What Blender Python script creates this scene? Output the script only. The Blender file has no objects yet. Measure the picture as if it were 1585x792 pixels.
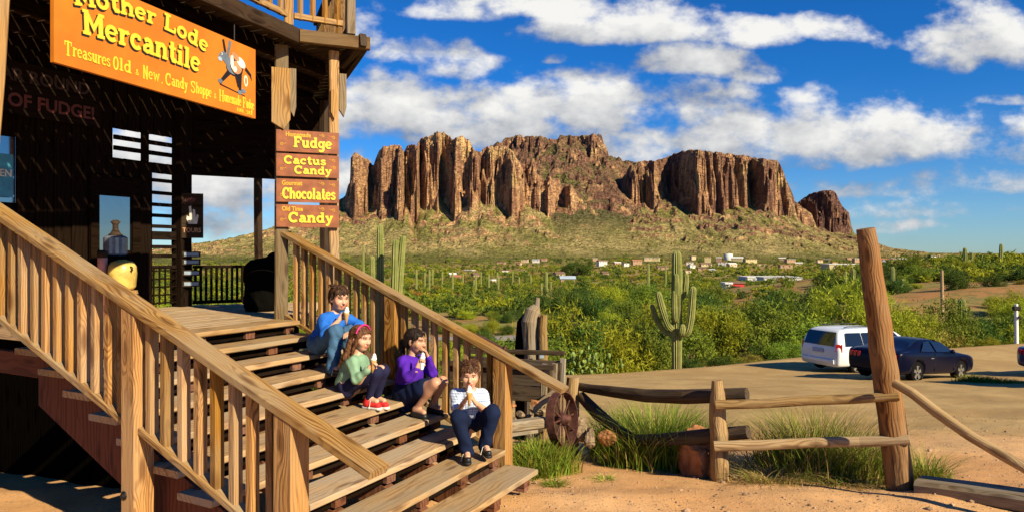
import bpy, bmesh, math, random
import numpy as np
from mathutils import Vector, Matrix, Quaternion
R = math.radians
rng = np.random.default_rng(7)
random.seed(7)
scene = bpy.context.scene
COL = scene.collection

# ------------------------------------------------------------------ camera, sky, sun, exposure
FPX = 1065.0                       # focal length in pixels of the 1585 px wide photograph
EYE = 1.847
cam_d = bpy.data.cameras.new('camera')
cam_d.sensor_width = 36.0
cam_d.lens = 36.0 * FPX / 1585.0
cam_d.shift_y = -3.0 / 1585.0
cam_d.clip_start = 0.05
cam_d.clip_end = 40000.0
cam = bpy.data.objects.new('camera', cam_d)
COL.objects.link(cam)
cam.location = (0, 0, EYE)
cam.rotation_euler = (R(90), 0, 0)
scene.camera = cam
scene.render.resolution_x, scene.render.resolution_y = 1024, 511
scene.view_settings.view_transform = 'Standard'
scene.view_settings.look = 'None'
scene.view_settings.exposure = 0.78
scene.view_settings.gamma = 1.0
scene.render.engine = 'CYCLES'
cy = scene.cycles
cy.use_denoising = True
cy.max_bounces = 5
cy.diffuse_bounces = 1
cy.glossy_bounces = 2
cy.transmission_bounces = 3
cy.transparent_max_bounces = 8
cy.caustics_reflective = False
cy.caustics_refractive = False

SUN_EL = R(32)
SXY = Vector((0.70, -0.714)).normalized()
SUN = Vector((SXY.x * math.cos(SUN_EL), SXY.y * math.cos(SUN_EL), math.sin(SUN_EL)))
sd = bpy.data.lights.new('sun', 'SUN')
sd.energy = 5.0
sd.angle = R(0.5)
sd.color = (1.0, 0.87, 0.60)
so = bpy.data.objects.new('sun', sd)
COL.objects.link(so)
so.location = (30, -30, 40)
so.rotation_euler = (-SUN).to_track_quat('-Z', 'Y').to_euler()

class NT:
    """small helper to write node trees"""
    def __init__(s, tree):
        s.t = tree
    def n(s, typ, ins=None, **props):
        nd = s.t.nodes.new(typ)
        for k, v in props.items():
            setattr(nd, k, v)
        for k, v in (ins or {}).items():
            sk = nd.inputs[k]
            if isinstance(v, bpy.types.NodeSocket):
                s.t.links.new(v, sk)
            else:
                sk.default_value = v
        return nd
    def math(s, op, a, b=None, c=None, clamp=False):
        ins = {0: a}
        if b is not None: ins[1] = b
        if c is not None: ins[2] = c
        return s.n('ShaderNodeMath', ins, operation=op, use_clamp=clamp).outputs[0]
    def vmath(s, op, a, b=None, c=None):
        ins = {0: a}
        if b is not None: ins[1] = b
        if c is not None: ins[2] = c
        nd = s.n('ShaderNodeVectorMath', ins, operation=op)
        return nd.outputs['Value'] if op in ('DOT_PRODUCT', 'LENGTH') else nd.outputs[0]
    def mix(s, f, a, b, blend='MIX'):
        nd = s.n('ShaderNodeMix', None, data_type='RGBA', blend_type=blend, clamp_factor=True)
        for k, v in ((0, f), (6, a), (7, b)):
            if isinstance(v, bpy.types.NodeSocket): s.t.links.new(v, nd.inputs[k])
            else: nd.inputs[k].default_value = v if k == 0 or len(v) == 4 else (*v, 1)
        return nd.outputs[2]
    def noise(s, vec, scale, detail=4, rough=.55, dist=0, dims='3D', out='Fac', **kw):
        nd = s.n('ShaderNodeTexNoise', {'Scale': scale, 'Detail': detail, 'Roughness': rough, 'Distortion': dist}, noise_dimensions=dims, **kw)
        if vec is not None: s.t.links.new(vec, nd.inputs['Vector'])
        return nd.outputs[out]
    def ramp(s, f, lo, hi, a=0.0, b=1.0, smooth=True):
        nd = s.n('ShaderNodeMapRange', {0: f, 1: lo, 2: hi, 3: a, 4: b}, interpolation_type='SMOOTHSTEP' if smooth else 'LINEAR')
        return nd.outputs[0]
    def link(s, a, b):
        s.t.links.new(a, b)

# ---- sky: Nishita plus broken cumulus laid out by direction
world = bpy.data.worlds.new('World')
scene.world = world
world.use_nodes = True
wt = world.node_tree
wt.nodes.clear()
W = NT(wt)

def pxu(x): return (x - 792.0) / FPX
def pyv(y): return (393.0 - y) / FPX

CLOUDS = [  # centre and half axes in the 1585 px frame, strength
    (600, 168, 125, 46, 1.0), (760, 190, 150, 40, 1.0), (880, 160, 140, 44, 1.05), (1040, 165, 110, 30, .8),
    (710, 98, 58, 26, .75), (625, 82, 62, 20, .6), (560, 55, 30, 24, .5), (1010, 225, 130, 30, .8), (1160, 215, 150, 40, 1.0),
    (1330, 205, 170, 44, 1.05), (1480, 195, 80, 22, .6), (1075, 92, 84, 27, .9), (1165, 112, 40, 16, .5), (1150, 142, 30, 12, .5),
    (1000, 40, 170, 28, 1.0), (1170, 48, 130, 22, .8), (830, 10, 190, 20, .9), (862, 38, 52, 20, .7), (945, 45, 40, 22, .6),
    (1530, 62, 118, 46, 1.05), (1390, 72, 26, 9, .4), (1235, 150, 60, 14, .35), (1570, 225, 60, 22, .5),
    (1500, 280, 110, 14, .42), (1380, 346, 46, 9, .4), (1420, 318, 90, 10, .2), (345, 280, 140, 48, 1.1), (330, 345, 80, 26, .4), (200, 235, 120, 50, 1.0),
    (1230, 250, 60, 10, .4), (540, 270, 40, 30, .6), (865, 90, 14, 6, .4), (1555, 158, 30, 6, .3), (1330, 290, 100, 8, .2)]

def cloud_density_group():
    g = bpy.data.node_groups.new('cloud_density', 'ShaderNodeTree')
    g.interface.new_socket('P', in_out='INPUT', socket_type='NodeSocketVector')
    g.interface.new_socket('D', in_out='OUTPUT', socket_type='NodeSocketFloat')
    G = NT(g)
    gi = G.n('NodeGroupInput')
    go = G.n('NodeGroupOutput')
    P = gi.outputs[0]
    wv = G.noise(P, 5.0, 3, .5, out='Color')
    wv = G.vmath('MULTIPLY_ADD', wv, (.075, .045, 0), (-.0375, -.0225, 0))
    Q = G.vmath('ADD', P, wv)
    acc = None
    for (x, y, a, b, k) in CLOUDS:
        e = G.vmath('MULTIPLY', G.vmath('SUBTRACT', Q, (pxu(x), pyv(y + b * .25), 0)), (FPX / (a * 1.08), FPX / (b * 1.4), 0))
        e = G.vmath('MINIMUM', e, G.vmath('MULTIPLY', e, (1, 1.8, 1)))
        m = G.math('MULTIPLY_ADD', G.vmath('DOT_PRODUCT', e, e), -0.9 * k, k)
        acc = m if acc is None else G.math('SMOOTH_MAX', acc, m, .25)
    acc = G.math('MAXIMUM', acc, -1.2)
    st = G.vmath('MULTIPLY', P, (1, 1.5, 1))
    n1 = G.noise(st, 11.0, 9, .58)
    n2 = G.noise(st, 26.0, 7, .6)
    bil = G.math('ABSOLUTE', G.math('SUBTRACT', G.noise(st, 15.0, 5, .5), .5))
    d = G.math('ADD', acc, G.math('MULTIPLY', G.math('SUBTRACT', n1, .52), 3.7))
    d = G.math('ADD', d, G.math('MULTIPLY', G.math('SUBTRACT', n2, .5), .95))
    d = G.math('ADD', d, G.math('MULTIPLY', G.math('SUBTRACT', .1, bil), 1.6))
    G.link(d, go.inputs[0])
    return g

tc = W.n('ShaderNodeTexCoord').outputs['Generated']
sx = W.n('ShaderNodeSeparateXYZ', {0: tc})
yy = W.math('MAXIMUM', sx.outputs[1], .08)
P = W.n('ShaderNodeCombineXYZ', {0: W.math('DIVIDE', sx.outputs[0], yy), 1: W.math('DIVIDE', sx.outputs[2], yy), 2: 0.0}).outputs[0]
cg = cloud_density_group()
def dens(vec):
    nd = W.n('ShaderNodeGroup', node_tree=cg)
    W.link(vec, nd.inputs[0])
    return nd.outputs[0]
d0 = dens(P)
d1 = dens(W.vmath('ADD', P, (.012, .048, 0)))
alpha = W.ramp(d0, -.35, .85)
wisp = W.math('MULTIPLY', W.ramp(W.noise(W.vmath('MULTIPLY', P, (1, 3.2, 1)), 3.0, 9, .62, .6), .5, .85), .35)
wisp = W.math('MULTIPLY', wisp, W.ramp(W.n('ShaderNodeSeparateXYZ', {0: P}).outputs[1], .30, .02))
alpha = W.math('MAXIMUM', alpha, wisp)
alpha = W.math('MULTIPLY', alpha, W.ramp(sx.outputs[2], .0, .03))
lit = W.math('ADD', W.math('MULTIPLY', W.math('SUBTRACT', d0, d1), .36), .44)
lit = W.math('SUBTRACT', lit, W.math('MULTIPLY', W.ramp(d0, .9, 2.6), .22))
lit = W.math('ADD', lit, W.math('MULTIPLY', W.math('SUBTRACT', W.noise(P, 16.0, 6, .55), .5), .30), clamp=True)
ccol = W.mix(lit, (.27, .31, .39), (1.0, .99, .96))
sky = W.n('ShaderNodeTexSky', None, sky_type='NISHITA', sun_disc=False, sun_elevation=SUN_EL,
          sun_rotation=math.atan2(SXY.x, SXY.y), altitude=600, air_density=1.0, dust_density=.1, ozone_density=3.2)
hs = W.n('ShaderNodeHueSaturation', {'Hue': .5, 'Saturation': 1.22, 'Value': 1.0, 'Color': sky.outputs[0]})
skyc = W.mix(1.0, hs.outputs[0], W.mix(W.ramp(sx.outputs[2], .02, .26), (.60, .90, 1.30), (.22, .86, 1.42)), 'MULTIPLY')
bg1 = W.n('ShaderNodeBackground', {'Color': skyc, 'Strength': .052})
bg2 = W.n('ShaderNodeBackground', {'Color': ccol, 'Strength': .54})
mx = W.n('ShaderNodeMixShader', {0: alpha, 1: bg1.outputs[0], 2: bg2.outputs[0]})
wo = W.n('ShaderNodeOutputWorld')
W.link(mx.outputs[0], wo.inputs[0])

# ------------------------------------------------------------------ helpers
def K(px, py, Y):
    """point seen at photo pixel (px, py) at depth Y, as real coordinates"""
    return Vector(((px - 792.0) / FPX * Y, Y, EYE - (py - 393.0) / FPX * Y))

TH = R(27.87)
A_ = Vector((-math.cos(TH), math.sin(TH), 0))     # up the stairs (horizontal)
U_ = Vector((math.sin(TH), math.cos(TH), 0))      # along a tread, away from the camera
def S(q, t, z=0.0):
    return A_ * q + U_ * t + Vector((0, 0, z))
ROT_S = math.atan2(U_.y, U_.x)

def link(o, parent=None):
    COL.objects.link(o)
    if parent is not None: o.parent = parent
    return o
def tag(o, label=None, cat=None, group=None, kind=None):
    if label: o['label'] = label
    if cat: o['category'] = cat
    if group: o['group'] = group
    if kind: o['kind'] = kind
    return o
def thing(name, label, cat, loc=(0, 0, 0), rotz=0.0, group=None):
    o = bpy.data.objects.new(name, None)
    o.empty_display_size = .2
    o.location = loc
    o.rotation_euler = (0, 0, rotz)
    link(o)
    return tag(o, label, cat, group)
def copy_tree(o, parent=None):
    c = o.copy()
    COL.objects.link(c)
    if parent is not None: c.parent = parent
    for ch in list(o.children): copy_tree(ch, c)
    return c

class MB:
    """collects shapes with a wood-grain coordinate per vertex, builds ONE mesh object"""
    def __init__(s):
        s.v = []; s.f = []; s.g = []; s.m = []; s.sm = []
    def add(s, verts, faces, grain=None, mat=0, smooth=False):
        b = len(s.v)
        s.v += [tuple(v) for v in verts]
        if grain is None: grain = verts
        s.g += [tuple(g) for g in grain]
        for f in faces:
            s.f.append(tuple(b + i for i in f)); s.m.append(mat); s.sm.append(smooth)
    def beam(s, p0, p1, w, h, up=(0, 0, 1), mat=0, taper=1.0, bev=0.0, jag=0.0, cut0=None, cut1=None):
        """rectangular bar from p0 to p1; w across, h along up; chamfered edges"""
        p0 = Vector(p0); p1 = Vector(p1)
        d = p1 - p0; L = d.length; d.normalize()
        up = Vector(up)
        x = d.cross(up)
        if x.length < 1e-5: x = d.cross(Vector((1, 0, 0)))
        x.normalize(); z = x.cross(d).normalized()
        r = random.random() * 40
        bev = min(bev or min(w, h) * .09, min(w, h) * .3)
        def ring(c, k, off):
            a, b = w / 2 * k, h / 2 * k
            pts = [(-a + bev, -b), (a - bev, -b), (a, -b + bev), (a, b - bev), (a - bev, b), (-a + bev, b), (-a, b - bev), (-a, -b + bev)]
            return [(c + x * i + z * j, (off + r, i + r * 3.1, j + r * 1.7)) for i, j in pts]
        rows = []
        n = max(1, int(L / .35)) if jag else 1
        for i in range(n + 1):
            t = i / n
            c = p0 + d * (L * t)
            if jag and 0 < i < n: c = c + x * random.uniform(-jag, jag) + z * random.uniform(-jag, jag)
            rows.append(ring(c, 1 + (taper - 1) * t, L * t))
        if cut0: rows[0] = [(p + d * cut0(p), g) for p, g in rows[0]]
        if cut1: rows[-1] = [(p + d * cut1(p), g) for p, g in rows[-1]]
        V = [p for rw in rows for p, g in rw]; G = [g for rw in rows for p, g in rw]
        F = []
        for i in range(n):
            for k in range(8):
                F.append((i * 8 + k, i * 8 + (k + 1) % 8, i * 8 + 8 + (k + 1) % 8, i * 8 + 8 + k))
        F.append(tuple(range(7, -1, -1))); F.append(tuple(n * 8 + k for k in range(8)))
        s.add(V, F, G, mat)
        return s
    def box(s, c, size, rz=0.0, mat=0):
        c = Vector(c); a = Vector((math.cos(rz), math.sin(rz), 0)) * size[0] / 2
        return s.beam(c - a, c + a, size[1], size[2], mat=mat)
    def tube(s, pts, rads, n=10, mat=0, smooth=True, rough=0.0, caps=True, ribs=0.0, seed=None):
        """round bar along points with radius per point"""
        pts = [Vector(p) for p in pts]
        if not hasattr(rads, '__len__'): rads = [rads] * len(pts)
        r0 = random.random() * 30
        V = []; G = []; F = []
        L = 0
        prev = None
        ph = [random.uniform(0, 6.28) for _ in range(4)]
        for i, p in enumerate(pts):
            d = (pts[min(i + 1, len(pts) - 1)] - pts[max(i - 1, 0)]).normalized()
            if prev is None:
                x = d.cross(Vector((0.13, 0.21, 1)));
                if x.length < .1: x = d.cross(Vector((1, 0.1, 0)))
            else:
                x = prev - d * prev.dot(d)
            x.normalize(); y = d.cross(x); prev = x
            if i: L += (p - pts[i - 1]).length
            for k in range(n):
                a = 2 * math.pi * k / n
                rr = rads[i]
                if rough: rr *= 1 + rough * (math.sin(2 * a + ph[0] + L * 1.3) * .5 + math.sin(3 * a + ph[1] + L * 2.1) * .4 + math.sin(5 * a + ph[2] - L * 3) * .35 + random.uniform(-.35, .35))
                if ribs: rr *= 1 + (ribs if k % 2 else -ribs)
                V.append(p + (x * math.cos(a) + y * math.sin(a)) * rr)
                G.append((L + r0, math.cos(a) * rads[i] + r0, math.sin(a) * rads[i] + r0 * 1.3))
        m = len(pts)
        for i in range(m - 1):
            for k in range(n):
                F.append((i * n + k, i * n + (k + 1) % n, i * n + n + (k + 1) % n, i * n + n + k))
        s.add(V, F, G, mat, smooth)
        if caps:
            s.add(V[:n], [tuple(range(n - 1, -1, -1))], G[:n], mat, False)
            s.add(V[-n:], [tuple(range(n))], G[-n:], mat, False)
        return s
    def lathe(s, c, prof, n=20, mat=0, axis=(0, 0, 1), smooth=True, cap=True):
        """profile [(radius, height)] turned round an axis through c"""
        c = Vector(c); ax = Vector(axis).normalized()
        x = ax.cross(Vector((0, 1, 0.02)));
        if x.length < .1: x = ax.cross(Vector((1, 0, 0)))
        x.normalize(); y = ax.cross(x)
        V = []; F = []
        for r, h in prof:
            for k in range(n):
                a = 2 * math.pi * k / n
                V.append(c + ax * h + (x * math.cos(a) + y * math.sin(a)) * r)
        for i in range(len(prof) - 1):
            for k in range(n):
                F.append((i * n + k, i * n + (k + 1) % n, i * n + n + (k + 1) % n, i * n + n + k))
        if cap:
            F.append(tuple(range(n - 1, -1, -1))); F.append(tuple((len(prof) - 1) * n + k for k in range(n)))
        s.add(V, F, None, mat, smooth)
        return s
    def prism(s, poly, ext, mat=0):
        """3-D polygon extruded by vector ext"""
        poly = [Vector(p) for p in poly]; e = Vector(ext); n = len(poly)
        r = random.random() * 20
        V = poly + [p + e for p in poly]
        ax = (poly[1] - poly[0]).normalized(); nz = e.normalized(); ay = nz.cross(ax)
        G = [(p.dot(ax) + r, p.dot(ay) + r, p.dot(nz)) for p in V]
        F = [tuple(range(n)), tuple(range(2 * n - 1, n - 1, -1))]
        for k in range(n): F.append((k, n + k, n + (k + 1) % n, (k + 1) % n))
        s.add(V, F, G, mat)
        return s
    def build(s, name, mats, parent=None, fix=True):
        me = bpy.data.meshes.new(name)
        me.from_pydata(s.v, [], s.f)
        at = me.attributes.new('grain', 'FLOAT_VECTOR', 'POINT')
        at.data.foreach_set('vector', np.array(s.g, dtype=np.float32).ravel())
        if not isinstance(mats, (list, tuple)): mats = [mats]
        for m in mats: me.materials.append(m)
        me.polygons.foreach_set('material_index', s.m)
        me.polygons.foreach_set('use_smooth', s.sm)
        if fix:
            bm = bmesh.new(); bm.from_mesh(me)
            bmesh.ops.recalc_face_normals(bm, faces=bm.faces)
            bm.to_mesh(me); bm.free()
        me.update()
        return link(bpy.data.objects.new(name, me), parent)

def npmesh(name, V, F, mats, parent=None, smooth=False, attrs=None, midx=None):
    """mesh object from numpy arrays (all faces with the same corner count)"""
    V = np.asarray(V, dtype=np.float32); F = np.asarray(F, dtype=np.int32)
    me = bpy.data.meshes.new(name)
    k = F.shape[1]
    me.vertices.add(len(V)); me.vertices.foreach_set('co', V.ravel())
    me.loops.add(F.size); me.loops.foreach_set('vertex_index', F.ravel())
    me.polygons.add(len(F))
    me.polygons.foreach_set('loop_start', np.arange(0, F.size, k, dtype=np.int32))
    me.polygons.foreach_set('use_smooth', np.full(len(F), smooth))
    if not isinstance(mats, (list, tuple)): mats = [mats]
    for m in mats: me.materials.append(m)
    if midx is not None: me.polygons.foreach_set('material_index', np.asarray(midx, dtype=np.int32))
    for an, (typ, dom, data) in (attrs or {}).items():
        a = me.attributes.new(an, typ, dom)
        a.data.foreach_set('vector' if typ == 'FLOAT_VECTOR' else 'color' if typ == 'FLOAT_COLOR' else 'value', np.asarray(data, dtype=np.float32).ravel())
    me.update(calc_edges=True)
    me.validate()
    o = bpy.data.objects.new(name, me)
    return link(o, parent)

# numpy gradient noise
_perm = np.random.default_rng(3).permutation(512)
_perm = np.concatenate([_perm, _perm])
_g2 = np.array([[math.cos(a), math.sin(a)] for a in np.linspace(0, 2 * math.pi, 16, endpoint=False)])
def perlin(x, y):
    x = np.asarray(x, float); y = np.asarray(y, float)
    xi = np.floor(x).astype(int); yi = np.floor(y).astype(int)
    xf = x - xi; yf = y - yi
    u = xf ** 3 * (xf * (xf * 6 - 15) + 10); v = yf ** 3 * (yf * (yf * 6 - 15) + 10)
    def gr(i, j):
        h = _perm[(_perm[i & 511] + j) & 511] & 15
        return _g2[h]
    def dp(i, j, a, b):
        g = gr(i, j); return g[..., 0] * a + g[..., 1] * b
    n00 = dp(xi, yi, xf, yf); n10 = dp(xi + 1, yi, xf - 1, yf)
    n01 = dp(xi, yi + 1, xf, yf - 1); n11 = dp(xi + 1, yi + 1, xf - 1, yf - 1)
    return (n00 * (1 - u) + n10 * u) * (1 - v) + (n01 * (1 - u) + n11 * u) * v
def fbm(x, y, o=4, lac=2.03, g=.5):
    a = 1.0; s = 0
    for i in range(o):
        s = s + a * perlin(x + i * 17.3, y - i * 9.1); x = x * lac; y = y * lac; a *= g
    return s
def ridged(x, y, o=3):
    a = 1.0; s = 0
    for i in range(o):
        s = s + a * (1 - 2 * np.abs(perlin(x + i * 31.7, y + i * 5.3))); x = x * 2.1; y = y * 2.1; a *= .5
    return s
def sstep(a, b, x):
    t = np.clip((x - a) / (b - a), 0, 1)
    return t * t * (3 - 2 * t)

# ------------------------------------------------------------------ materials
def new_mat(name):
    m = bpy.data.materials.new(name)
    m.use_nodes = True
    t = m.node_tree
    for nd in list(t.nodes): t.nodes.remove(nd)
    N = NT(t)
    out = N.n('ShaderNodeOutputMaterial')
    b = N.n('ShaderNodeBsdfPrincipled')
    N.link(b.outputs[0], out.inputs[0])
    return m, N, b, out
def attr(N, name, out='Vector'):
    return N.n('ShaderNodeAttribute', None, attribute_name=name).outputs[out]
def bump(N, b, h, strength=.4, dist=.01):
    bp = N.n('ShaderNodeBump', {'Height': h, 'Strength': strength, 'Distance': dist})
    N.link(bp.outputs[0], b.inputs['Normal'])

def wood(name, light, dark, grey=None, greyness=.4, ring=55.0, rough=.75, bumpy=.5, wear=.35):
    """weathered lumber: ring figure along the grain coordinate, cracks, knots, sun-bleached greying"""
    m, N, b, out = new_mat(name)
    g = attr(N, 'grain')
    rnd = N.n('ShaderNodeObjectInfo').outputs['Random']
    g = N.vmath('ADD', g, N.n('ShaderNodeCombineXYZ', {0: N.math('MULTIPLY', rnd, 37.0), 1: N.math('MULTIPLY', rnd, 11.0), 2: N.math('MULTIPLY', rnd, 5.0)}).outputs[0])
    gw = N.vmath('ADD', g, N.vmath('MULTIPLY', N.noise(N.vmath('MULTIPLY', g, (1.1, 3, 3)), 1.6, 2, .5, out='Color'), (0, .11, .11)))
    kn = N.n('ShaderNodeTexVoronoi', {'Vector': N.vmath('MULTIPLY', g, (2.6, 9, 9)), 'Scale': 1.0, 'Randomness': 1.0}).outputs['Distance']
    knot = N.ramp(kn, .30, .08)
    gw = N.vmath('ADD', gw, N.n('ShaderNodeCombineXYZ', {0: 0.0, 1: N.math('MULTIPLY', N.ramp(kn, .55, .1), .03), 2: N.math('MULTIPLY', N.ramp(kn, .55, .1), .03)}).outputs[0])
    s2 = N.vmath('MULTIPLY', gw, (.35, 1, 1))
    ln = N.vmath('LENGTH', N.vmath('MULTIPLY', s2, (.25, 1, 1)))
    wv = N.math('SINE', N.math('MULTIPLY', N.math('ADD', ln, N.math('MULTIPLY', N.noise(N.vmath('MULTIPLY', g, (1.5, 6, 6)), 1.0, 3, .5), .05)), ring * 6.28 / 1.0 * .85))
    ringf = N.math('MULTIPLY', N.ramp(wv, -.35, .98), N.ramp(N.noise(N.vmath('MULTIPLY', g, (.8, 14, 14)), 1.0, 3, .5), .25, .6))
    fib = N.noise(N.vmath('MULTIPLY', g, (4, 120, 120)), 1.0, 4, .6)
    crack = N.ramp(N.noise(N.vmath('MULTIPLY', g, (1.2, 38, 38)), 1.0, 3, .55), .67, .74)
    c = N.mix(ringf, light, dark)
    c = N.mix(N.ramp(fib, .35, .75), c, N.mix(.5, c, dark))
    big = N.noise(N.vmath('MULTIPLY', g, (1.3, 5, 5)), 1.0, 4, .6)
    if grey:
        c = N.mix(N.math('MULTIPLY', N.ramp(big, .38, .66), greyness), c, grey)
    c = N.mix(N.math('MULTIPLY', knot, .75), c, (dark[0] * .45, dark[1] * .4, dark[2] * .4))
    c = N.mix(N.math('MULTIPLY', crack, .7), c, (dark[0] * .25, dark[1] * .25, dark[2] * .25))
    stn = N.ramp(N.noise(N.vmath('MULTIPLY', g, (2.2, 9, 9)), 1.0, 5, .65), .56, .72)
    c = N.mix(N.math('MULTIPLY', stn, .55), c, (dark[0] * .6, dark[1] * .55, dark[2] * .5))
    hs = N.n('ShaderNodeHueSaturation', {'Value': N.math('MULTIPLY_ADD', rnd, wear, 1 - wear * .55), 'Saturation': N.math('MULTIPLY_ADD', rnd, -.2, 1.08), 'Color': c})
    N.link(hs.outputs[0], b.inputs['Base Color'])
    b.inputs['Roughness'].default_value = rough
    b.inputs['Specular IOR Level'].default_value = .2
    h = N.math('SUBTRACT', N.math('MULTIPLY', fib, .5), N.math('MULTIPLY', crack, 1.0))
    h = N.math('SUBTRACT', h, N.math('MULTIPLY', ringf, .25))
    bump(N, b, h, bumpy, .006)
    return m

def plain(name, col, rough=.6, metal=0.0, var=.25, scale=12.0, spec=.4, bumps=.0, coat=0.0):
    m, N, b, out = new_mat(name)
    co = N.n('ShaderNodeTexCoord').outputs['Object']
    n = N.noise(co, scale, 5, .6)
    c = N.mix(N.ramp(n, .3, .7), tuple(x * (1 - var) for x in col), tuple(min(1, x * (1 + var * .6)) for x in col))
    N.link(c, b.inputs['Base Color'])
    b.inputs['Roughness'].default_value = rough
    b.inputs['Metallic'].default_value = metal
    b.inputs['Specular IOR Level'].default_value = spec
    b.inputs['Coat Weight'].default_value = coat
    b.inputs['Coat Roughness'].default_value = .05
    if bumps: bump(N, b, N.noise(co, scale * 4, 5, .6), bumps, .01)
    return m

M = {}
M['rail'] = wood('golden_pine', (0.400, 0.232, 0.080), (0.176, 0.076, 0.020), (.34, .25, .15), .75, 60, bumpy=.7)
M['baluster'] = wood('baluster_pine', (0.432, 0.218, 0.053), (0.208, 0.078, 0.014), (.33, .24, .14), .55, 75, bumpy=.6, wear=.55)
M['newel'] = wood('newel_pine', (0.462, 0.226, 0.052), (0.210, 0.078, 0.014), (.36, .24, .12), .45, 62, bumpy=.8)
M['tread'] = wood('tread_board', (0.447, 0.283, 0.132), (0.258, 0.143, 0.060), (.34, .255, .16), .85, 30, bumpy=.5, wear=.3)
M['deck'] = wood('deck_board', (0.430, 0.279, 0.136), (0.284, 0.164, 0.072), (.42, .31, .19), .7, 30, bumpy=.3)
M['stain'] = wood('red_stained_board', (.15, .042, .020), (.085, .022, .011), None, 0, 30, bumpy=.3)
M['block'] = wood('dark_stained_block', (.20, .080, .040), (.105, .038, .020), (.16, .08, .05), .4, 30, bumpy=.3)
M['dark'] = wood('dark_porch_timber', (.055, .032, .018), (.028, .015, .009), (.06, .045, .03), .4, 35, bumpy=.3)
M['black'] = wood('near_black_boards', (.016, .009, .006), (.008, .005, .003), None, 0, 30, bumpy=.2)  # even near-black wood tone
M['shadeblack'] = wood('shade_black_boards', (.004, .003, .002), (.002, .0015, .001), None, 0, 30, bumpy=.1)  # near-black colour stands in for the shade under the porch
for _k in ('shadeblack', 'black', 'dark'):
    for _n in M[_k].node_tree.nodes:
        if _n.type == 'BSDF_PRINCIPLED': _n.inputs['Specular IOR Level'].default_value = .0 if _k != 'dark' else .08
M['old'] = wood('old_grey_timber', (.27, .20, .12), (.14, .09, .045), (.29, .25, .19), .7, 45, bumpy=.9)
M['olddark'] = wood('old_brown_timber', (.075, .046, .024), (.035, .02, .01), (.10, .075, .05), .5, 40, bumpy=.9)
M['log'] = wood('split_rail_log', (0.377, 0.238, 0.094), (0.180, 0.094, 0.033), (.38, .28, .16), .5, 45, bumpy=1.0)
M['post'] = wood('red_brown_post', (.30, .135, .036), (.12, .045, .011), (.24, .155, .08), .55, 40, bumpy=1.0)
M['porchpost'] = wood('porch_post_pine', (0.425, 0.232, 0.063), (0.204, 0.088, 0.021), (.28, .2, .11), .5, 45, bumpy=.8)
M['greypost'] = wood('weathered_porch_post', (0.200, 0.136, 0.068), (0.104, 0.064, 0.028), (.22, .17, .11), .6, 45, bumpy=.8)
M['beam'] = wood('weathered_beam', (.17, .095, .035), (.07, .034, .013), (.20, .14, .08), .5, 45, bumpy=.8)
M['iron'] = plain('rusty_iron', (.10, .035, .024), .75, .2, .5, 25, bumps=.3)
M['steel'] = plain('black_bolt_steel', (.03, .025, .022), .5, .7, .3)
M['sign'] = plain('orange_sign_paint', (.53, .16, .006), .5, 0, .18, 3)
M['board'] = plain('terracotta_sign_paint', (.26, .078, .026), .65, 0, .30, 9)
M['yellow'] = plain('yellow_letter_paint', (.76, .50, .03), .45, 0, .06)
M['palegold'] = plain('pale_gold_letter_paint', (.60, .31, .015), .5, 0, .06)
M['ink'] = plain('black_letter_paint', (.012, .008, .006), .5, 0, .1)
# ------------------------------------------------------------------ terrain
_LY = np.array([-40, 0, 4, 5.4, 6, 8, 12, 22.8, 26.6, 30, 40, 60])
_LZ = np.array([.3, .08, .02, -.03, -.17, -.42, -.92, -2.26, -2.72, -2.95, -3.15, -3.3])
_VY = np.array([-40, 10, 15, 25, 40, 60, 100, 300, 1000, 1500, 20000])
_VZ = np.array([0, -1.7, -2.5, -3.9, -4.8, -5.4, -6.8, -11.0, -18.0, -18.5, -30])
_EX = np.array([-60, -20, -8, -3, 0, 1.8, 13.6, 27.5, 60])
_EY = np.array([9, 10, 11.5, 15, 22, 24.8, 32, 37, 46])  # darker wood on these rails paints in their shaded sides
def lot_edge(x): return np.interp(x, _EX, _EY)
def gz(x, y):
    """ground height"""
    x = np.asarray(x, float); y = np.asarray(y, float)
    lot = np.interp(y, _LY, _LZ)
    val = np.interp(y, _VY, _VZ)
    d = y - lot_edge(x)
    z = lot + (val - lot) * sstep(-.3, 7, d)
    und = fbm(x / 38, y / 38, 3) * 1.3 * sstep(3, 30, d)
    z = z + und
    z = z + 7.4 * np.exp(-((x - 82) / 36) ** 2 - ((y - 122) / 44) ** 2) + 2.6 * np.exp(-((x - 45) / 30) ** 2 - ((y - 75) / 22) ** 2)
    z = np.where(y > 40, z + (-9.0 + 0 * z - z) * np.exp(-((x - 61.5) / 16) ** 4 - ((y - 189) / 22) ** 4), z)
    near = sstep(40, 8, np.abs(y)) * sstep(2, -2, d)
    z = z + (fbm(x * .9, y * .9, 3) * .045 + fbm(x * 3.5, y * 3.5, 2) * .012) * near
    return z
def gz1(x, y): return float(gz(np.array([x]), np.array([y]))[0])

def lerp(a, b, t): return a + (b - a) * t

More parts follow.
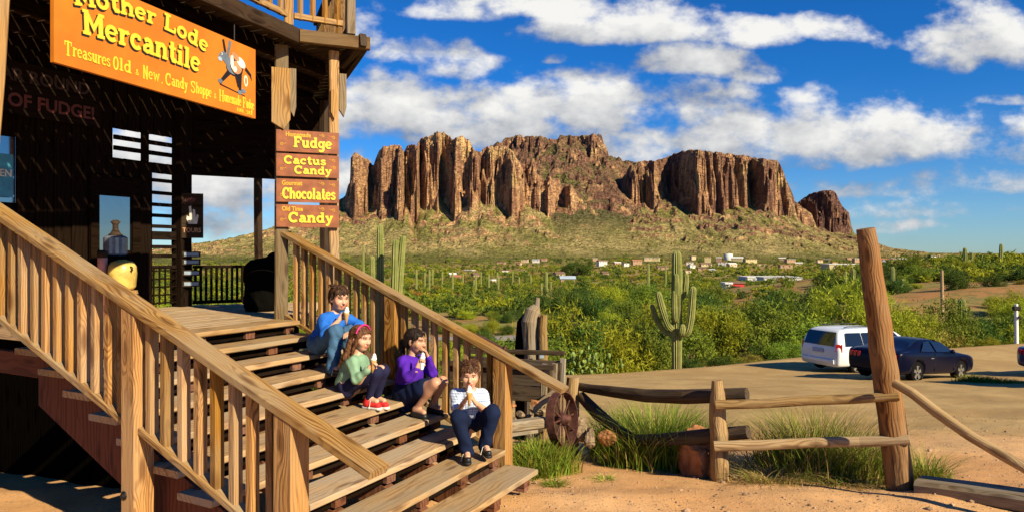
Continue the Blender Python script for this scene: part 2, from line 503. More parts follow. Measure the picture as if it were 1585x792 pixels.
# ---- mountain: four massifs of fluted cliffs over talus fans
def prof(pts, px): 
    a = np.array(pts, float); return np.interp(px, a[:, 0], a[:, 1])
c2 = lambda L: [(520 + x / 3.3, 180 + y / 3.3) for x, y in L]
c3 = lambda L: [(880 + x / 3.3, 180 + y / 3.3) for x, y in L]
SKY1 = [(60, 398), (200, 392), (290, 379), (330, 375), (365, 368), (400, 360), (450, 345), (500, 330), (526, 312)] + c2([
    (45, 410), (58, 360), (70, 345), (74, 212), (84, 196), (100, 186), (125, 196), (150, 214), (170, 228), (186, 243), (191, 240), (205, 205), (215, 180), (235, 160),
    (262, 150), (300, 143), (330, 155), (346, 182), (350, 182), (358, 158), (378, 147), (400, 145), (412, 152), (416, 130), (440, 110), (470, 104), (490, 97), (505, 84),
    (530, 79), (560, 88), (575, 108), (592, 122), (600, 112), (620, 105), (645, 104), (662, 109), (686, 140), (700, 168), (735, 182), (745, 172), (775, 158), (800, 152), (850, 152),
    (890, 165), (908, 195), (926, 226), (955, 240), (985, 252), (996, 222), (1004, 214), (1014, 222), (1026, 290), (1060, 330), (1090, 312), (1130, 315), (1160, 360), (1200, 350), (1240, 420), (1300, 470), (1360, 520)]) + [(960, 350), (1100, 380)]
FOOT1 = [(60, 400), (290, 382), (400, 366), (500, 340), (526, 326), (560, 330), (577, 330), (600, 322), (632, 316), (640, 335), (680, 326), (700, 330), (720, 318), (742, 314), (770, 318), (795, 330), (830, 330), (860, 336), (880, 338), (930, 352), (1100, 384)]
SKY2 = [(690, 300), (720, 270), (744, 236)] + c2([(745, 182), (800, 152), (830, 138), (860, 121), (890, 110), (930, 99), (960, 108), (1000, 104), (1040, 112), (1070, 122), (1082, 142), (1130, 141), (1142, 124), (1160, 112), (1200, 110), (1250, 106), (1290, 96), (1320, 92)]) + c3(
    [(112, 94), (150, 94), (166, 112), (180, 152), (198, 190), (204, 222), (240, 223), (300, 234), (350, 245), (450, 300), (520, 400)])
FOOT2 = [(690, 330), (760, 262), (800, 250), (860, 232), (900, 240), (940, 246), (960, 262), (1000, 300), (1060, 330)]
SKY3 = [(830, 350), (880, 335), (905, 325), (925, 318), (935, 300), (950, 290), (968, 270)] + c3(
    [(300, 270), (318, 245), (345, 238), (380, 231), (450, 226), (490, 212), (520, 201), (545, 190), (572, 180), (600, 175), (632, 172), (700, 178), (800, 190), (860, 197), (912, 203), (930, 210), (1000, 218), (1045, 224), (1064, 228), (1078, 244), (1090, 268),
     (1110, 322), (1136, 382), (1156, 436), (1200, 468), (1242, 500), (1266, 574), (1300, 592), (1400, 640), (1500, 690)]) + [(1400, 394)]
FOOT3 = [(830, 356), (900, 332), (930, 328), (960, 318), (980, 308), (1018, 311), (1036, 322), (1045, 316), (1080, 324), (1120, 324), (1152, 322), (1185, 323), (1215, 334), (1240, 346), (1262, 355), (1330, 388), (1400, 395)]
SKY4 = c3([(1120, 520), (1165, 442), (1195, 420), (1220, 402), (1250, 390), (1272, 385), (1300, 376), (1330, 377), (1352, 381), (1366, 396), (1376, 420), (1400, 464), (1430, 490), (1438, 530), (1444, 568)]) + [(1322, 362), (1332, 366), (1350, 374), (1380, 384), (1440, 391), (1600, 393)]
FOOT4 = [(1200, 350), (1235, 345), (1262, 352), (1300, 362), (1318, 366), (1330, 376), (1380, 388), (1440, 393), (1600, 394)]
YB1 = [(60, 2100), (400, 2000), (526, 1985), (545, 1900), (566, 1915), (572, 1985), (590, 1870), (621, 1885), (626, 2010), (645, 1885), (650, 2020), (677, 1880), (683, 2000), (706, 1885), (738, 1900), (744, 1985), (762, 1890), (800, 1905), (812, 1960), (830, 1910), (860, 1950), (900, 1990), (1100, 2100)]
YB2 = [(690, 2500), (760, 2500), (900, 2560), (915, 2470), (945, 2480), (1000, 2520), (1060, 2560)]
YB3 = [(830, 2420), (900, 2360), (926, 2340), (984, 2125), (998, 2165), (1012, 2115), (1036, 2235), (1080, 2040), (1110, 2055), (1154, 2090), (1162, 2140), (1182, 2060), (1215, 2110), (1262, 2180), (1400, 2250)]
YB4 = [(1120, 2520), (1230, 2500), (1270, 2420), (1300, 2430), (1330, 2500), (1600, 2600)]

_sx = np.arange(0, 1700, 2.0)
def massif(px, Y, X, SKY, FOOT, YB, w, amp, freq, seed, Yt0, pw, jag, soft=0.0, rug=0.0):
    sk = prof(SKY, px); ft = prof(FOOT, px); yb = prof(YB, px)
    z0 = -18.0
    base = sstep(0, 30, ft - sk - 4)
    Xw = X + 30 * fbm(X / 90 + seed, Y / 500, 2)
    rn = ridged(Xw / freq + seed, Y / (freq * 5.0) + seed, 3)
    rn2 = fbm(X / (freq * .3) + seed * 2, Y / (freq * .9), 3)
    ph = X / (freq * 1.55) + fbm(X / (freq * 3) + seed, Y / 900, 2) * 1.1 + seed
    fr = ph - np.floor(ph); saw = np.where(fr < .82, fr / .82, (1 - fr) / .18) - .5
    yw = yb + (-rn * amp * (.75 + .9 * fbm(X / 170 + seed, Y / 800, 2)) + rn2 * amp * .25 + saw * amp * .9 + fbm(X / 11 + seed, Y / 16, 3) * 13 + fbm(X / 4.5, Y / 9 + seed, 2) * 4) * base
    zf = EYE + (393 - ft) / FPX * yb
    zt = EYE + (393 - sk + jag * (fbm(px / 7.0 + seed, Y / 60.0, 3))) / FPX * (yw + w)
    ybs = np.interp(px, _sx, np.convolve(np.pad(prof(YB, _sx), 60, mode="edge"), np.ones(121) / 121, "valid"))
    tt = np.clip((Y - Yt0) / (ybs - Yt0), 0, 1.6)
    fan = fbm(X / 120 + seed, Y / 300, 4) * 12 * sstep(.05, .6, tt) + fbm(X / 28, Y / 40, 3) * 2.6 * sstep(.15, .6, tt) + (ridged(X / 95 + 4, Y / 420 + seed, 3) - .5) * 17 * sstep(.25, .9, tt) + (ridged(X / 34 + 9, Y / 230 + seed, 2) - .5) * 6 * sstep(.3, .9, tt)
    tal = z0 + (zf - z0) * tt ** pw + fan
    rk = ridged(X / 75 + seed, Y / 170 + .3 * X / 75, 4)
    mid = sstep(.25, .5, tt) * sstep(1.05, .9, tt)
    if rug: tal = tal + rug * (rk - .5) * sstep(.3, .6, tt)
    ledge = sstep(.80, .95, ridged(X / 90 + 2 * seed, Y / 60 + seed, 3) * .6 + fbm(X / 200, Y / 80 + seed, 2) * .5) * mid
    tal = tal + ledge * (9 + rug * .5)
    t = (Y - yw) / w
    stepn = fbm(X / 35 + seed, Y / 90, 3) * .26
    f1 = .12 + .66 * np.clip(.5 + 1.5 * fbm(X / 42 + 3 * seed, Y / 400, 3), 0, 1)
    f2 = np.clip(.5 + 1.4 * fbm(X / 24 - seed, Y / 300, 2), 0, 1)
    c = f1 * (.72 * sstep(0, .14, t + stepn * .5) + .28 * sstep(.16, .26, t + stepn)) + (1 - f1) * (.10 * sstep(.25, .5, t) + (.52 + .2 * f2) * sstep(.48 + soft * .1, .62 + soft * .2, t + stepn * .6) + (.38 - .2 * f2) * sstep(.70, .98, t + stepn * .3))
    zc = tal + np.maximum(zt - tal, 0) * c
    z = np.where(t > 1.0, np.minimum(zt, tal + np.maximum(zt - tal, 0)) - (Y - yw - w) * .10, np.where(t > 0, zc, tal))
    z = np.minimum(z, np.maximum(zt, tal * 0 + zt))
    z = np.where(t < 0, np.minimum(tal, EYE + (393 - sk) / FPX * np.maximum(Y, 1)), z)
    inside = (px > SKY[0][0]) & (px < SKY[-1][0])
    msk = np.maximum(sstep(.0, .06, t) * base, ledge * .9)
    if rug: msk = np.maximum(msk, sstep(1.0, 1.3, rk) * sstep(.4, .6, tt) * .7)
    return np.where(inside, z, -60.0), msk

def mountain_h(px, Y):
    X = (px - 792) / FPX * Y
    H1, c1 = massif(px, Y, X, SKY1, FOOT1, YB1, 95, 48, 58, 3.1, 1420, 1.55, 4.2)
    H2, k2 = massif(px, Y, X, SKY2, FOOT2, YB2, 130, 40, 70, 8.7, 1500, 1.3, 5.0, .3, 15.0)
    H3, k3 = massif(px, Y, X, SKY3, FOOT3, YB3, 85, 32, 46, 5.9, 1420, 1.7, 2.4)
    H4, k4 = massif(px, Y, X, SKY4, FOOT4, YB4, 90, 30, 60, 11.3, 1500, 1.6, 1.2)
    H = np.stack([H1, H2, H3, H4]); Ck = np.stack([c1, k2, k3, k4])
    i = H.argmax(0)
    Hm = H.max(0); Hs = Hm + 7.0 * np.log(np.exp((H - Hm) / 7.0).sum(0)) * (1 - np.take_along_axis(Ck, i[None], 0)[0])
    Hs = np.where(Hm > -50, Hs, Hm)
    return Hs, np.take_along_axis(Ck, i[None], 0)[0], i
def height(x, y):
    """ground or mountain foot, for things standing far out"""
    g = gz1(x, y)
    if y > 1250:
        h, _, _ = mountain_h(np.array([792 + x / y * FPX]), np.array([float(y)]))
        g = max(g, float(h[0]))
    return g

def ground_material():
    m, N, b, out = new_mat('desert_ground')
    co = N.n('ShaderNodeTexCoord').outputs['Object']
    lotm = attr(N, 'lot', 'Fac')
    n1 = N.noise(co, .55, 6, .6); n2 = N.noise(co, 7.0, 5, .65); n3 = N.noise(co, 55.0, 3, .6)
    near = N.mix(N.ramp(n1, .35, .65), (.56, .29, .115), (.66, .38, .17))
    lotc = N.mix(N.ramp(n1, .35, .65), (.36, .23, .09), (.46, .31, .13))
    c = N.mix(lotm, near, lotc)
    c = N.mix(N.math('MULTIPLY', N.ramp(n2, .45, .75), .35), c, (.27, .15, .075))
    vo = N.n('ShaderNodeTexVoronoi', {'Vector': co, 'Scale': 42.0, 'Randomness': 1.0})
    peb = N.ramp(vo.outputs['Distance'], .34, .16)
    sel = N.ramp(N.n('ShaderNodeSeparateXYZ', {0: vo.outputs['Color']}).outputs[0], .45, .6)
    peb = N.math('MULTIPLY', peb, sel)
    pc = N.mix(N.n('ShaderNodeSeparateXYZ', {0: vo.outputs['Color']}).outputs[1], (.22, .12, .07), (.60, .44, .30))
    c = N.mix(N.math('MULTIPLY', peb, .8), c, pc)
    c = N.mix(N.math('MULTIPLY', N.ramp(n3, .5, .7), .3), c, (.24, .13, .07))
    trk = N.math('ABSOLUTE', N.math('SINE', N.math('ADD', N.math('MULTIPLY', N.vmath('DOT_PRODUCT', co, (.55, -.83, 0)), 1.7), N.math('MULTIPLY', N.noise(co, .12, 3, .5), 9.0))))
    trk = N.math('MULTIPLY', N.math('MULTIPLY', N.ramp(trk, .25, .05), lotm), N.ramp(N.noise(co, .22, 3, .5), .40, .60))
    c = N.mix(N.math('MULTIPLY', trk, .40), c, (.33, .20, .08))
    pat = N.ramp(N.noise(N.vmath('MULTIPLY', co, (1, .6, 1)), .16, 6, .66), .52, .66)
    c = N.mix(N.math('MULTIPLY', N.math('MULTIPLY', pat, lotm), .55), c, (.36, .225, .09))
    gr = N.n('ShaderNodeTexVoronoi', {'Vector': co, 'Scale': 11.0, 'Randomness': 1.0})
    c = N.mix(N.math('MULTIPLY', N.math('MULTIPLY', N.ramp(gr.outputs['Distance'], .30, .12), N.ramp(N.n('ShaderNodeSeparateXYZ', {0: gr.outputs['Color']}).outputs[0], .55, .7)), .5), c, (.27, .16, .085))
    wild = attr(N, 'wild', 'Fac')
    w1 = N.noise(co, .09, 5, .6); w2 = N.noise(co, .6, 4, .6)
    wc = N.mix(N.ramp(w1, .40, .58), (.34, .165, .06), (.25, .20, .06))
    wc = N.mix(N.math('MULTIPLY', N.ramp(w2, .45, .62), .75), wc, (.15, .135, .045))
    c = N.mix(wild, c, wc)
    N.link(c, b.inputs['Base Color'])
    b.inputs['Roughness'].default_value = .95
    b.inputs['Specular IOR Level'].default_value = .1
    h = N.math('ADD', N.math('MULTIPLY', n3, .4), N.math('ADD', peb, N.math('MULTIPLY', n2, 1.2)))
    bump(N, b, h, .6, .012)
    return m
def make_ground():
    rows = np.concatenate([np.linspace(-30, 2.5, 14), np.linspace(2.7, 14, 115), np.linspace(14.15, 46, 150)[0:], np.geomspace(46.6, 300, 90), np.geomspace(306, 1500, 40), np.array([1800, 2600, 4000, 8000, 20000, 36000])])
    cols = np.concatenate([np.linspace(-3.2, -1.02, 24), np.linspace(-1, 1, 300), np.linspace(1.02, 3.2, 24)])
    Yg, Wg = np.meshgrid(rows, cols, indexing='ij')
    Xg = Wg * (np.maximum(Yg, 0) + 6)
    Xg[:14] = Wg[:14] * (8.7)
    Z = gz(Xg, Yg)
    d = Yg - lot_edge(Xg)
    wild = sstep(-.2, 1.4, d + fbm(Xg * .8, Yg * .8, 2) * .8)
    lot = sstep(7.6, 10.5, Yg + fbm(Xg * .5, Yg * .5, 2) * 1.5) 
    nr, nc = Yg.shape
    idx = np.arange(nr * nc).reshape(nr, nc)
    F = np.stack([idx[:-1, :-1], idx[:-1, 1:], idx[1:, 1:], idx[1:, :-1]], -1).reshape(-1, 4)
    V = np.stack([Xg, Yg, Z], -1).reshape(-1, 3)
    o = npmesh('ground', V, F, ground_material(), smooth=True, attrs={'lot': ('FLOAT', 'POINT', lot), 'wild': ('FLOAT', 'POINT', wild)})
    tag(o, kind='structure')
make_ground()

def mountain_material():
    m, N, b, out = new_mat('mountain_rock_and_talus')
    co = N.n('ShaderNodeTexCoord').outputs['Object']
    cl = attr(N, 'cliff', 'Fac')
    gn = N.n('ShaderNodeNewGeometry')
    nz = N.n('ShaderNodeSeparateXYZ', {0: gn.outputs['True Normal']}).outputs[2]
    steep = N.ramp(nz, .62, .45)
    # cliffs
    vs = N.vmath('MULTIPLY', co, (1, 1, .16))
    r1 = N.noise(vs, .030, 6, .62); r2 = N.noise(vs, .16, 5, .6); bed = N.noise(N.vmath('MULTIPLY', co, (.12, .12, 1.6)), .05, 4, .6)
    rc = N.mix(N.ramp(r1, .36, .64), (.26, .125, .078), (.66, .37, .18))
    rc = N.mix(N.math('MULTIPLY', N.ramp(N.noise(co, .012, 4, .55), .52, .64), .7), rc, (.78, .52, .22))
    rc = N.mix(N.math('MULTIPLY', N.ramp(r2, .50, .66), .62), rc, (.15, .075, .06))
    rc = N.mix(N.math('MULTIPLY', N.ramp(N.noise(N.vmath('MULTIPLY', co, (1, 1, .35)), .45, 5, .65), .52, .70), .45), rc, (.12, .06, .04))
    rc = N.mix(N.math('MULTIPLY', N.ramp(bed, .55, .7), .35), rc, (.17, .085, .05))
    vn = attr(N, 'massif_tone', 'Fac')  # tone set per massif, darkening its rock
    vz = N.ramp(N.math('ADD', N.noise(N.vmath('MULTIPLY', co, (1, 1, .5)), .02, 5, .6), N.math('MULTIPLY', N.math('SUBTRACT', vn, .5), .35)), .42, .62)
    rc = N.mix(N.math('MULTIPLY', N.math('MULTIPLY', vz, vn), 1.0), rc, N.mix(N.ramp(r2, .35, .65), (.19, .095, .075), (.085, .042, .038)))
    # talus
    t1 = N.noise(co, .010, 6, .6); t2 = N.noise(N.vmath('MULTIPLY', co, (1, .5, 1)), .05, 6, .65)
    tc = N.mix(N.ramp(t1, .38, .62), (.44, .34, .135), (.265, .235, .068))
    tc = N.mix(N.math('MULTIPLY', N.ramp(t2, .52, .68), .6), tc, (.17, .10, .05))
    vo = N.n('ShaderNodeTexVoronoi', {'Vector': co, 'Scale': .11, 'Randomness': 1.0}).outputs['Distance']
    vo2 = N.n('ShaderNodeTexVoronoi', {'Vector': co, 'Scale': .38, 'Randomness': 1.0}).outputs['Distance']
    dn = N.ramp(N.noise(co, .016, 4, .55), .34, .64)
    tc = N.mix(N.math('MULTIPLY', N.math('MULTIPLY', N.ramp(vo, .48, .22), dn), .85), tc, (.065, .068, .022))
    tc = N.mix(N.math('MULTIPLY', N.ramp(vo2, .42, .2), .55), tc, (.10, .088, .032))
    sz = N.n('ShaderNodeSeparateXYZ', {0: co}).outputs[2]
    low = N.math('MULTIPLY', N.ramp(N.math('ADD', sz, N.math('MULTIPLY', N.noise(co, .012, 4, .6), 26.0)), 24.0, -2.0), .8)
    tc = N.mix(low, tc, N.mix(N.ramp(t2, .4, .6), (.15, .15, .03), (.085, .098, .026)))
    rocky = N.math('MAXIMUM', N.math('MULTIPLY', cl, N.ramp(nz, .94, .76)), N.math('MULTIPLY', steep, N.ramp(sz, 30.0, 60.0)))
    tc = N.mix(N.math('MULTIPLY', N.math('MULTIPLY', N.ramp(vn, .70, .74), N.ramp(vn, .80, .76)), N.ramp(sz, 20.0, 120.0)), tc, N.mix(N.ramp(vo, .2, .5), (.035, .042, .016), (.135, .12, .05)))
    outc = N.math('MULTIPLY', N.ramp(N.noise(N.vmath('MULTIPLY', co, (1, .6, 1.6)), .020, 7, .68), .60, .68), N.ramp(sz, 60.0, 190.0))
    rocky = N.math('MAXIMUM', rocky, N.math('MULTIPLY', outc, .8))
    tc = N.mix(N.math('MULTIPLY', N.ramp(sz, 120.0, 230.0), .85), tc, N.mix(N.ramp(vo, .2, .5), (.045, .05, .018), (.175, .15, .055)))
    c = N.mix(rocky, tc, rc)
    N.link(c, b.inputs['Base Color'])
    b.inputs['Roughness'].default_value = .95
    b.inputs['Specular IOR Level'].default_value = .05
    h = N.math('ADD', N.math('MULTIPLY', r1, 14.0), N.math('ADD', N.math('MULTIPLY', r2, 5.0), N.math('MULTIPLY', N.noise(co, .25, 4, .6), 3.0)))
    h = N.math('SUBTRACT', h, N.math('MULTIPLY', N.ramp(N.noise(N.vmath('MULTIPLY', co, (.5, .5, 1.8)), .09, 5, .65, 1.0), .5, .56), 5.0))
    bump(N, b, h, 1.0, 1.6)
    return m
def make_mountain():
    px = np.concatenate([np.arange(60, 500, 3.0), np.arange(500, 1345, .8), np.arange(1345, 1600, 4.0)])
    rows = np.concatenate([np.linspace(1400, 1780, 34), np.arange(1786, 2330, 2.8), np.arange(2336, 2760, 6.0), np.arange(2790, 3300, 40.0)])
    PX, YY = np.meshgrid(px, rows)
    Z, C, IX = mountain_h(PX, YY)
    Z[0] -= 8
    X = (PX - 792) / FPX * YY
    nr, nc = Z.shape
    idx = np.arange(nr * nc).reshape(nr, nc)
    F = np.stack([idx[:-1, :-1], idx[:-1, 1:], idx[1:, 1:], idx[1:, :-1]], -1).reshape(-1, 4)
    o = npmesh('mountain', np.stack([X, YY, Z], -1).reshape(-1, 3), F, mountain_material(), smooth=False, attrs={'cliff': ('FLOAT', 'POINT', C), 'massif_tone': ('FLOAT', 'POINT', np.array([.12, .75, .62, .9])[IX])})
    tag(o, kind='structure')
make_mountain()
# ------------------------------------------------------------------ staircase
RUN, RISE, Q9, Z9 = .28, .118, 2.361, .15
def tread_q(i): return Q9 + RUN * (9 - i)
def tread_z(i): return Z9 + RISE * (9 - i)
def rel(loc):
    """converter from (q, t, z) of the stair frame to the local frame of a thing at loc with the stair heading"""
    b = S(*loc)
    inv = Matrix.Rotation(-ROT_S, 3, 'Z')
    return lambda q, t, z: inv @ (S(q, t, z) - b)

def make_stairs():
    base = (2.36, 3.7, 0)
    st = thing('staircase', 'wide wooden porch staircase with open risers, four children sitting on it', 'staircase', S(*base), ROT_S)
    L = rel(base)
    for i in range(10):
        tl = 2.55 if i < 7 else 3.0
        q, z = tread_q(i), tread_z(i)
        mb = MB()
        a0, a1 = L(q + .1425, tl, z - .021), L(q + .1425, 4.89, z - .021)
        s0, s1 = random.uniform(-.012, .012), random.uniform(-.015, .015)
        mb.beam(a0, a1 + Vector((s1, 0, 0)), .289, .042, bev=.007, jag=.0035)
        mb.build('tread', M['tread'], st)
        for t in ((4.80, 4.33, 3.82, 3.31) if i >= 7 else (4.80, 4.33, 3.82, 3.31, 2.80)):
            h = RISE - .043
            mb = MB()
            mb.beam(L(q + .045, t, z - .042 - h / 2), L(q + .33, t, z - .042 - h / 2), .098, h, bev=.004)
            mb.build('riser_block', M['block'], st)
        if i:
            mb = MB(); mb.beam(L(q + .365, 2.68 if i < 7 else 3.03, z + .036), L(q + .365, 4.86, z + .036), .014, .066); mb.build('light_block_board', M['black'], st)  # added black boards that block sun through the open gaps and darken them
    # sloping carriages under the treads and the red outer stringer
    for t in (4.80, 4.33, 3.82, 3.31, 2.80):
        mb = MB()
        poly = [(tread_q(9) + .05, .0), (tread_q(9) + .05, .03), (tread_q(0) + .3, tread_z(0) - .165), (tread_q(0) + .3, tread_z(0) - .36), (tread_q(8) + .25, .0)]
        mb.prism([L(q, t - .043, z) for q, z in poly], L(0, 1, 0) * .086 - L(0, 0, 0) * .086)
        mb.build('carriage', M['block'], st)
    mb = MB()
    poly = [(2.55, -.05), (2.55, .16), (tread_q(0) + .15, tread_z(0) - .055), (tread_q(0) + .15, tread_z(0) - .39), (3.05, -.05)]
    ex = L(0, .04, 0) - L(0, 0, 0)
    mb.prism([L(q, 2.63, z) for q, z in poly], ex)
    mb.beam(L(tread_q(0) + .152, 2.65, 1.085), L(6.3, 2.65, 1.085), .04, .16)
    mb.build('stringer', M['stain'], st)
    return st
make_stairs()

def railing(name, label, t, top, bot, q0, q1, newels, posts_extra, first, step, group, bw=.056, nw=.125):
    base = (newels[0], t, 0)
    rl = thing(name, label, 'railing', S(*base), ROT_S, group)
    L = rel(base)
    zt = lambda q: top[0] + top[1] * (q - top[2])
    zb = lambda q: bot[0] + bot[1] * (q - bot[2])
    mb = MB(); mb.beam(L(q0, t, zt(q0)), L(q1, t, zt(q1)), .135, .046, bev=.006, jag=.002); mb.build('handrail', M['rail'], rl)
    qs = sorted(newels)
    spans = [(qs[i], qs[i + 1]) for i in range(len(qs) - 1)] + ([(qs[-1], posts_extra)] if posts_extra else [])
    mb = MB()
    for a, b in spans:
        mb.beam(L(a + nw / 2, t, zb(a + nw / 2)), L(b - (nw / 2 if b in qs else 0), t, zb(b)), .085, .042, bev=.005)
    mb.build('bottom_rail', M['rail'], rl)
    for qn in newels:
        mb = MB()
        sl = top[1]
        z1 = zt(qn) - .026
        mb.beam(L(qn, t, -.3), L(qn, t, z1), nw, nw, up=L(1, 0, 0) - L(0, 0, 0), bev=.007,
                cut1=lambda p: (p - L(qn, t, z1)).y * sl)
        mb.build('newel_post', M['newel'], rl)
        if t < 3 and qn == newels[1]:
            mb = MB()
            for dz, dq in ((.47, .03), (.33, -.0)):
                mb = MB()
                mb.lathe(L(qn + dq, t - nw / 2, dz), [(.026, 0), (.026, .004), (.014, .006), (.014, .016), (.0, .017)], 12, axis=L(0, -1, 0) - L(0, 0, 0))
                mb.build('bolt', M['steel'], rl)
    for a, b in spans:
        n = int(round((b - a - nw) / step))
        for k in range(n):
            q = a + nw / 2 + (b - a - nw) * (k + .5) / n + random.uniform(-.006, .006)
            z0 = zb(q) + .021; z1 = zt(q) - .024
            mb = MB()
            lean = random.uniform(-.004, .004)
            w = bw * random.uniform(.93, 1.08)
            mb.beam(L(q, t, z0), L(q + lean, t + random.uniform(-.003, .003), z1), w, bw * .82, up=L(1, 0, 0) - L(0, 0, 0), bev=.004,
                    cut0=lambda p: (p - L(q, t, z0)).y * bot[1], cut1=lambda p: (p - L(q, t, z1)).y * top[1])
            mb.build('baluster', M['baluster'], rl)
    return rl
railing('stair_railing', 'golden pine stair railing nearest the camera, sloping down from the left edge', 2.5, (1.545, .395, 3.765), (.845, .39, 3.765),
        2.01, 6.4, [2.557, 3.765, 6.25], None, 0, .131, 'stair railings')
railing('stair_railing', 'golden pine stair railing behind the four seated children', 4.97, (.79, .4225, 2.184), (.215, .4225, 2.716),
        2.16, 5.19, [2.716, 3.833], 5.13, 0, .107, 'stair railings')

# ------------------------------------------------------------------ porch building
P1 = Vector((-2.284, 6.815, 0)); P2 = Vector((-1.814, 7.003, 0))
DCH = Vector((.928, .371, 0)); NCH = Vector((.371, -.928, 0))
TF = R(21.7)
UF = Vector((math.sin(TF), math.cos(TF), 0)); AF = Vector((-math.cos(TF), math.sin(TF), 0))
CC = Vector((-2.086, 6.75, 0))
DZ = 1.21
ZB = 3.90
def make_store():
    st = thing('store_building', 'dark timber store front with a covered porch and an upper balcony', 'store', (-4.6, 7.2, gz1(-4.6, 7.2)))
    B = Vector(st.location)
    def part(mb, name, mat, parent=st):
        mb.v = [tuple(Vector(v) - B) for v in mb.v]
        return mb.build(name, mat, parent)
    # porch floor boards, running along the front
    mb = MB()
    q = tread_q(0) + .29
    while q < 7.5:
        tm = float(np.interp(q, [4.88, 5.2, 5.25, 6.59, 7.5], [4.98, 4.98, 5.45, 6.95, 5.7]))
        mb.beam(S(q + .07, 3.5, DZ - .02), S(q + .07, tm, DZ - .02), .136, .04, bev=.004, jag=.002)
        q += .14
    part(mb, 'porch_floor', M['deck'])
    mb = MB()
    mb.beam(S(5.15, 3.52, DZ - .105), S(7.5, 3.52, DZ - .105), .04, .12)
    mb.beam(S(tread_q(0) + .33, 3.55, DZ - .13), S(tread_q(0) + .33, 4.95, DZ - .13), .05, .17)
    part(mb, 'rim_board', M['tread'])
    mb = MB()
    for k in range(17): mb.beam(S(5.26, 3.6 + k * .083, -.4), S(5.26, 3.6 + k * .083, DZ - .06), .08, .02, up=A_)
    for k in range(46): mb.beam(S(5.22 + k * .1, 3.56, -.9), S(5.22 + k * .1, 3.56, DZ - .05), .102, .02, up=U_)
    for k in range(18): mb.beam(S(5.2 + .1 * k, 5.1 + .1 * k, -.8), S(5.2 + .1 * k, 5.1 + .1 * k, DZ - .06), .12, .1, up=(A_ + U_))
    part(mb, 'shade_skirt', M['shadeblack'])  # boards added so the space under the deck stays dark; shade is in the colour
    # front wall of upright boards, open transom over its right end
    def wall(t0, t1, z0, z1, name='wall'):
        mb = MB()
        n = max(1, int((t1 - t0) / .15))
        for k in range(n):
            a = t0 + (t1 - t0) * (k + .5) / n
            mb.beam(S(7.52, a, z0), S(7.52, a, z1), (t1 - t0) / n - .006, .04, up=AF)
        return part(mb, name, M['black'])
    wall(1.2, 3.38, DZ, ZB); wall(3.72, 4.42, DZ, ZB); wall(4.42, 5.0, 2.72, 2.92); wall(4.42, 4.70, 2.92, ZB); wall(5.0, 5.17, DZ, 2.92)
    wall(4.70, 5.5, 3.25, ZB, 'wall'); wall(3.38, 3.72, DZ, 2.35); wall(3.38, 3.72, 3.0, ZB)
    wall(5.17, 5.5, 2.80, 2.92)
    mb = MB()
    mb.beam(S(7.50, 4.70, 3.03), S(7.50, 5.46, 3.03), .03, .05); mb.beam(S(7.50, 4.70, 3.15), S(7.50, 5.46, 3.15), .03, .05)
    mb.beam(S(7.49, 5.06, 2.92), S(7.49, 5.06, 3.25), .10, .05)
    part(mb, 'transom_bars', M['black'])
    # window with a blue poster, and the glazed door
    mb = MB(); mb.beam(S(7.53, 3.38, 2.675), S(7.53, 3.72, 2.675), .01, .65); w = part(mb, 'window', M['glass'])
    d = MB(); d.beam(S(7.565, 4.2, 1.97), S(7.565, 5.1, 1.97), .02, 1.54)
    d.beam(S(7.49, 4.43, 1.96), S(7.49, 4.52, 1.96), .05, 1.5); d.beam(S(7.49, 4.9, 1.96), S(7.49, 4.99, 1.96), .05, 1.5)
    d.beam(S(7.49, 4.52, 1.55), S(7.49, 4.9, 1.55), .05, .68); d.beam(S(7.49, 4.52, 2.6), S(7.49, 4.9, 2.6), .05, .22)
    door = part(d, 'door', M['black'])
    g = MB(); g.beam(S(7.50, 4.515, 2.19), S(7.50, 4.905, 2.19), .012, .62); part(g, 'glass_pane', M['glass'], door)
    # slatted screen between wall and far post
    mb = MB()
    for y in (281, 300, 318, 334.5, 351, 365, 382, 396, 413):
        z = EYE + (393 - y) / FPX * 8.25
        mb.beam(S(7.5, 5.15, z), S(7.5, 5.5, z), .03, .10 if y == 365 else .042)
    part(mb, 'slat_screen', M['black'])
    # porch posts
    def post(p, w, z0, z1, mat, lean=(0, 0), rot=None):
        mb = MB()
        mb.beam(Vector((p[0], p[1], z0)), Vector((p[0] + lean[0], p[1] + lean[1], z1)), w, w, up=rot or UF, bev=.012, jag=.006)
        return part(mb, 'porch_post', mat)
    post(P1, .125, -.6, ZB, M['greypost'], rot=NCH); post(P2, .095, -.7, ZB, M['porchpost'], rot=NCH)
    post(S(7.5, 5.55), .17, DZ, ZB, M['black']); post((-3.30, 8.95, 0), .085, -1, ZB, M['dark']); post((-2.52, 9.25, 0), .10, -1.2, ZB, M['dark'])
    post((-3.455, 4.25, 0), .115, -.3, 5.4, M['porchpost'], (.40, 0))
    # short pointed planks nailed to the posts under the balcony
    def plank(p, w, z0, z1, th, mat, d=DCH, n=NCH):
        mb = MB()
        a, b = p - d * w / 2, p + d * w / 2
        up = Vector((0, 0, 1))
        mb.prism([a + up * (z0 + .07), a + up * z1, b + up * z1, b + up * (z0 + .10), b - d * w * .35 + up * z0], n * th)
        part(mb, 'post_bracket', mat)
    plank(P1 + NCH * .066 - DCH * .01, .175, 3.06, 3.66, .05, M['porchpost'])
    plank(P1 + NCH * .02 + DCH * .105, .06, 3.20, 3.675, .05, M['greypost'])
    plank(P2 + NCH * .052 - DCH * .01, .05, 3.2, 3.5, .03, M['porchpost'])
    plank(P2 + NCH * .0 + DCH * .085, .07, 3.24, 3.675, .05, M['greypost'])
    # balcony: edge beams, joists, floor boards with narrow gaps
    C2 = CC + DCH * .63
    D3 = Vector((-.39, .92, 0)).normalized()
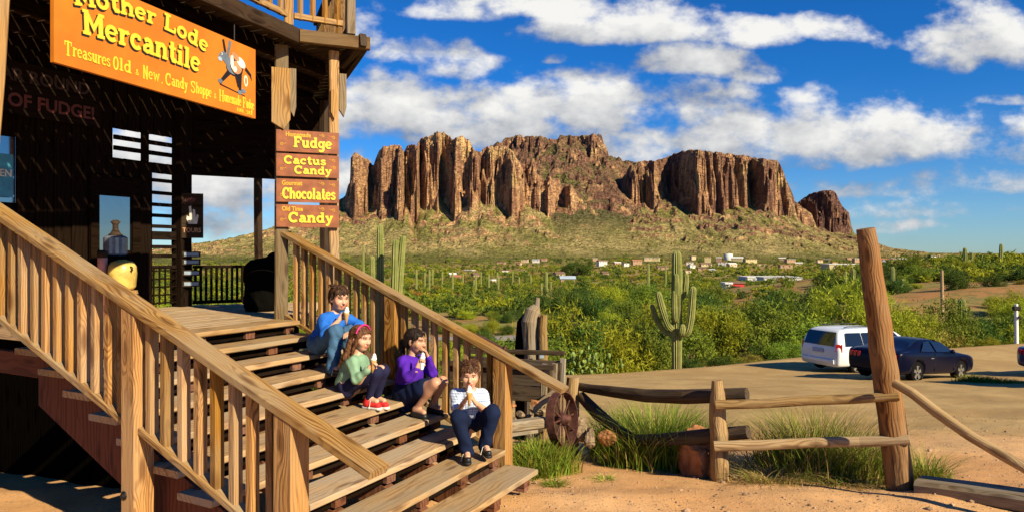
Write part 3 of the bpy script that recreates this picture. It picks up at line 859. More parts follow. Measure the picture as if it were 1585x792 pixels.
    up = Vector((0, 0, 1)); zc = ZB + .07
    mb = MB(); mb.beam(CC - UF * 6 + up * zc, CC + up * zc, .06, .14, jag=.004); part(mb, 'edge_beam', M['dark'])
    mb = MB(); mb.beam(CC + up * (zc + .0) - DCH * .0 + NCH * .034, C2 + DCH * .05 + up * zc + NCH * .034, .07, .125, jag=.003); part(mb, 'edge_beam', M['beam'])
    mb = MB(); mb.beam(C2 + up * zc, C2 + D3 * 3.6 + up * zc, .06, .14, jag=.004); part(mb, 'edge_beam', M['dark'])
    mb = MB(); mb.beam(C2 + DCH * -.02 + NCH * .09 + up * (zc + .02), P2 + NCH * -.3 + DCH * .12 + up * (ZB - .02), .07, .13); part(mb, 'joist', M['dark'])
    mb = MB()
    u = -6.0
    while u < 3.0:
        a0 = float(np.interp(u, [-6, 0, .433, 3.0], [0.02, 0.02, -.43, 2.1]))
        p = CC + UF * (u + .07) + up * (ZB + .158)
        mb.beam(p + AF * a0, p + AF * 6.5, .116, .018, bev=.002)
        u += .14
    part(mb, 'balcony_floor', M['dark'])
    mb = MB()
    for k in range(10):
        a = .5 + k * .55
        u1 = float(np.interp(a, [0, 2.2, 6], [.6, 3.0, 3.0])) - .1
        mb.beam(CC + AF * a - UF * 6 + up * (ZB + .07), CC + AF * a + UF * u1 + up * (ZB + .07), .05, .138)
    part(mb, 'joist', M['black'])
    mb = MB()
    mb.beam(S(7.5, 5.6, 3.38), Vector((-2.52, 9.3, 3.38)), .05, 1.12)
    part(mb, 'header_board', M['black'])
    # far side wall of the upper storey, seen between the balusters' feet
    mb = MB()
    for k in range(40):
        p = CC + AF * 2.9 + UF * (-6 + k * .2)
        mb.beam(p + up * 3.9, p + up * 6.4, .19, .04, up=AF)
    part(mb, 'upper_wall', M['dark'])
    # balcony railing
    zr = ZB + .175
    def brail(p, q, n, pm):
        mb = MB(); mb.beam(p + up * (zr + .10), q + up * (zr + .10), .045, .055); part(mb, 'balcony_rail', pm)
        mb = MB(); mb.beam(p + up * (zr + .9), q + up * (zr + .9), .11, .045); part(mb, 'balcony_rail', pm)
        for k in range(n):
            x = p.lerp(q, (k + .5) / n)
            mb = MB(); mb.beam(x + up * (zr + .07), x + up * (zr + .88), .042, .042, up=AF); part(mb, 'baluster', M['baluster'])
    c0 = CC + AF * .08 - UF * .06; c1 = C2 + AF * .10 - DCH * .05
    brail(c0 - UF * 4, c0 - UF * .04, 26, M['porchpost'])
    brail(c0 + DCH * .05, c1 - DCH * .08, 4, M['porchpost'])
    brail(c1 + D3 * .1, c1 + D3 * 2.6, 16, M['dark'])
    for p, m in ((c0, 'porchpost'), (c1, 'greypost'), (c0 - UF * 2.2, 'porchpost')):
        mb = MB(); mb.beam(p + up * zr, p + up * (zr + 1.1), .085, .085, up=NCH); part(mb, 'balcony_post', M[m])
    # railing at the far side of the porch
    a = S(7.42, 5.64); b = Vector((-3.05, 9.0, 0))
    mb = MB()
    mb.beam(a + up * 1.69, b + up * 1.69, .05, .035); mb.beam(a + up * 1.255, b + up * 1.255, .05, .04)
    r = part(mb, 'porch_rail', M['black'])
    n = 17
    for k in range(n):
        x = a.lerp(b, (k + .5) / n)
        mb = MB(); mb.beam(x + up * 1.27, x + up * 1.68, .026, .026); part(mb, 'baluster', M['black'])
    mb = MB()
    for k in range(5):
        x = S(7.49, 5.17 + k * .075); mb.beam(x + up * 1.25, x + up * 1.70, .018, .018)
    for k in range(5): mb.beam(S(7.485, 5.15, 1.27 + k * .095), S(7.485, 5.48, 1.27 + k * .095), .018, .018)
    part(mb, 'lattice', M['black'])
    return st
def glass_mat():
    m, N, b, out = new_mat('porch_window_glass')
    b.inputs['Base Color'].default_value = (.01, .012, .014, 1)
    b.inputs['Roughness'].default_value = .04
    b.inputs['Specular IOR Level'].default_value = 1.0
    b.inputs['IOR'].default_value = 2.4
    return m
M['glass'] = glass_mat()
make_store()

# ------------------------------------------------------------------ lettering
G = {}
def _arc(cx, cy, rx, ry, a0, a1, n=14):
    return [(cx + rx * math.cos(R(a0 + (a1 - a0) * i / n)), cy + ry * math.sin(R(a0 + (a1 - a0) * i / n))) for i in range(n + 1)]
_th = .13
def _ser(*l): return [(.135, [(x - w, y), (x + w, y)]) for x, y, w in l]
_s = .205
G['M'] = (1.12, [(_s, [(.2, 0), (.2, 1)]), (_s, [(.92, 0), (.92, 1)]), (.17, [(.2, .95), (.56, .32), (.92, .95)])] + _ser((.2, .065, .19), (.92, .065, .19), (.15, .935, .14), (.97, .935, .14)))
G['o'] = (.74, [(.185, _arc(.37, .35, .25, .275, 0, 360, 22))])
G['t'] = (.58, [(_s, [(.26, .95), (.26, .22), (.33, .09), (.45, .085), (.53, .16)]), (.13, [(.06, .66), (.5, .66)])])
G['h'] = (.84, [(_s, [(.19, 0), (.19, 1)]), (_s, [(.2, .45), (.32, .61), (.5, .62), (.63, .5), (.63, 0)])] + _ser((.19, .065, .17), (.65, .065, .17), (.14, .935, .13)))
G['n'] = (.84, [(_s, [(.19, 0), (.19, .68)]), (_s, [(.2, .45), (.32, .61), (.5, .62), (.63, .5), (.63, 0)])] + _ser((.19, .065, .17), (.65, .065, .17), (.13, .62, .12)))
G['e'] = (.72, [(.17, _arc(.36, .35, .26, .275, 8, 318, 20)), (.11, [(.12, .36), (.6, .36)])])
G['r'] = (.66, [(_s, [(.2, 0), (.2, .68)]), (.16, [(.2, .42), (.32, .57), (.46, .61)]), (.17, [(.46, .66), (.56, .52)])] + _ser((.2, .065, .18), (.13, .62, .12)))
G['L'] = (.86, [(_s, [(.22, 0), (.22, 1)]), (.16, [(.06, .08), (.78, .08)]), (.13, [(.755, .08), (.755, .36)])] + _ser((.22, .935, .2)))
G['d'] = (.82, [(.18, _arc(.36, .35, .24, .275, 0, 360, 20)), (_s, [(.6, 0), (.6, 1)])] + _ser((.66, .065, .14), (.54, .935, .13)))
G['c'] = (.70, [(.18, _arc(.37, .35, .26, .275, 48, 320, 18)), (.16, [(.54, .44), (.54, .64)])])
G['a'] = (.76, [(.19, [(.56, 0), (.56, .44), (.47, .59), (.32, .625), (.15, .55)]), (.16, [(.56, .38), (.3, .37), (.14, .25), (.16, .12), (.3, .065), (.45, .12), (.56, .22)])] + _ser((.64, .065, .11)))
G['i'] = (.46, [(_s, [(.23, 0), (.23, .68)]), (.2, [(.13, .88), (.33, .88)])] + _ser((.23, .065, .19), (.17, .62, .12)))
G['l'] = (.46, [(_s, [(.23, 0), (.23, 1)])] + _ser((.23, .065, .19), (.17, .935, .13)))
G['F'] = (.86, [(_s, [(.24, 0), (.24, 1)]), (.16, [(.06, .92), (.8, .92)]), (.13, [(.77, .92), (.77, .66)]), (.13, [(.24, .52), (.54, .52)]), (.1, [(.55, .4), (.55, .64)])] + _ser((.24, .065, .2)))
G['u'] = (.84, [(_s, [(.19, .68), (.19, .25), (.27, .1), (.42, .075), (.58, .2)]), (_s, [(.6, 0), (.6, .68)])] + _ser((.13, .62, .12), (.54, .62, .12), (.68, .065, .12)))
G['g'] = (.78, [(.17, _arc(.36, .36, .23, .25, 0, 360, 20)), (.19, [(.6, .66), (.6, -.1), (.5, -.24), (.3, -.26), (.13, -.18)])] + _ser((.66, .62, .12)))
G['C'] = (.92, [(.2, _arc(.49, .5, .36, .42, 42, 318, 22)), (.15, [(.78, .62), (.78, .96)])])
G['s'] = (.66, [(.155, [(.53, .5), (.45, .6), (.3, .635), (.15, .56), (.15, .45), (.3, .37), (.44, .31), (.53, .21), (.47, .09), (.3, .06), (.14, .11), (.09, .22)])])
G['y'] = (.76, [(.19, [(.16, .66), (.4, .1)]), (.16, [(.62, .66), (.34, -.1), (.22, -.24), (.08, -.2)])] + _ser((.16, .62, .15), (.6, .62, .14)))
G[' '] = (.42, [])
G['T'] = (.86, [(_s, [(.43, 0), (.43, 1)]), (.16, [(.05, .92), (.81, .92)]), (.12, [(.09, .96), (.09, .68)]), (.12, [(.77, .96), (.77, .68)])] + _ser((.43, .065, .18)))
G['O'] = (.92, [(.2, _arc(.46, .5, .34, .42, 0, 360, 22))])
G['N'] = (1.0, [(_s, [(.2, 0), (.2, 1)]), (_s, [(.8, 0), (.8, 1)]), (.17, [(.2, .95), (.8, .05)])] + _ser((.2, .065, .16), (.16, .935, .14), (.82, .935, .16)))
G['H'] = (1.0, [(_s, [(.2, 0), (.2, 1)]), (_s, [(.8, 0), (.8, 1)]), (.13, [(.2, .5), (.8, .5)])] + _ser((.2, .065, .17), (.2, .935, .17), (.8, .065, .17), (.8, .935, .17)))
G['S'] = (.80, [(.17, [(.68, .74), (.58, .88), (.40, .93), (.2, .86), (.14, .70), (.26, .57), (.5, .48), (.66, .35), (.64, .16), (.45, .06), (.22, .10), (.12, .26)]), (.12, [(.68, .66), (.68, .98)])])
G['w'] = (1.06, [(.17, [(.14, .66), (.32, .05), (.53, .60)]), (.17, [(.53, .60), (.72, .05), (.92, .66)])] + _ser((.14, .64, .13), (.92, .64, .13)))
G['p'] = (.80, [(_s, [(.2, .68), (.2, -.28)]), (.17, _arc(.45, .35, .22, .275, 0, 360, 18))] + _ser((.2, -.25, .16), (.14, .62, .12)))
G['m'] = (1.16, [(_s, [(.18, 0), (.18, .68)]), (.17, [(.2, .45), (.3, .6), (.44, .62), (.56, .5), (.56, 0)]), (.17, [(.58, .45), (.7, .6), (.84, .62), (.96, .5), (.96, 0)])] + _ser((.18, .065, .14), (.56, .065, .13), (.97, .065, .14)))
G[','] = (.34, [(.15, [(.17, .10), (.17, 0), (.10, -.12)])])
G['&'] = (.8, [(.13, [(.72, .05), (.3, .45), (.26, .62), (.38, .68), (.48, .58), (.36, .42), (.16, .24), (.2, .07), (.42, .04), (.66, .34)])])
G['R'] = (.9, [(_s, [(.22, 0), (.22, 1)]), (.15, [(.2, .92), (.55, .92), (.68, .8), (.66, .6), (.52, .5), (.22, .5)]), (.16, [(.46, .5), (.74, .04)])])
G['.'] = (.32, [(.16, [(.09, .06), (.25, .06)])])

def ribbon(mb, pts, w, plane, h0, h1, sx=1, sy=1):
    """thick stroke raised from h0 to h1 above a plane(x, y, h) -> point"""
    P = [Vector((x * sx, y * sy)) for x, y in pts]
    n = len(P)
    closed = (P[0] - P[-1]).length < 1e-4
    Lf, Rt = [], []
    for i in range(n):
        a = P[i - 1] if i else (P[-2] if closed else None)
        b = P[i + 1] if i < n - 1 else (P[1] if closed else None)
        d1 = (P[i] - a).normalized() if a is not None else None
        d2 = (b - P[i]).normalized() if b is not None else None
        d = ((d1 or d2) + (d2 or d1)).normalized()
        nn = Vector((-d.y, d.x))
        k = 1.0
        if d1 is not None and d2 is not None: k = min(1.8, 1 / max(.4, nn.dot(Vector((-d1.y, d1.x)))))
        hw = w * (sx + sy) * .25 * k
        Lf.append(P[i] + nn * hw); Rt.append(P[i] - nn * hw)
    V = []
    for i in range(n):
        V += [plane(*Lf[i], h0), plane(*Rt[i], h0), plane(*Rt[i], h1), plane(*Lf[i], h1)]
    F = []
    for i in range(n - 1):
        for k in range(4):
            F.append((i * 4 + k, i * 4 + (k + 1) % 4, i * 4 + 4 + (k + 1) % 4, i * 4 + 4 + k))
    F += [(3, 2, 1, 0), ((n - 1) * 4, (n - 1) * 4 + 1, (n - 1) * 4 + 2, (n - 1) * 4 + 3)]
    mb.add(V, F)
def fitword(mb, text, plane, x0, y0, size, h, fit, fat=0.0):
    return word(mb, text, plane, x0, y0, size, h, fit / (sum(G[c][0] for c in text) * size), 0, None, fat)
def word(mb, text, plane, x0, y0, size, h, xs=1.0, track=0.0, arch=None, fat=0.0):
    """slab letters set on a plane; arch(x) -> (dy, angle)"""
    x = x0
    k = 0
    for ch in text:
        adv, strokes = G[ch]
        adv = adv * size * xs + track
        dy, ang = arch(x + adv / 2) if arch else (0, 0)
        ca, sa = math.cos(ang), math.sin(ang)
        xc = x + adv / 2
        for w, pts in strokes:
            hh = h + .0002 * (k % 13); k += 1
            def pl(a, b, z, xc=xc, dy=dy):
                a = a - adv / 2
                return plane(xc + a * ca - b * sa, y0 + dy + a * sa + b * ca, z)
            ribbon(mb, pts, w + fat, pl, h * .2, hh, size * xs, size)
        x += adv
    return x
def script(text, plane, x0, y0, size, h, mat, parent, B, xs=1.0, bold=.0, fit=None):
    """small lettering from a text curve turned into a mesh"""
    cu = bpy.data.curves.new('lettering', 'FONT')
    cu.body = text; cu.size = size; cu.extrude = .0012; cu.offset = bold; cu.resolution_u = 3
    tmp = bpy.data.objects.new('lettering', cu)
    COL.objects.link(tmp)
    dg = bpy.context.evaluated_depsgraph_get()
    me = bpy.data.meshes.new_from_object(tmp.evaluated_get(dg))
    bpy.data.objects.remove(tmp)
    if fit: xs = fit / max(v.co.x for v in me.vertices)
    for v in me.vertices:
        x = x0 + v.co.x * xs
        v.co = plane(x, y0 + v.co.y, h + v.co.z) - B
    me.materials.clear(); me.materials.append(mat)
    o = bpy.data.objects.new('lettering', me)
    return link(o, parent)
def plane_of(o, r, n):
    up = Vector((0, 0, 1))
    return lambda x, y, h: o + r * x + up * y + n * h

def scrolls(mb, plane, spots, sz):
    for x, y, fl in spots:
        pts = [(x + fl * sz * (.16 + .30 * t) * math.cos(8.5 * t), y + sz * (.16 + .30 * t) * math.sin(8.5 * t)) for t in [i / 18 for i in range(19)]]
        a = pts[-1]; pts += [(a[0] - fl * sz * .4 * k, a[1] - sz * .25 * math.sin(k * 1.6)) for k in (.5, 1.0, 1.6, 2.2)]
        ribbon(mb, pts, .0032, plane, .001, .0022)

def signs():
    # hanging store sign
    BR = K(395, 184, 6.0); BL = Vector((-2.811, 4.222, BR.z)); r = (BR - BL); L = r.length; r.normalize()
    n = Vector((r.y, -r.x, 0)); Hs = .60
    if n.x < 0: n = -n
    sg = thing('hanging_sign', 'big orange store sign hung under the balcony edge', 'sign', (BL + BR) / 2)
    B = Vector(sg.location)
    pl = plane_of(BL, r, n)
    def part(mb, name, mat):
        mb.v = [tuple(Vector(v) - B) for v in mb.v]
        return mb.build(name, mat, sg)
    mb = MB(); mb.prism([pl(0, 0, -.03), pl(L, 0, -.03), pl(L, Hs, -.03), pl(0, Hs, -.03)], n * .03); part(mb, 'sign_board', M['sign'])
    arch = lambda x: (-.20 * (x - .74) ** 2, math.atan(-.4 * (x - .74)))
    arch2 = lambda x: (.008 - .05 * (x - .72) ** 2, math.atan(-.10 * (x - .72)))
    for off, mat, h, nm in (((-.010, -.012), M['ink'], .0015, 'letter_shadow'), ((0, 0), M['yellow'], .005, 'big_letters')):
        mb = MB()
        word(mb, 'Mother Lode', pl, .135 + off[0], .468 + off[1], .122, h, 1.15, 0, arch, .03 if nm == 'letter_shadow' else .01)
        word(mb, 'Mercantile', pl, .195 + off[0], .238 + off[1], .158, h, .915, 0, arch2, .03 if nm == 'letter_shadow' else .01)
        part(mb, nm, mat)
    for wd, xa, xb in (('Treasures', .065, .40), ('Old', .42, .57), ('&', .60, .635), ('New', .665, .815), (',', .83, .845), ('Candy', .865, 1.085), ('Shoppe', 1.11, 1.335), ('&', 1.36, 1.39), ('Homemade', 1.42, 1.68), ('Fudge', 1.70, 1.845)):
        if len(wd) > 1:
            w1 = min(.055, (xb - xa) * .30)
            mb = MB(); fitword(mb, wd[0], pl, xa, .058, .098, .003, w1, -.05); fitword(mb, wd[1:], pl, xa + w1 + .003, .066, .088, .003, xb - xa - w1 - .003, -.04); part(mb, 'small_letters', M['yellow'])
        else:
            mb = MB(); fitword(mb, wd, pl, xa, .068, .06, .003, xb - xa, -.03); part(mb, 'small_letters', M['yellow'])
    mb = MB(); fitword(mb, 'R.M.R. , S.R.R.', pl, 1.63, .018, .032, .003, .2); part(mb, 'small_letters', M['yellow'])
    # painted pack burro: flat raised shapes
    cx, cz, s = 1.60, .36, .18
    def shape(pts, h, mat, name):
        mb = MB(); mb.prism([pl(cx + x * s, cz + y * s, .001) for x, y in pts], n * h); part(mb, name, mat)
    ell = lambda x, y, a, b, k=14, rot=0: [(x + a * math.cos(t) * math.cos(rot) - b * math.sin(t) * math.sin(rot), y + a * math.cos(t) * math.sin(rot) + b * math.sin(t) * math.cos(rot)) for t in [6.283 * i / k for i in range(k)]]
    gm, tn, bk, wh = M['burro_grey'], M['pack_tan'], M['ink'], M['cream']
    shape(ell(0, -.02, .55, .30), .002, bk, 'burro_outline')
    for i, leg in enumerate(([(-.42, -.1), (-.95, -.72), (-.83, -.80), (-.22, -.25)], [(.25, -.2), (.30, -.95), (.45, -.95), (.5, -.1)], [(.0, -.2), (.22, -.78), (.36, -.74), (.25, -.15)])):
        shape(leg, .0024 + i * .0003, bk, 'burro_leg')
    for x, y in ((-.92, -.75), (.36, -.98), (.62, -.86)): shape(ell(x, y, .15, .10), .0036, gm, 'hoof')
    shape(ell(-.04, .0, .48, .25), .003, gm, 'burro_body')
    shape([(-.45, .0), (-.75, .25), (-.62, .60), (-.38, .55), (-.2, .2)], .0034, gm, 'burro_neck')
    shape(ell(-.80, .42, .30, .16, rot=.75), .0042, gm, 'burro_head'); shape(ell(-.95, .24, .12, .10), .0048, M['plate'], 'muzzle'); shape(ell(-.84, .50, .045, .06), .0050, wh, 'eye'); shape(ell(-.86, .50, .022, .03), .0054, bk, 'eye_pupil')
    shape([(-.66, .58), (-.80, 1.15), (-.70, 1.2), (-.55, .66)], .0046, bk, 'burro_ear'); shape([(-.5, .58), (-.36, 1.25), (-.22, 1.2), (-.38, .56)], .0046, gm, 'burro_ear')
    shape(ell(.14, .12, .42, .36), .0050, bk, 'pack_outline'); shape(ell(.12, .12, .36, .30), .0054, tn, 'pack'); shape(ell(.02, .02, .12, .14), .0058, M['cream'], 'pouch'); shape([(-.95, -.86), (.7, -1.06), (.72, -1.10), (-.95, -.92)], .0022, bk, 'ground_line'); shape(ell(.42, .42, .33, .20, rot=-.5), .0058, M['cream'], 'bedroll'); shape(ell(.05, .60, .28, .15, rot=-.4), .0062, tn, 'bedroll')
    shape(ell(-.18, .30, .10, .32), .0066, wh, 'strap'); shape(ell(.78, -.35, .13, .27), .0030, wh, 'pan'); shape(ell(.78, -.35, .07, .18), .0038, M['sign'], 'pan')
    shape([(.78, .30), (1.15, .05), (1.2, -.25), (1.05, -.05), (.72, .14)], .0028, bk, 'burro_tail')
    mb = MB()
    for x in (.25, L - .25): mb.tube([pl(x, Hs - .02, -.015), pl(x, Hs + .14, -.015)], .006, 6)
    part(mb, 'hanger', M['steel'])

    # four boards on the two porch posts
    base = P1 + NCH * .075
    data = [(3.061, 2.85, 'Homemade', 'terracotta board lettered Fudge, topmost of four on the porch posts'), (2.83, 2.608, '', 'terracotta board lettered Cactus Candy on the porch posts'),
            (2.583, 2.356, 'Gourmet', 'terracotta board lettered Chocolates on the porch posts'), (2.331, 2.111, 'Old Time', 'terracotta board lettered Old Time Candy, lowest on the porch posts')]
    big = [[('Fudge', .158, .045, .105, .88)], [('Cactus', .068, .122, .078, 1.17), ('Candy', .165, .028, .078, 1.13)], [('Chocolates', .055, .03, .112, .64)], [('Candy', .11, .045, .100, 1.05)]]
    for (z1, z0, small, lab), bw in zip(data, big):
        x0 = -.053; Wd = .599
        o = base + DCH * x0 + Vector((0, 0, z0))
        t = thing('hanging_board', lab, 'sign', o + DCH * Wd / 2, 0, 'boards on the porch posts')
        B = Vector(t.location); pl = plane_of(o, DCH, NCH); H = z1 - z0
        def part(mb, name, mat):
            mb.v = [tuple(Vector(v) - B) for v in mb.v]; return mb.build(name, mat, t)
        mb = MB(); mb.prism([pl(0, 0, 0), pl(Wd, 0, 0), pl(Wd, H, 0), pl(0, H, 0)], NCH * .022); part(mb, 'sign_board', M['board'])
        pl2 = plane_of(o + NCH * .022, DCH, NCH)
        for off, mat, h, nm, ft in (((-.003, -.004), M['ink'], .001, 'letter_shadow', .05), ((0, 0), M['yellow'], .004, 'big_letters', .03)):
            mb = MB()
            for tx, x, y, s, xs in bw: word(mb, tx, pl2, x + off[0], y + off[1], s, h, xs, 0, None, ft)
            part(mb, nm, mat)
        if small: script(small, pl2, .05 if small != 'Homemade' else .085, H - .062, .062, .002, M['palegold'], t, B, .82, .002)
        mb = MB(); scrolls(mb, pl2, [(.545, H - .05, 1), (.05, .07, -1), (.44, H - .04, 1) if small else (.55, .10, 1)], .035); part(mb, 'scroll_ornament', M['palegold'])

    # dark fudge sign over the porch wall
    o = S(7.38, 2.72, 3.20); r = U_; n = -A_
    t = thing('fudge_sign', 'dark board with red fudge lettering high on the shaded porch wall', 'sign', o)
    B = Vector(t.location); pl = plane_of(o, r, n)
    mb = MB(); mb.prism([pl(0, 0, -.02), pl(1.75, 0, -.02), pl(1.75, .52, -.02), pl(0, .52, -.02)], n * .02); mb.v = [tuple(Vector(v) - B) for v in mb.v]; mb.build('sign_board', M['black'], t)
    script('YEAR ROUND', pl, .62, .33, .17, .002, M['dullred'], t, B, .95, .004); script('"TASTE" OF FUDGE!', pl, .22, .08, .18, .002, M['red'], t, B, .93, .005)
    # blue poster in the window
    o = S(7.49, 3.43, 2.40); t = thing('window_poster', 'blue poster lettered OPEN in the porch window at the left edge', 'poster', o)
    B = Vector(o); pl = plane_of(o, U_, -A_)
    mb = MB(); mb.prism([pl(0, 0, -.006), pl(.25, 0, -.006), pl(.25, .42, -.006), pl(0, .42, -.006)], -A_ * .006); mb.v = [tuple(Vector(v) - B) for v in mb.v]; mb.build('poster_sheet', M['blueposter'], t)
    script('OPEN', pl, .02, .2, .1, .002, M['cream'], t, B, .85, .002)
    # tour sign and name plates on the far porch post
    o = S(7.38, 5.42, 1.9) ; r = Vector((.93, .36, 0)).normalized(); n = Vector((r.y, -r.x, 0))
    o = S(7.40, 5.47, 0) + Vector((0, 0, EYE + (393 - 368) / FPX * 8.2))
    t = thing('tour_sign', 'dark sign with a white hand and TOURS lettering on the far porch post', 'sign', o); B = Vector(o); pl = plane_of(o, r, n)
    mb = MB(); mb.prism([pl(0, 0, -.015), pl(.24, 0, -.015), pl(.24, .54, -.015), pl(0, .54, -.015)], n * .015); mb.v = [tuple(Vector(v) - B) for v in mb.v]; mb.build('sign_board', M['dark'], t)
    script('JEEP', pl, .035, .43, .075, .002, M['red'], t, B, .9, .002); script('TOURS', pl, .012, .07, .075, .002, M['pack_tan'], t, B, .85, .002)
    mb = MB(); mb.prism([pl(x, y, .0005) for x, y in ((.075, .17), (.17, .17), (.19, .27), (.17, .29), (.155, .25), (.15, .34), (.125, .35), (.12, .26), (.105, .39), (.08, .38), (.09, .25), (.06, .27), (.055, .23))], n * .002)
    mb.v = [tuple(Vector(v) - B) for v in mb.v]; mb.build('painted_hand', M['cream'], t)
    for i, y in enumerate((398, 410, 427, 444)):
        o = S(7.40, 5.47, 0) + Vector((0, 0, EYE + (393 - y) / FPX * 8.2))
        t = thing('name_plate', ['uppermost bare pale plate in the row on the far porch post', 'second small lettered plate on the far porch post', 'third small lettered plate on the far porch post', 'lowest small lettered plate, nearest the porch floor'][i], 'sign', o, 0, 'small plates on the far porch post')
        B = Vector(o); pl = plane_of(o, r, n)
        mb = MB(); mb.prism([pl(.01, 0, -.012), pl(.21, 0, -.012), pl(.21, .07, -.012), pl(.01, .07, -.012)], n * .012); mb.v = [tuple(Vector(v) - B) for v in mb.v]; mb.build('plate', M['dark'], t)
        mb = MB(); mb.prism([pl(.03, .015, .0005), pl(.19, .015, .0005), pl(.19, .055, .0005), pl(.03, .055, .0005)], n * .001); mb.v = [tuple(Vector(v) - B) for v in mb.v]; mb.build('lettering_panel', M['plate'], t)
M['burro_grey'] = plain('burro_grey_paint', (.13, .16, .20), .5)
M['pack_tan'] = plain('pack_tan_paint', (.50, .24, .11), .5)
M['cream'] = plain('cream_paint', (.75, .68, .55), .5)
M['red'] = plain('red_letter_paint', (.14, .028, .012), .5)
M['dullred'] = plain('dull_red_letter_paint', (.045, .018, .01), .6)
M['blueposter'] = plain('blue_poster_print', (.06, .30, .42), .4)
M['plate'] = plain('grey_blue_plate', (.30, .38, .46), .4)
signs()
# ------------------------------------------------------------------ plants
def leaf_mat(name, c1, c2, trans=.36):
    m, N, b, out = new_mat(name)
    cv = attr(N, 'leaf', 'Fac')
    rnd = N.n('ShaderNodeObjectInfo').outputs['Random']
    c = N.mix(cv, c1, c2)
    hs = N.n('ShaderNodeHueSaturation', {'Hue': N.math('MULTIPLY_ADD', rnd, .035, .482), 'Value': N.math('MULTIPLY_ADD', rnd, .5, .75), 'Color': c})
    N.link(hs.outputs[0], b.inputs['Base Color'])
    b.inputs['Roughness'].default_value = .7
    b.inputs['Specular IOR Level'].default_value = .15
    tr = N.n('ShaderNodeBsdfTranslucent', {'Color': hs.outputs[0]})
    mx = N.n('ShaderNodeMixShader', {0: trans, 1: b.outputs[0], 2: tr.outputs[0]})
    N.link(mx.outputs[0], out.inputs[0])
    return m
LEAF = {
    'lime': leaf_mat('yellow_green_leaves', (.225, .255, .016), (.43, .45, .030)),
    'green': leaf_mat('mid_green_leaves', (.11, .17, .018), (.27, .33, .034)),
    'dark': leaf_mat('dark_green_leaves', (.035, .075, .012), (.12, .175, .024)),
    'olive': leaf_mat('olive_dry_leaves', (.20, .165, .03), (.38, .30, .055)),
    'grass': leaf_mat('green_grass_blades', (.12, .19, .016), (.31, .38, .04), .40),
    'straw': leaf_mat('straw_dry_blades', (.36, .25, .075), (.62, .46, .16), .25),
    'orange': leaf_mat('rust_dry_leaves', (.36, .15, .02), (.48, .24, .04), .2)}
M['twig'] = plain('grey_brown_twig', (.10, .07, .04), .9)

def bush_arrays(r, seed, n_cl, n_leaf, leaf, squash=.8, upright=.35, gap=.55, wr=(.28, .5)):
    """leaf triangles gathered in clumps spread unevenly through a dome of unit radius"""
    g = np.random.default_rng(seed)
    lobes = [(g.normal(0, .38), g.normal(0, .38), g.uniform(.35, .75), g.uniform(.35, .6)) for _ in range(6)]
    cl = []
    while len(cl) < n_cl:
        lx, ly, lz, lr = lobes[g.integers(6)]
        d = g.normal(size=3); d /= np.linalg.norm(d)
        p = np.array([lx, ly, lz * squash]) + d * lr * g.uniform(.45, 1.0) ** gap
        if p[2] > .05: cl.append(p)
    cl = np.array(cl)
    cc = np.repeat(cl, n_leaf, 0)
    tone = np.repeat(g.uniform(0, 1, n_cl), n_leaf)
    nl = len(cc)
    off = g.normal(size=(nl, 3)) * g.uniform(.05, .15, (nl, 1))
    P = cc + off
    P[:, 2] = np.maximum(P[:, 2], .01)
    d = g.normal(size=(nl, 3)); d[:, 2] += upright; d /= np.linalg.norm(d, axis=1, keepdims=True)
    s = g.normal(size=(nl, 3)); s -= d * (s * d).sum(1, keepdims=True); s /= np.linalg.norm(s, axis=1, keepdims=True)
    L = leaf * g.uniform(.6, 1.5, (nl, 1)); w = L * g.uniform(wr[0], wr[1], (nl, 1))
    V = np.stack([P - s * w, P + s * w, P + d * L * 1.6], 1).reshape(-1, 3) * r
    F = np.arange(nl * 3).reshape(-1, 3)
    tone = np.clip(np.repeat(tone * .6 + g.uniform(0, .4, nl), 3), 0, 1)
    return V, F, tone, cl * r
def bush_mesh(name, mat, r, seed, n_cl, n_leaf, leaf, stems=True, **kw):
    V, F, tone, cl = bush_arrays(r, seed, n_cl, n_leaf, leaf, **kw)
    o = npmesh(name, V, F, mat, attrs={'leaf': ('FLOAT', 'POINT', tone)})
    if stems:
        mb = MB()
        g = np.random.default_rng(seed + 50)
        for k in g.choice(len(cl), min(10, len(cl)), replace=False):
            p = cl[k]
            a = Vector((p[0] * .08, p[1] * .08, -.15)); b = Vector(p)
            mb.tube([a, a.lerp(b, .4) + Vector((0, 0, .12 * r)), b], [.035 * r, .022 * r, .008 * r], 5)
        mb.build('stem', M['twig'], o)
    return o

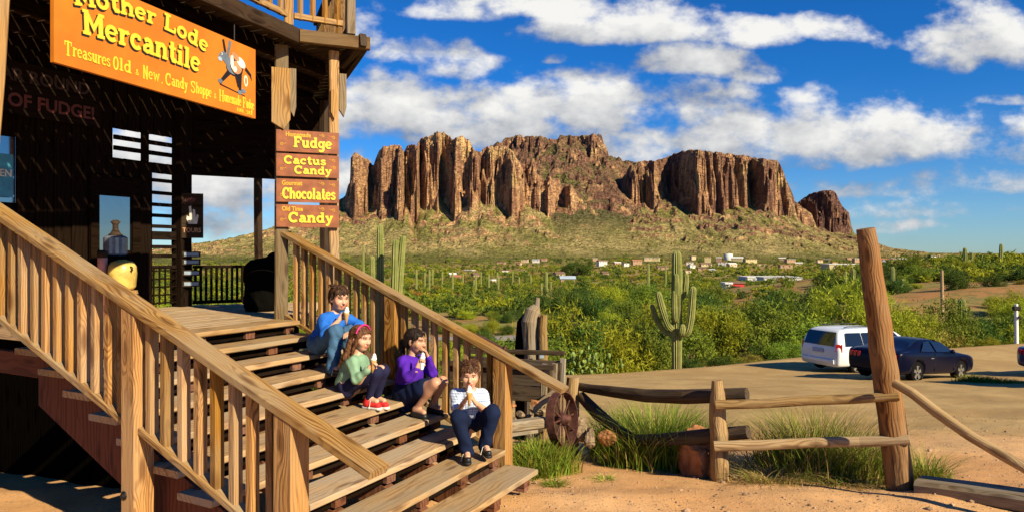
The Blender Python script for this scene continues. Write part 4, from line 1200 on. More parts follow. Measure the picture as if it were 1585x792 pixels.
BUSHKIND = [('palo_verde_bush', 'lime', 'bushy yellow green palo verde in the scrub behind the dirt lot'), ('creosote_bush', 'green', 'mid green rounded creosote bush in the desert scrub'),
            ('mesquite_bush', 'dark', 'dark green spreading mesquite bush in the desert scrub'), ('brittle_bush', 'olive', 'low dry olive bush among the green desert scrub')]
GRP = {'lime': 'yellow green palo verdes in the scrub', 'green': 'mid green creosote bushes in the scrub', 'dark': 'dark green mesquites in the scrub', 'olive': 'dry olive bushes in the scrub'}
def plant_scrub():
    protos = {}
    for kn, (nm, mk, lab) in enumerate(BUSHKIND):
        protos[mk] = []
        for v in range(3):
            o = bush_mesh(nm, LEAF[mk], 1.0, 100 + kn * 10 + v, 85, 110, .036 if mk != 'lime' else .055, wr=(.3, .5) if mk != 'lime' else (.10, .2), squash=1.0 if mk != 'olive' else .6, upright=.8 if mk == 'lime' else .4)
            tag(o, lab, 'bush', GRP[mk]); protos[mk].append([o, False])
    g = np.random.default_rng(21)
    names = ['lime', 'green', 'dark', 'olive']
    spots = []
    def ok(x, y, r):
        for (a, b, c, _) in spots[-400:]:
            if (a - x) ** 2 + (b - y) ** 2 < (.62 * (r + c)) ** 2: return False
        return True
    # a bank of tall bushes standing right behind the lot, as the photograph shows them
    fixed = [(885, 27.2, 1.35, 'dark'), (915, 28.5, 1.5, 'lime'), (950, 29.5, 1.45, 'lime'), (985, 31.0, 1.3, 'green'), (860, 27, 1.1, 'green'), (1010, 36, 1.5, 'dark'), (1090, 35, 1.3, 'green'),
             (1120, 38, 1.7, 'lime'), (1165, 39, 1.6, 'green'), (1200, 42, 1.6, 'lime'), (1230, 44, 1.7, 'dark'), (1060, 40, 1.5, 'dark'), (1290, 42, 1.6, 'green'), (1330, 43, 1.9, 'lime'), (1265, 48, 1.9, 'dark'),
             (1400, 43, 1.7, 'lime'), (1420, 42, 1.3, 'olive'), (1450, 44, 1.3, 'green'), (1480, 44, 1.2, 'olive'), (1510, 45, 1.2, 'dark'), (1545, 46, 1.1, 'dark'), (1575, 47, 1.1, 'green'),
             (1372, 42, 1.2, 'olive'), (840, 21, 1.0, 'green'), (800, 19, .8, 'lime'), (770, 17, .8, 'olive'), (735, 20, .9, 'green'), (700, 17, .7, 'lime'), (665, 19, .9, 'olive'), (640, 15, .7, 'green'), (610, 18, .9, 'lime'), (580, 14, .7, 'green'), (835, 15, .6, 'lime'), (760, 26, 1.2, 'dark'), (690, 27, 1.1, 'green'), (640, 26, 1.2, 'lime'), (590, 25, 1.1, 'green')]
    for px, Y, r, k in fixed: spots.append(((px - 792) / FPX * Y, Y + (5.0 if 1040 < px < 1270 else 1.2 if px > 850 else 0), r * (1.5 if px > 850 else 1.0), k))
    tries = 0
    while len(spots) < 420 and tries < 14000:
        tries += 1
        Y = 13 + 95 * g.uniform() ** 1.15
        px = g.uniform(250, 1700)
        x = (px - 792) / FPX * Y
        d = Y - lot_edge(x)
        r = g.uniform(.55, 1.5) * (1 + .25 * (Y > 60)) * (1.15 if px > 860 else .8)
        if d < 1.2 + r: continue
        if 480 < px < 850 and 52 < Y < 64: continue          # the road in the valley
        if 1255 < px < 1345 and False: continue
        if px > 860 and d < 6 and g.uniform() < .55: r *= .5
        if 1095 < px < 1270 and Y > 56 and g.uniform() < .85: continue
        if 855 < px < 900 and Y > 80: continue
        if px > 1230 and Y > 52 and g.uniform() < .45: continue
        if px > 1380 and g.uniform() < .35: r *= .6
        if not ok(x, Y, r): continue
        k = names[g.choice(4, p=[.27, .30, .32, .11])]
        if k == 'olive': r *= .75
        spots.append((x, Y, r, k))
    cnt = {}
    for x, Y, r, k in spots:
        p = protos[k][cnt.get(k, 0) % 3]; cnt[k] = cnt.get(k, 0) + 1
        o = p[0] if not p[1] else copy_tree(p[0]); p[1] = True
        o.location = (x, Y, gz1(x, Y) - .12 * r)
        o.rotation_euler = (0, 0, g.uniform(0, 6.28))
        o.scale = (r * g.uniform(.9, 1.3), r * g.uniform(.9, 1.3), r * (g.uniform(1.0, 1.5) if r > 1.6 else g.uniform(.75, 1.2)))
    # the far scrub of the valley as one mass
    VV, FF, TT, MI = [], [], [], []
    lib = [bush_arrays(1.0, 300 + i, 26, 13, .13, squash=.9)[:3] for i in range(5)]
    lib2 = [bush_arrays(1.0, 330 + i, 14, 5, .30, squash=.9)[:3] for i in range(5)]
    base = 0
    cid = []
    NF = 9500
    fY = 85 * (1560 / 85) ** (g.uniform(size=NF) ** .85); fpx = g.uniform(180, 1690, NF); fx = (fpx - 792) / FPX * fY
    fz = gz(fx, fY); hm, _, _ = mountain_h(fpx, fY); fz = np.where(fY > 1250, np.maximum(fz, hm), fz)
    for i in range(NF):
        Y, px, x, z = fY[i], fpx[i], fx[i], fz[i]
        if 1100 < px < 1270 and Y < 230 and g.uniform() < .9: continue
        if Y > 260 and g.uniform() < .25: continue
        if Y > 1420 and z > 6 + 10 * g.uniform(): continue
        r = g.uniform(.9, 2.1) * (1 + .0009 * Y)
        if abs(Y - 230) < 16 and 860 < px < 1180 and g.uniform() < .5: continue
        V, F, T = lib[i % 5] if Y < 420 else lib2[i % 5]
        a = g.uniform(0, 6.28); ca, sa = math.cos(a), math.sin(a)
        Vr = np.stack([V[:, 0] * ca - V[:, 1] * sa, V[:, 0] * sa + V[:, 1] * ca, V[:, 2] * g.uniform(.75, 1.15)], 1) * r + (x, Y, z - .15 * r)
        VV.append(Vr); FF.append(F + base); TT.append(T); MI.append(np.full(len(F), g.choice(4, p=[.22, .31, .37, .10]))); base += len(V)
    o = npmesh('desert_scrub', np.concatenate(VV), np.concatenate(FF), [LEAF['lime'], LEAF['green'], LEAF['dark'], LEAF['olive']], attrs={'leaf': ('FLOAT', 'POINT', np.concatenate(TT))}, midx=np.concatenate(MI))
    tag(o, 'green scrub covering the valley floor below the mountain', 'scrub', None, 'stuff')
plant_scrub()

def bush_at(px, Y, r, mk, nm, lab, cat, seed, sq=1.0):
    o = bush_mesh(nm, LEAF[mk], r, seed, 80, 60, .05, squash=sq)
    x = (px - 792) / FPX * Y
    o.location = (x, Y, height(x, Y) - .05)
    return tag(o, lab, cat)
bush_at(652, 150, 2.4, 'orange', 'dry_bush', 'rust orange dry bush in the green valley scrub', 'bush', 610, .7)
t_ = bush_at(893, 420, 9.0, 'dark', 'shade_tree', 'large dark green tree beside the blue roofed house', 'tree', 611)

# saguaros
def sag_mat():
    m, N, b, out = new_mat('ribbed_saguaro_skin')
    co = N.n('ShaderNodeTexCoord').outputs['Object']
    rb = attr(N, 'rib', 'Fac')
    n = N.noise(co, 3.0, 5, .6)
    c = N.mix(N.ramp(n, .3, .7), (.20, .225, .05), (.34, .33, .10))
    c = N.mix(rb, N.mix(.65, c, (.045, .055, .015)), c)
    z = N.n('ShaderNodeSeparateXYZ', {0: co}).outputs[2]
    c = N.mix(N.math('MULTIPLY', N.ramp(N.math('ADD', z, N.math('MULTIPLY', n, 1.4)), 2.2, .7), .7), c, (.23, .17, .09))
    sp = N.noise(N.vmath('MULTIPLY', co, (1, 1, .6)), 30, 2, .5)
    c = N.mix(N.math('MULTIPLY', N.ramp(sp, .58, .66), N.math('MULTIPLY', rb, .6)), c, (.42, .38, .22))
    N.link(c, b.inputs['Base Color']); b.inputs['Roughness'].default_value = .75
    b.inputs['Specular IOR Level'].default_value = .2
    return m
SAG = sag_mat()
def ribbed(pts, rads, nr=14):
    """ribbed stem along a curve, rounded at its tip"""
    pts = [Vector(p) for p in pts]
    sub = []; rr = []
    m = len(pts)
    cat = lambda a, b, c, d, t: .5 * ((2 * b) + (c - a) * t + (2 * a - 5 * b + 4 * c - d) * t * t + (3 * b - a - 3 * c + d) * t ** 3)
    for i in range(m - 1):
        for k in range(6):
            t = k / 6
            sub.append(cat(pts[max(i - 1, 0)], pts[i], pts[i + 1], pts[min(i + 2, m - 1)], t)); rr.append(lerp(rads[i], rads[i + 1], t))
    d = (pts[-1] - pts[-2]).normalized(); R0 = rads[-1]
    for a in (0, 25, 45, 62, 76, 86): sub.append(pts[-1] + d * R0 * 1.15 * math.sin(R(a))); rr.append(R0 * math.cos(R(a)))
    n = nr * 2
    V = []; F = []; A = []
    prev = None
    for i, p in enumerate(sub):
        d = (sub[min(i + 1, len(sub) - 1)] - sub[max(i - 1, 0)]).normalized()
        x = d.cross(Vector((.1, .97, .2))) if prev is None else prev - d * prev.dot(d)
        x.normalize(); y = d.cross(x); prev = x
        for k in range(n):
            a = 6.28318 * k / n; q = rr[i] * (1.0 if k % 2 == 0 else .80)
            V.append(p + (x * math.cos(a) + y * math.sin(a)) * q); A.append(1.0 if k % 2 == 0 else 0.0)
    for i in range(len(sub) - 1):
        for k in range(n): F.append((i * n + k, i * n + (k + 1) % n, i * n + n + (k + 1) % n, i * n + n + k))
    return V, F, A
def saguaro(px, pyb, Y, h, r, arms, label, group=None, nr=14, lean=0.0, drop=.4):
    x = (px - 792) / FPX * Y
    z = height(x, Y) - drop
    top = EYE + (393 - pyb) / FPX * Y if pyb is not None else z + h
    h = top - z
    V, F, A = ribbed([(0, 0, 0), (lean * .3, 0, h * .35), (lean * .7, 0, h * .7), (lean, 0, h - r)], [r * .82, r * .95, r, r * .82], nr)
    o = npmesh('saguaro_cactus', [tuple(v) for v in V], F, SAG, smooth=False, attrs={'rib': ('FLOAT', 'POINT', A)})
    o.location = (x, Y, z)
    tag(o, label, 'cactus', group)
    for arm in arms:
        V, F, A = ribbed([(a * 1.0, b, c * h) for a, b, c in arm[0]], [arm[1] * k for k in np.linspace(.8, 1, len(arm[0]) - 1)] + [arm[1] * .85], nr - 2)
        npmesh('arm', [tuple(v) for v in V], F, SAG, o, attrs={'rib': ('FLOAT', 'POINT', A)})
    return o
# the big one behind the lot (heights as fractions of 4.9 m)
saguaro(1047, 387, 29.0, 0, .235, [
    ([(.0, -.05, .38), (-.35, -.12, .42), (-.62, -.16, .54), (-.80, -.18, .66)], .155), ([(0, -.05, .36), (-.45, .1, .37), (-.78, .15, .46), (-.98, .2, .56)], .13),
    ([(0, -.1, .39), (.32, -.35, .37), (.48, -.4, .48), (.58, -.4, .70)], .165), ([(.0, .1, .66), (.24, .05, .64), (.36, .02, .70), (.40, 0, .80)], .13),
    ([(0, -.1, .46), (-.13, -.30, .48), (-.17, -.35, .56), (-.17, -.35, .68)], .12), ([(0, -.1, .66), (-.08, -.30, .66), (-.1, -.34, .72), (-.1, -.34, .80)], .13), ([(.05, -.15, .36), (.1, -.42, .37), (.12, -.46, .40), (.13, -.47, .42)], .14)],
    'big many armed saguaro cactus standing right behind the dirt lot', drop=.5)
saguaro(588, 347, 17.5, 0, .10, [], 'tallest slim saguaro rising behind the stair rail', 'tall slim saguaros behind the stair rail', 10)
saguaro(607, 370, 17.0, 0, .115, [([(0, 0, .62), (.14, 0, .66), (.20, 0, .82), (.26, 0, 1.0)], .085)], 'forked slim saguaro with two leaning stems behind the stair rail', 'tall slim saguaros behind the stair rail', 10, .08)
saguaro(576, 396, 20, 0, .09, [], 'shorter green saguaro left of the tallest slim one', 'tall slim saguaros behind the stair rail', 10)
saguaro(562, 380, 19, 0, .035, [], 'thin bare saguaro skeleton behind the top of the stair rail', 'tall slim saguaros behind the stair rail', 6)
saguaro(1320, 415, 88, 0, .30, [([(0, 0, .45), (-.8, 0, .46), (-1.0, 0, .6), (-1.0, 0, .85)], .2), ([(0, 0, .4), (.8, 0, .42), (1.1, 0, .55), (1.15, 0, .9)], .2)], 'three stemmed saguaro in front of the long cream building', 'saguaros across the valley', 10, drop=.8)
saguaro(1381, 412, 80, 0, .28, [([(0, 0, .35), (-.9, 0, .36), (-1.1, 0, .42), (-1.2, 0, .55)], .2), ([(0, 0, .35), (.9, 0, .36), (1.1, 0, .45), (1.15, 0, .6)], .2)], 'saguaro with two low raised arms right of the leaning post', 'saguaros across the valley', 10, drop=.8)
saguaro(1488, 461, 49, 0, .32, [], 'stubby armless saguaro behind the right side of the lot', 'saguaros across the valley', 12, drop=.8)
saguaro(1493, 383, 110, 0, .34, [([(0, 0, .5), (.9, 0, .5), (1.1, 0, .6), (1.1, 0, .78)], .2)], 'tall saguaro with one arm on the low hill at the right', 'saguaros on the right hill', 10, drop=.8)
saguaro(1488, 389, 118, 0, .24, [], 'armless saguaro just left of the one armed saguaro on the hill', 'saguaros on the right hill', 8, drop=.8)
saguaro(1549, 377, 112, 0, .30, [], 'lone straight saguaro against the sky at the far right', 'saguaros on the right hill', 8, drop=.8)
saguaro(1440, 413, 100, 0, .28, [], 'short saguaro above the brown wooden pole', 'saguaros on the right hill', 8, drop=.8)
saguaro(845, 420, 120, 0, .30, [([(0, 0, .3), (-.7, 0, .34), (-.85, 0, .5), (-.85, 0, .66)], .2), ([(0, 0, .35), (.7, 0, .36), (.8, 0, .5), (.8, 0, .7)], .2)], 'saguaro with two short arms above the dead stump', 'saguaros across the valley', 10)
saguaro(1003, 408, 140, 0, .30, [], 'plain saguaro left of the big saguaro, in the valley', 'saguaros across the valley', 8)
_sl = 'thin straight saguaro, a pale upright line in the far green valley'
_p = None
for i, (px, py) in enumerate([(644, 417), (657, 421), (664, 417), (669, 416), (700, 420), (716, 424), (736, 424), (744, 420), (756, 423), (769, 421), (771, 428), (793, 420), (803, 428), (821, 424), (733, 440), (684, 420), (1030, 410), (1055, 415), (1380, 420), (1400, 418)]):
    Y = 170 + (i * 37 % 70)
    if _p is None:
        _p = saguaro(px, py, Y, 0, .27, [], _sl, 'thin saguaros in the valley', 6)
        _h = _p.dimensions.z
    else:
        o = copy_tree(_p); x = (px - 792) / FPX * Y; z = height(x, Y) - .4
        o.location = (x, Y, z)
        hh = EYE + (393 - py) / FPX * Y - z
        o.scale = (1, 1, max(.5, hh / (EYE + (393 - 417) / FPX * 170 - (height((644 - 792) / FPX * 170, 170) - .4))))

# ------------------------------------------------------------------ houses across the valley
def flat(name, c, r=.8): return plain(name, c, r, 0, .1, .3)
HW = [flat('cream_stucco', (.50, .38, .23)), flat('white_siding', (.58, .55, .50)), flat('tan_stucco', (.36, .23, .13)), flat('pink_stucco', (.42, .24, .16)), flat('pale_yellow_stucco', (.52, .42, .21))]
HR = [flat('white_roof', (.62, .60, .56)), flat('terracotta_roof', (.36, .15, .07)), flat('grey_roof', (.35, .34, .33)), flat('brown_roof', (.17, .10, .06))]
M['darkglass'] = plain('dark_window_glass', (.03, .04, .05), .15, 0, .1, spec=.6)
def house(px, py, w, h, wall, roof, label, Y=None, gable=False, depth=None, group='houses across the valley', rz=0.0, sunk=1.0):
    """py is where the house meets the scrub"""
    if Y is None:
        Ys = np.geomspace(140, 1900, 300); xs_ = (px - 792) / FPX * Ys
        hm, _, _ = mountain_h(np.full(300, float(px)), Ys)
        hh_ = np.where(Ys > 1250, np.maximum(gz(xs_, Ys), hm), gz(xs_, Ys))
        pys = 393 + (EYE - hh_) / Ys * FPX
        k = np.argmin(np.abs(pys - py - 1)); Y = float(Ys[k])
    x = (px - 792) / FPX * Y; z = height(x, Y) - sunk
    if sunk < 0: z = EYE + (393 - py) / FPX * Y; sunk = 0.0
    w *= 1.1; h *= 1.15
    W_ = w / FPX * Y; H_ = h / FPX * Y + sunk; D = depth or max(W_ * .55, 5)
    t = thing('house', label, 'house', (x, Y, z), rz, group)
    mb = MB(); mb.beam((-W_ / 2, 0, H_ / 2), (W_ / 2, 0, H_ / 2), D, H_, bev=.02); mb.build('wall', wall, t)
    mb = MB()
    if gable:
        o = .06 * W_
        mb.prism([(-W_ / 2 - o, -D / 2 - .4, H_), (-W_ / 2 - o, D / 2 + .4, H_), (-W_ / 2 - o, 0, H_ + D * .24)], (W_ + 2 * o, 0, 0))
    else:
        mb.beam((-W_ / 2 - .3, 0, H_ + .2), (W_ / 2 + .3, 0, H_ + .2), D + .6, .45)
    mb.build('roof', roof, t)
    nw = max(1, int(W_ / 5))
    for k in range(min(nw, 4)):
        mb = MB(); xx = -W_ / 2 + W_ * (k + .5) / min(nw, 4)
        wh = min(1.3, (H_ - sunk) * .4)
        mb.beam((xx - .7, -D / 2 - .02, H_ - .4 - wh / 2 - .3), (xx + .7, -D / 2 - .02, H_ - .4 - wh / 2 - .3), .08, wh); mb.build('window', M['darkglass'], t)
    return t
house(1312, 424, 62, 14, HW[4], HR[0], 'long cream flat roofed building behind the three stemmed saguaro', group=None, rz=-.1)
house(1205, 437, 52, 7, HW[1], HR[2], 'long low white building with grey roof and dark open bays', group=None)
house(1188, 432, 70, 4, HW[1], HR[0], 'long thin white roofed building behind the low grey roofed one', group=None, sunk=.5)
house(1215, 417, 17, 7, HW[2], HR[1], 'square tan stucco house in the middle of the right hand cluster', group=None)
house(878, 437, 20, 6, HW[2], flat('blue_grey_roof', (.35, .42, .50)), 'tan house with a blue grey roof right of the dead stump', group=None, gable=True)
house(1137, 447, 18, 8, flat('red_siding', (.50, .03, .03)), HR[3], 'dark red shed beside the white trailer in the scrub', group=None, Y=190, sunk=-.6)
house(1124, 448, 8, 8, HW[1], HR[0], 'small white trailer touching the dark red shed', group=None, depth=4, Y=188, sunk=-.6)
g_ = np.random.default_rng(5)
hs_ = [(776, 409, 12, 4), (802, 408, 9, 3), (812, 406, 10, 4), (780, 421, 11, 3), (808, 420, 10, 3), (727, 422, 12, 4), (735, 427, 9, 3), (762, 437, 8, 4), (707, 431, 12, 3), (700, 427, 10, 3), (829, 405, 10, 3), (842, 405, 8, 3), (865, 428, 14, 5),
       (931, 411, 14, 7), (920, 405, 8, 3), (985, 406, 14, 6), (1002, 404, 10, 4), (955, 410, 10, 4), (968, 411, 9, 4), (1014, 405, 12, 4), (1025, 418, 16, 5), (1067, 408, 10, 4), (1072, 401, 8, 5), (1095, 406, 9, 7), (1112, 405, 7, 6), (1092, 412, 16, 4),
       (1118, 410, 12, 5), (1140, 403, 16, 4), (1132, 412, 14, 4), (1160, 406, 18, 5), (1178, 411, 14, 3), (1222, 405, 14, 4), (1210, 402, 9, 3), (1236, 408, 10, 3), (1086, 418, 12, 4), (1070, 414, 10, 4), (1100, 420, 11, 3), (1064, 421, 12, 3), (1280, 403, 10, 3), (1290, 408, 9, 4), (1268, 406, 8, 3), (1314, 401, 8, 3), (1326, 407, 12, 5), (1332, 400, 9, 4),
       (1370, 404, 12, 3), (1384, 402, 10, 3), (1400, 405, 14, 4), (1412, 402, 10, 3), (1425, 404, 14, 4), (1446, 402, 12, 4), (1460, 404, 10, 3), (1478, 403, 12, 3), (1566, 402, 12, 4), (935, 425, 10, 3), (1048, 404, 9, 4)]
wn = ['cream', 'white', 'tan', 'pink', 'pale yellow']; rn_ = ['white', 'terracotta', 'grey', 'brown']
for i, (px, py, w, h) in enumerate(hs_):
    a = g_.choice(5, p=[.25, .25, .22, .13, .15]); b = g_.choice(4, p=[.32, .28, .2, .2]); gb = bool(g_.uniform() < .45)
    house(px, py, w * .95, h, HW[a], HR[b], f'{wn[a]} house under a {rn_[b]} {"pitched" if gb else "flat"} roof, tiny in the far valley', gable=gb, group=f'far {wn[a]} houses with {rn_[b]} roofs', rz=g_.uniform(-.5, .5))
# water tank
def tank():
    Y = 1530; x = (1127 - 792) / FPX * Y; z = EYE + (393 - 404) / FPX * Y
    t = MB(); r = 6.5 / FPX * Y; h = 11 / FPX * Y
    t.lathe((0, 0, -10), [(r, 0), (r, h + 10), (r * .6, h + 11), (0, h + 11.3)], 24)
    o = t.build('water_tank', HW[1]); o.location = (x, Y, z); tag(o, 'round pale water tank above the houses', 'tank')
tank()
# road and brown pole, white marker post
def road():
    xs = np.linspace(-40, 16, 90)
    M['road'] = plain('pale_grey_asphalt', (.27, .22, .20), .9, 0, .15, .5)
    V = []; F = []
    for i, x in enumerate(xs):
        yc = 58 - .0 * x + 1.2 * math.sin(x * .06)
        for k, dy in enumerate((-2.8, -1, 1, 2.8)): V.append((x, yc + dy, gz1(x, yc + dy) + .06 + (.12 if k in (1, 2) else 0)))
    for i in range(len(xs) - 1):
        for k in range(3): F.append((i * 4 + k, i * 4 + k + 4, i * 4 + k + 5, i * 4 + k + 1))
    o = npmesh('road', V, F, M['road']); tag(o, kind='structure')
road()
def pole(px, pyt, pyb, Y, r, mat, name, label, cat, cap=None):
    x = (px - 792) / FPX * Y; zt = EYE + (393 - pyt) / FPX * Y; zb = min(EYE + (393 - pyb) / FPX * Y, gz1(x, Y)) - .4
    mb = MB(); mb.tube([(0, 0, 0), (-.01, 0, (zt - zb) * .5), (-.04 * (zt - zb) / 5, 0, zt - zb)], [r * 1.1, r, r * .85], 10, rough=.08)
    o = mb.build(name, mat); o.location = (x, Y, zb); tag(o, label, cat)
    if cap:
        mb = MB(); mb.beam((-.2, -.02, zt - zb - .25), (.16, -.02, zt - zb - .25), .22, .26, bev=.05); mb.beam((-.03, -.16, zt - zb - .75), (.10, -.16, zt - zb - .75), .05, .16); mb.build('mailbox', M['steel'], o)
    return o
pole(1458, 418, 490, 60, .14, M['log'], 'wooden_pole', 'bare brown wooden pole leaning slightly in the scrub', 'pole')
pole(1573, 470, 521, 39, .10, flat('white_post_paint', (.75, .73, .68)), 'marker_post', 'white post with a black box on top at the right edge of the lot', 'post', True)

# prickly pear by the edge of the lot
def prickly():
    g = np.random.default_rng(4)
    M['pear'] = plain('prickly_pear_pad', (.17, .24, .05), .6, 0, .25, 9)
    Y = 26.2; x0 = (905 - 792) / FPX * Y
    t = thing('prickly_pear_cactus', 'clump of bright green prickly pear pads at the edge of the lot', 'cactus', (x0, Y, gz1(x0, Y)))
    for k in range(46):
        x, y, z = g.normal(0, .65), g.normal(0, .3), abs(g.normal(0, .38)) + .1
        a = g.uniform(0, 3.14); tilt = g.uniform(-.5, .5); L = g.uniform(.16, .24); w = L * .66
        ux = Vector((math.cos(a), math.sin(a), 0)); uz = (Vector((0, 0, 1)) + ux * tilt).normalized(); nn = ux.cross(uz).normalized()
        c = Vector((x, y, z)); V = []; F = []; n = 12; mb = MB()
        for h in (.012, -.012):
            for i in range(n):
                q = 6.283 * i / n; V.append(c + ux * math.sin(q) * w * .5 * (1 - .18 * math.cos(q)) + uz * (-math.cos(q)) * L * .5 + nn * h)
        V += [c + nn * .024, c - nn * .024]
        for i in range(n):
            j = (i + 1) % n
            F += [(i, j, n + j, n + i), (i, 2 * n, j), (n + i, n + j, 2 * n + 1)]
        mb.add(V, F, None, 0, True); mb.build('pad', M['pear'], t)
prickly()
# ------------------------------------------------------------------ fence, posts, wagon, rocks, grass
def G3(px, Y, dz=0.0):
    x = (px - 792) / FPX * Y
    return Vector((x, Y, gz1(x, Y) + dz))
def logpts(a, b, n=8, wob=.012):
    a, b = Vector(a), Vector(b)
    return [a.lerp(b, i / (n - 1)) + (Vector((random.uniform(-wob, wob), random.uniform(-wob, wob), random.uniform(-wob, wob))) if 0 < i < n - 1 else Vector()) for i in range(n)]
def thick(r0, r1, n=8): return [lerp(r0, r1, i / (n - 1)) * random.uniform(.95, 1.05) for i in range(n)]
def cracked(mb, pts, rads, n=22): return mb.tube(pts, rads, n, rough=.05, smooth=False)
def fence():
    f = thing('log_fence', 'low split log fence of short posts and round rails in front of the dirt lot', 'fence', G3(1113, 6.2))
    B = Vector(f.location)
    def part(mb, name, mat):
        mb.v = [tuple(Vector(v) - B) for v in mb.v]; return mb.build(name, mat, f)
    p1b = K(1115, 752, 6.2) - Vector((0, 0, .12)); p1t = K(1109, 588, 6.2)
    mb = MB(); cracked(mb, logpts(p1b, p1t, 10, .006), [.088, .085, .08, .083, .078, .08, .076, .074, .062, .045]); part(mb, 'post', M['log'])
    p2b = K(884, 690, 7.5) - Vector((0, 0, .25)); p2t = K(886, 583, 7.5)
    mb = MB(); cracked(mb, logpts(p2b, p2t, 9, .006), thick(.085, .066, 9)); part(mb, 'post', M['log'])
    shade_wood = M['olddark']
    mb = MB(); cracked(mb, [K(1156, 610, 6.15), K(1060, 613, 6.5), K(1000, 612, 6.8), K(950, 606, 7.1), K(912, 601, 7.4), K(893, 597, 7.55)], [.062, .07, .066, .06, .05, .042]); part(mb, 'rail', shade_wood)
    mb = MB(); cracked(mb, [K(1158, 668, 6.15), K(1080, 675, 6.45), K(1020, 681, 6.75), K(985, 680, 6.95)], [.058, .066, .064, .055]); part(mb, 'rail', shade_wood)
    mb = MB(); cracked(mb, [K(898, 612, 7.45), K(925, 640, 7.25), K(955, 665, 7.1), K(990, 684, 6.9)], [.055, .066, .06, .05]); part(mb, 'rail', shade_wood)
    mb = MB(); cracked(mb, [K(1107, 626, 6.08), K(1180, 624, 5.98), K(1250, 619, 5.88), K(1320, 617, 5.76), K(1391, 612, 5.60)], [.042, .040, .041, .040, .036]); part(mb, 'rail', M['log'])
    mb = MB(); cracked(mb, [K(1105, 690, 6.08), K(1180, 688, 5.98), K(1260, 684, 5.88), K(1330, 683, 5.76), K(1408, 680, 5.58)], [.046, .044, .042, .043, .04]); part(mb, 'rail', M['log'])
    mb = MB(); cracked(mb, [K(1130, 736, 6.3) - Vector((0, 0, .02)), K(1200, 741, 6.2), K(1290, 751, 6.05)], [.035, .04, .03], 10); o = part(mb, 'fallen_pole', M['log'])
    pt = MB(); b = K(1405, 775, 5.7) - Vector((0, 0, .3)); t = K(1339, 354, 5.7)
    cracked(pt, logpts(b, t, 14, .008), [.112, .11, .108, .105, .103, .10, .10, .098, .094, .09, .088, .084, .08, .072])
    o = pt.build('leaning_post', M['post']); tag(o, 'tall reddish brown round post leaning left, at the right end of the log fence', 'post')
    mb = MB(); pts = [K(1384, 592, 5.52), K(1412, 608, 5.4), K(1450, 638, 5.25), K(1500, 673, 5.05), K(1550, 703, 4.9), K(1600, 732, 4.75), K(1680, 785, 4.5)]
    cracked(mb, pts, [.036, .04, .041, .040, .039, .037, .034], 16)
    o = mb.build('slanted_pole', M['log']); tag(o, 'long bent grey brown pole slanting down from the tall leaning post to the right', 'pole')
    # the other gate post, just outside the frame; its shadow falls across the rails
    b = Vector((4.22, 4.62, gz1(4.22, 4.62) - .2))
    mb = MB(); cracked(mb, logpts(b, b + Vector((.16, .03, 2.15)), 10, .008), thick(.11, .085, 10)); o = mb.build('gate_post', M['post']); tag(o, 'round wooden gate post at the right, opposite the leaning post', 'post')
    # squared timber lying on the ground at the lower right
    mb = MB(); mb.beam(G3(1422, 5.55, .04), G3(1700, 4.75, .06), .26, .13, jag=.012, bev=.03); o = mb.build('ground_timber', M['old']); tag(o, 'thick brown timber half sunk in the dirt at the lower right corner', 'timber')
fence()

def rock(name, c, size, seed, mat, label, cat='rock', squash=.8, group=None):
    bm = bmesh.new(); bmesh.ops.create_icosphere(bm, subdivisions=4, radius=1)
    g = np.random.default_rng(seed); pl = [(Vector(g.normal(size=3)).normalized(), g.uniform(.5, .85)) for _ in range(11)]
    for v in bm.verts:
        d = v.co.normalized(); k = min([1.0] + [o / max(1e-3, d.dot(n)) for n, o in pl if d.dot(n) > .2])
        k *= 1 + .05 * math.sin(9 * d.x + seed) * math.sin(8 * d.y) + .02 * math.sin(25 * d.z + seed) + random.uniform(-.012, .012)
        v.co = Vector((d.x * size[0], d.y * size[1], d.z * size[2])) * k
    me = bpy.data.meshes.new(name); bm.to_mesh(me); bm.free(); me.materials.append(mat)
    o = link(bpy.data.objects.new(name, me)); o.location = c; o.rotation_euler = (0, 0, g.uniform(0, 6)); tag(o, label, cat, group)
    return o
M['redrock'] = plain('orange_rock', (.40, .17, .07), .9, 0, .45, 7, .1, .6)
M['palerock'] = plain('pale_porous_rock', (.30, .21, .13), .9, 0, .4, 14, .1, .9)
rock('boulder', G3(1088, 6.55, .16), (.30, .24, .33), 3, M['redrock'], 'rusty orange boulder behind the short fence post')
rock('boulder', G3(1106, 6.35, .04), (.13, .12, .2), 8, M['redrock'], 'small rusty orange rock at the foot of the short fence post')
rock('porous_rock', K(899, 668, 7.1), (.09, .10, .16), 5, M['palerock'], 'pale porous rock just right of the wagon wheel')
rock('porous_rock', K(912, 676, 7.0), (.08, .09, .11), 15, M['palerock'], 'smaller pale porous rock leaning against the bigger one')
rock('porous_rock', K(940, 676, 7.0), (.14, .1, .10), 6, M['redrock'], 'low reddish rock under the slanting fence rail')

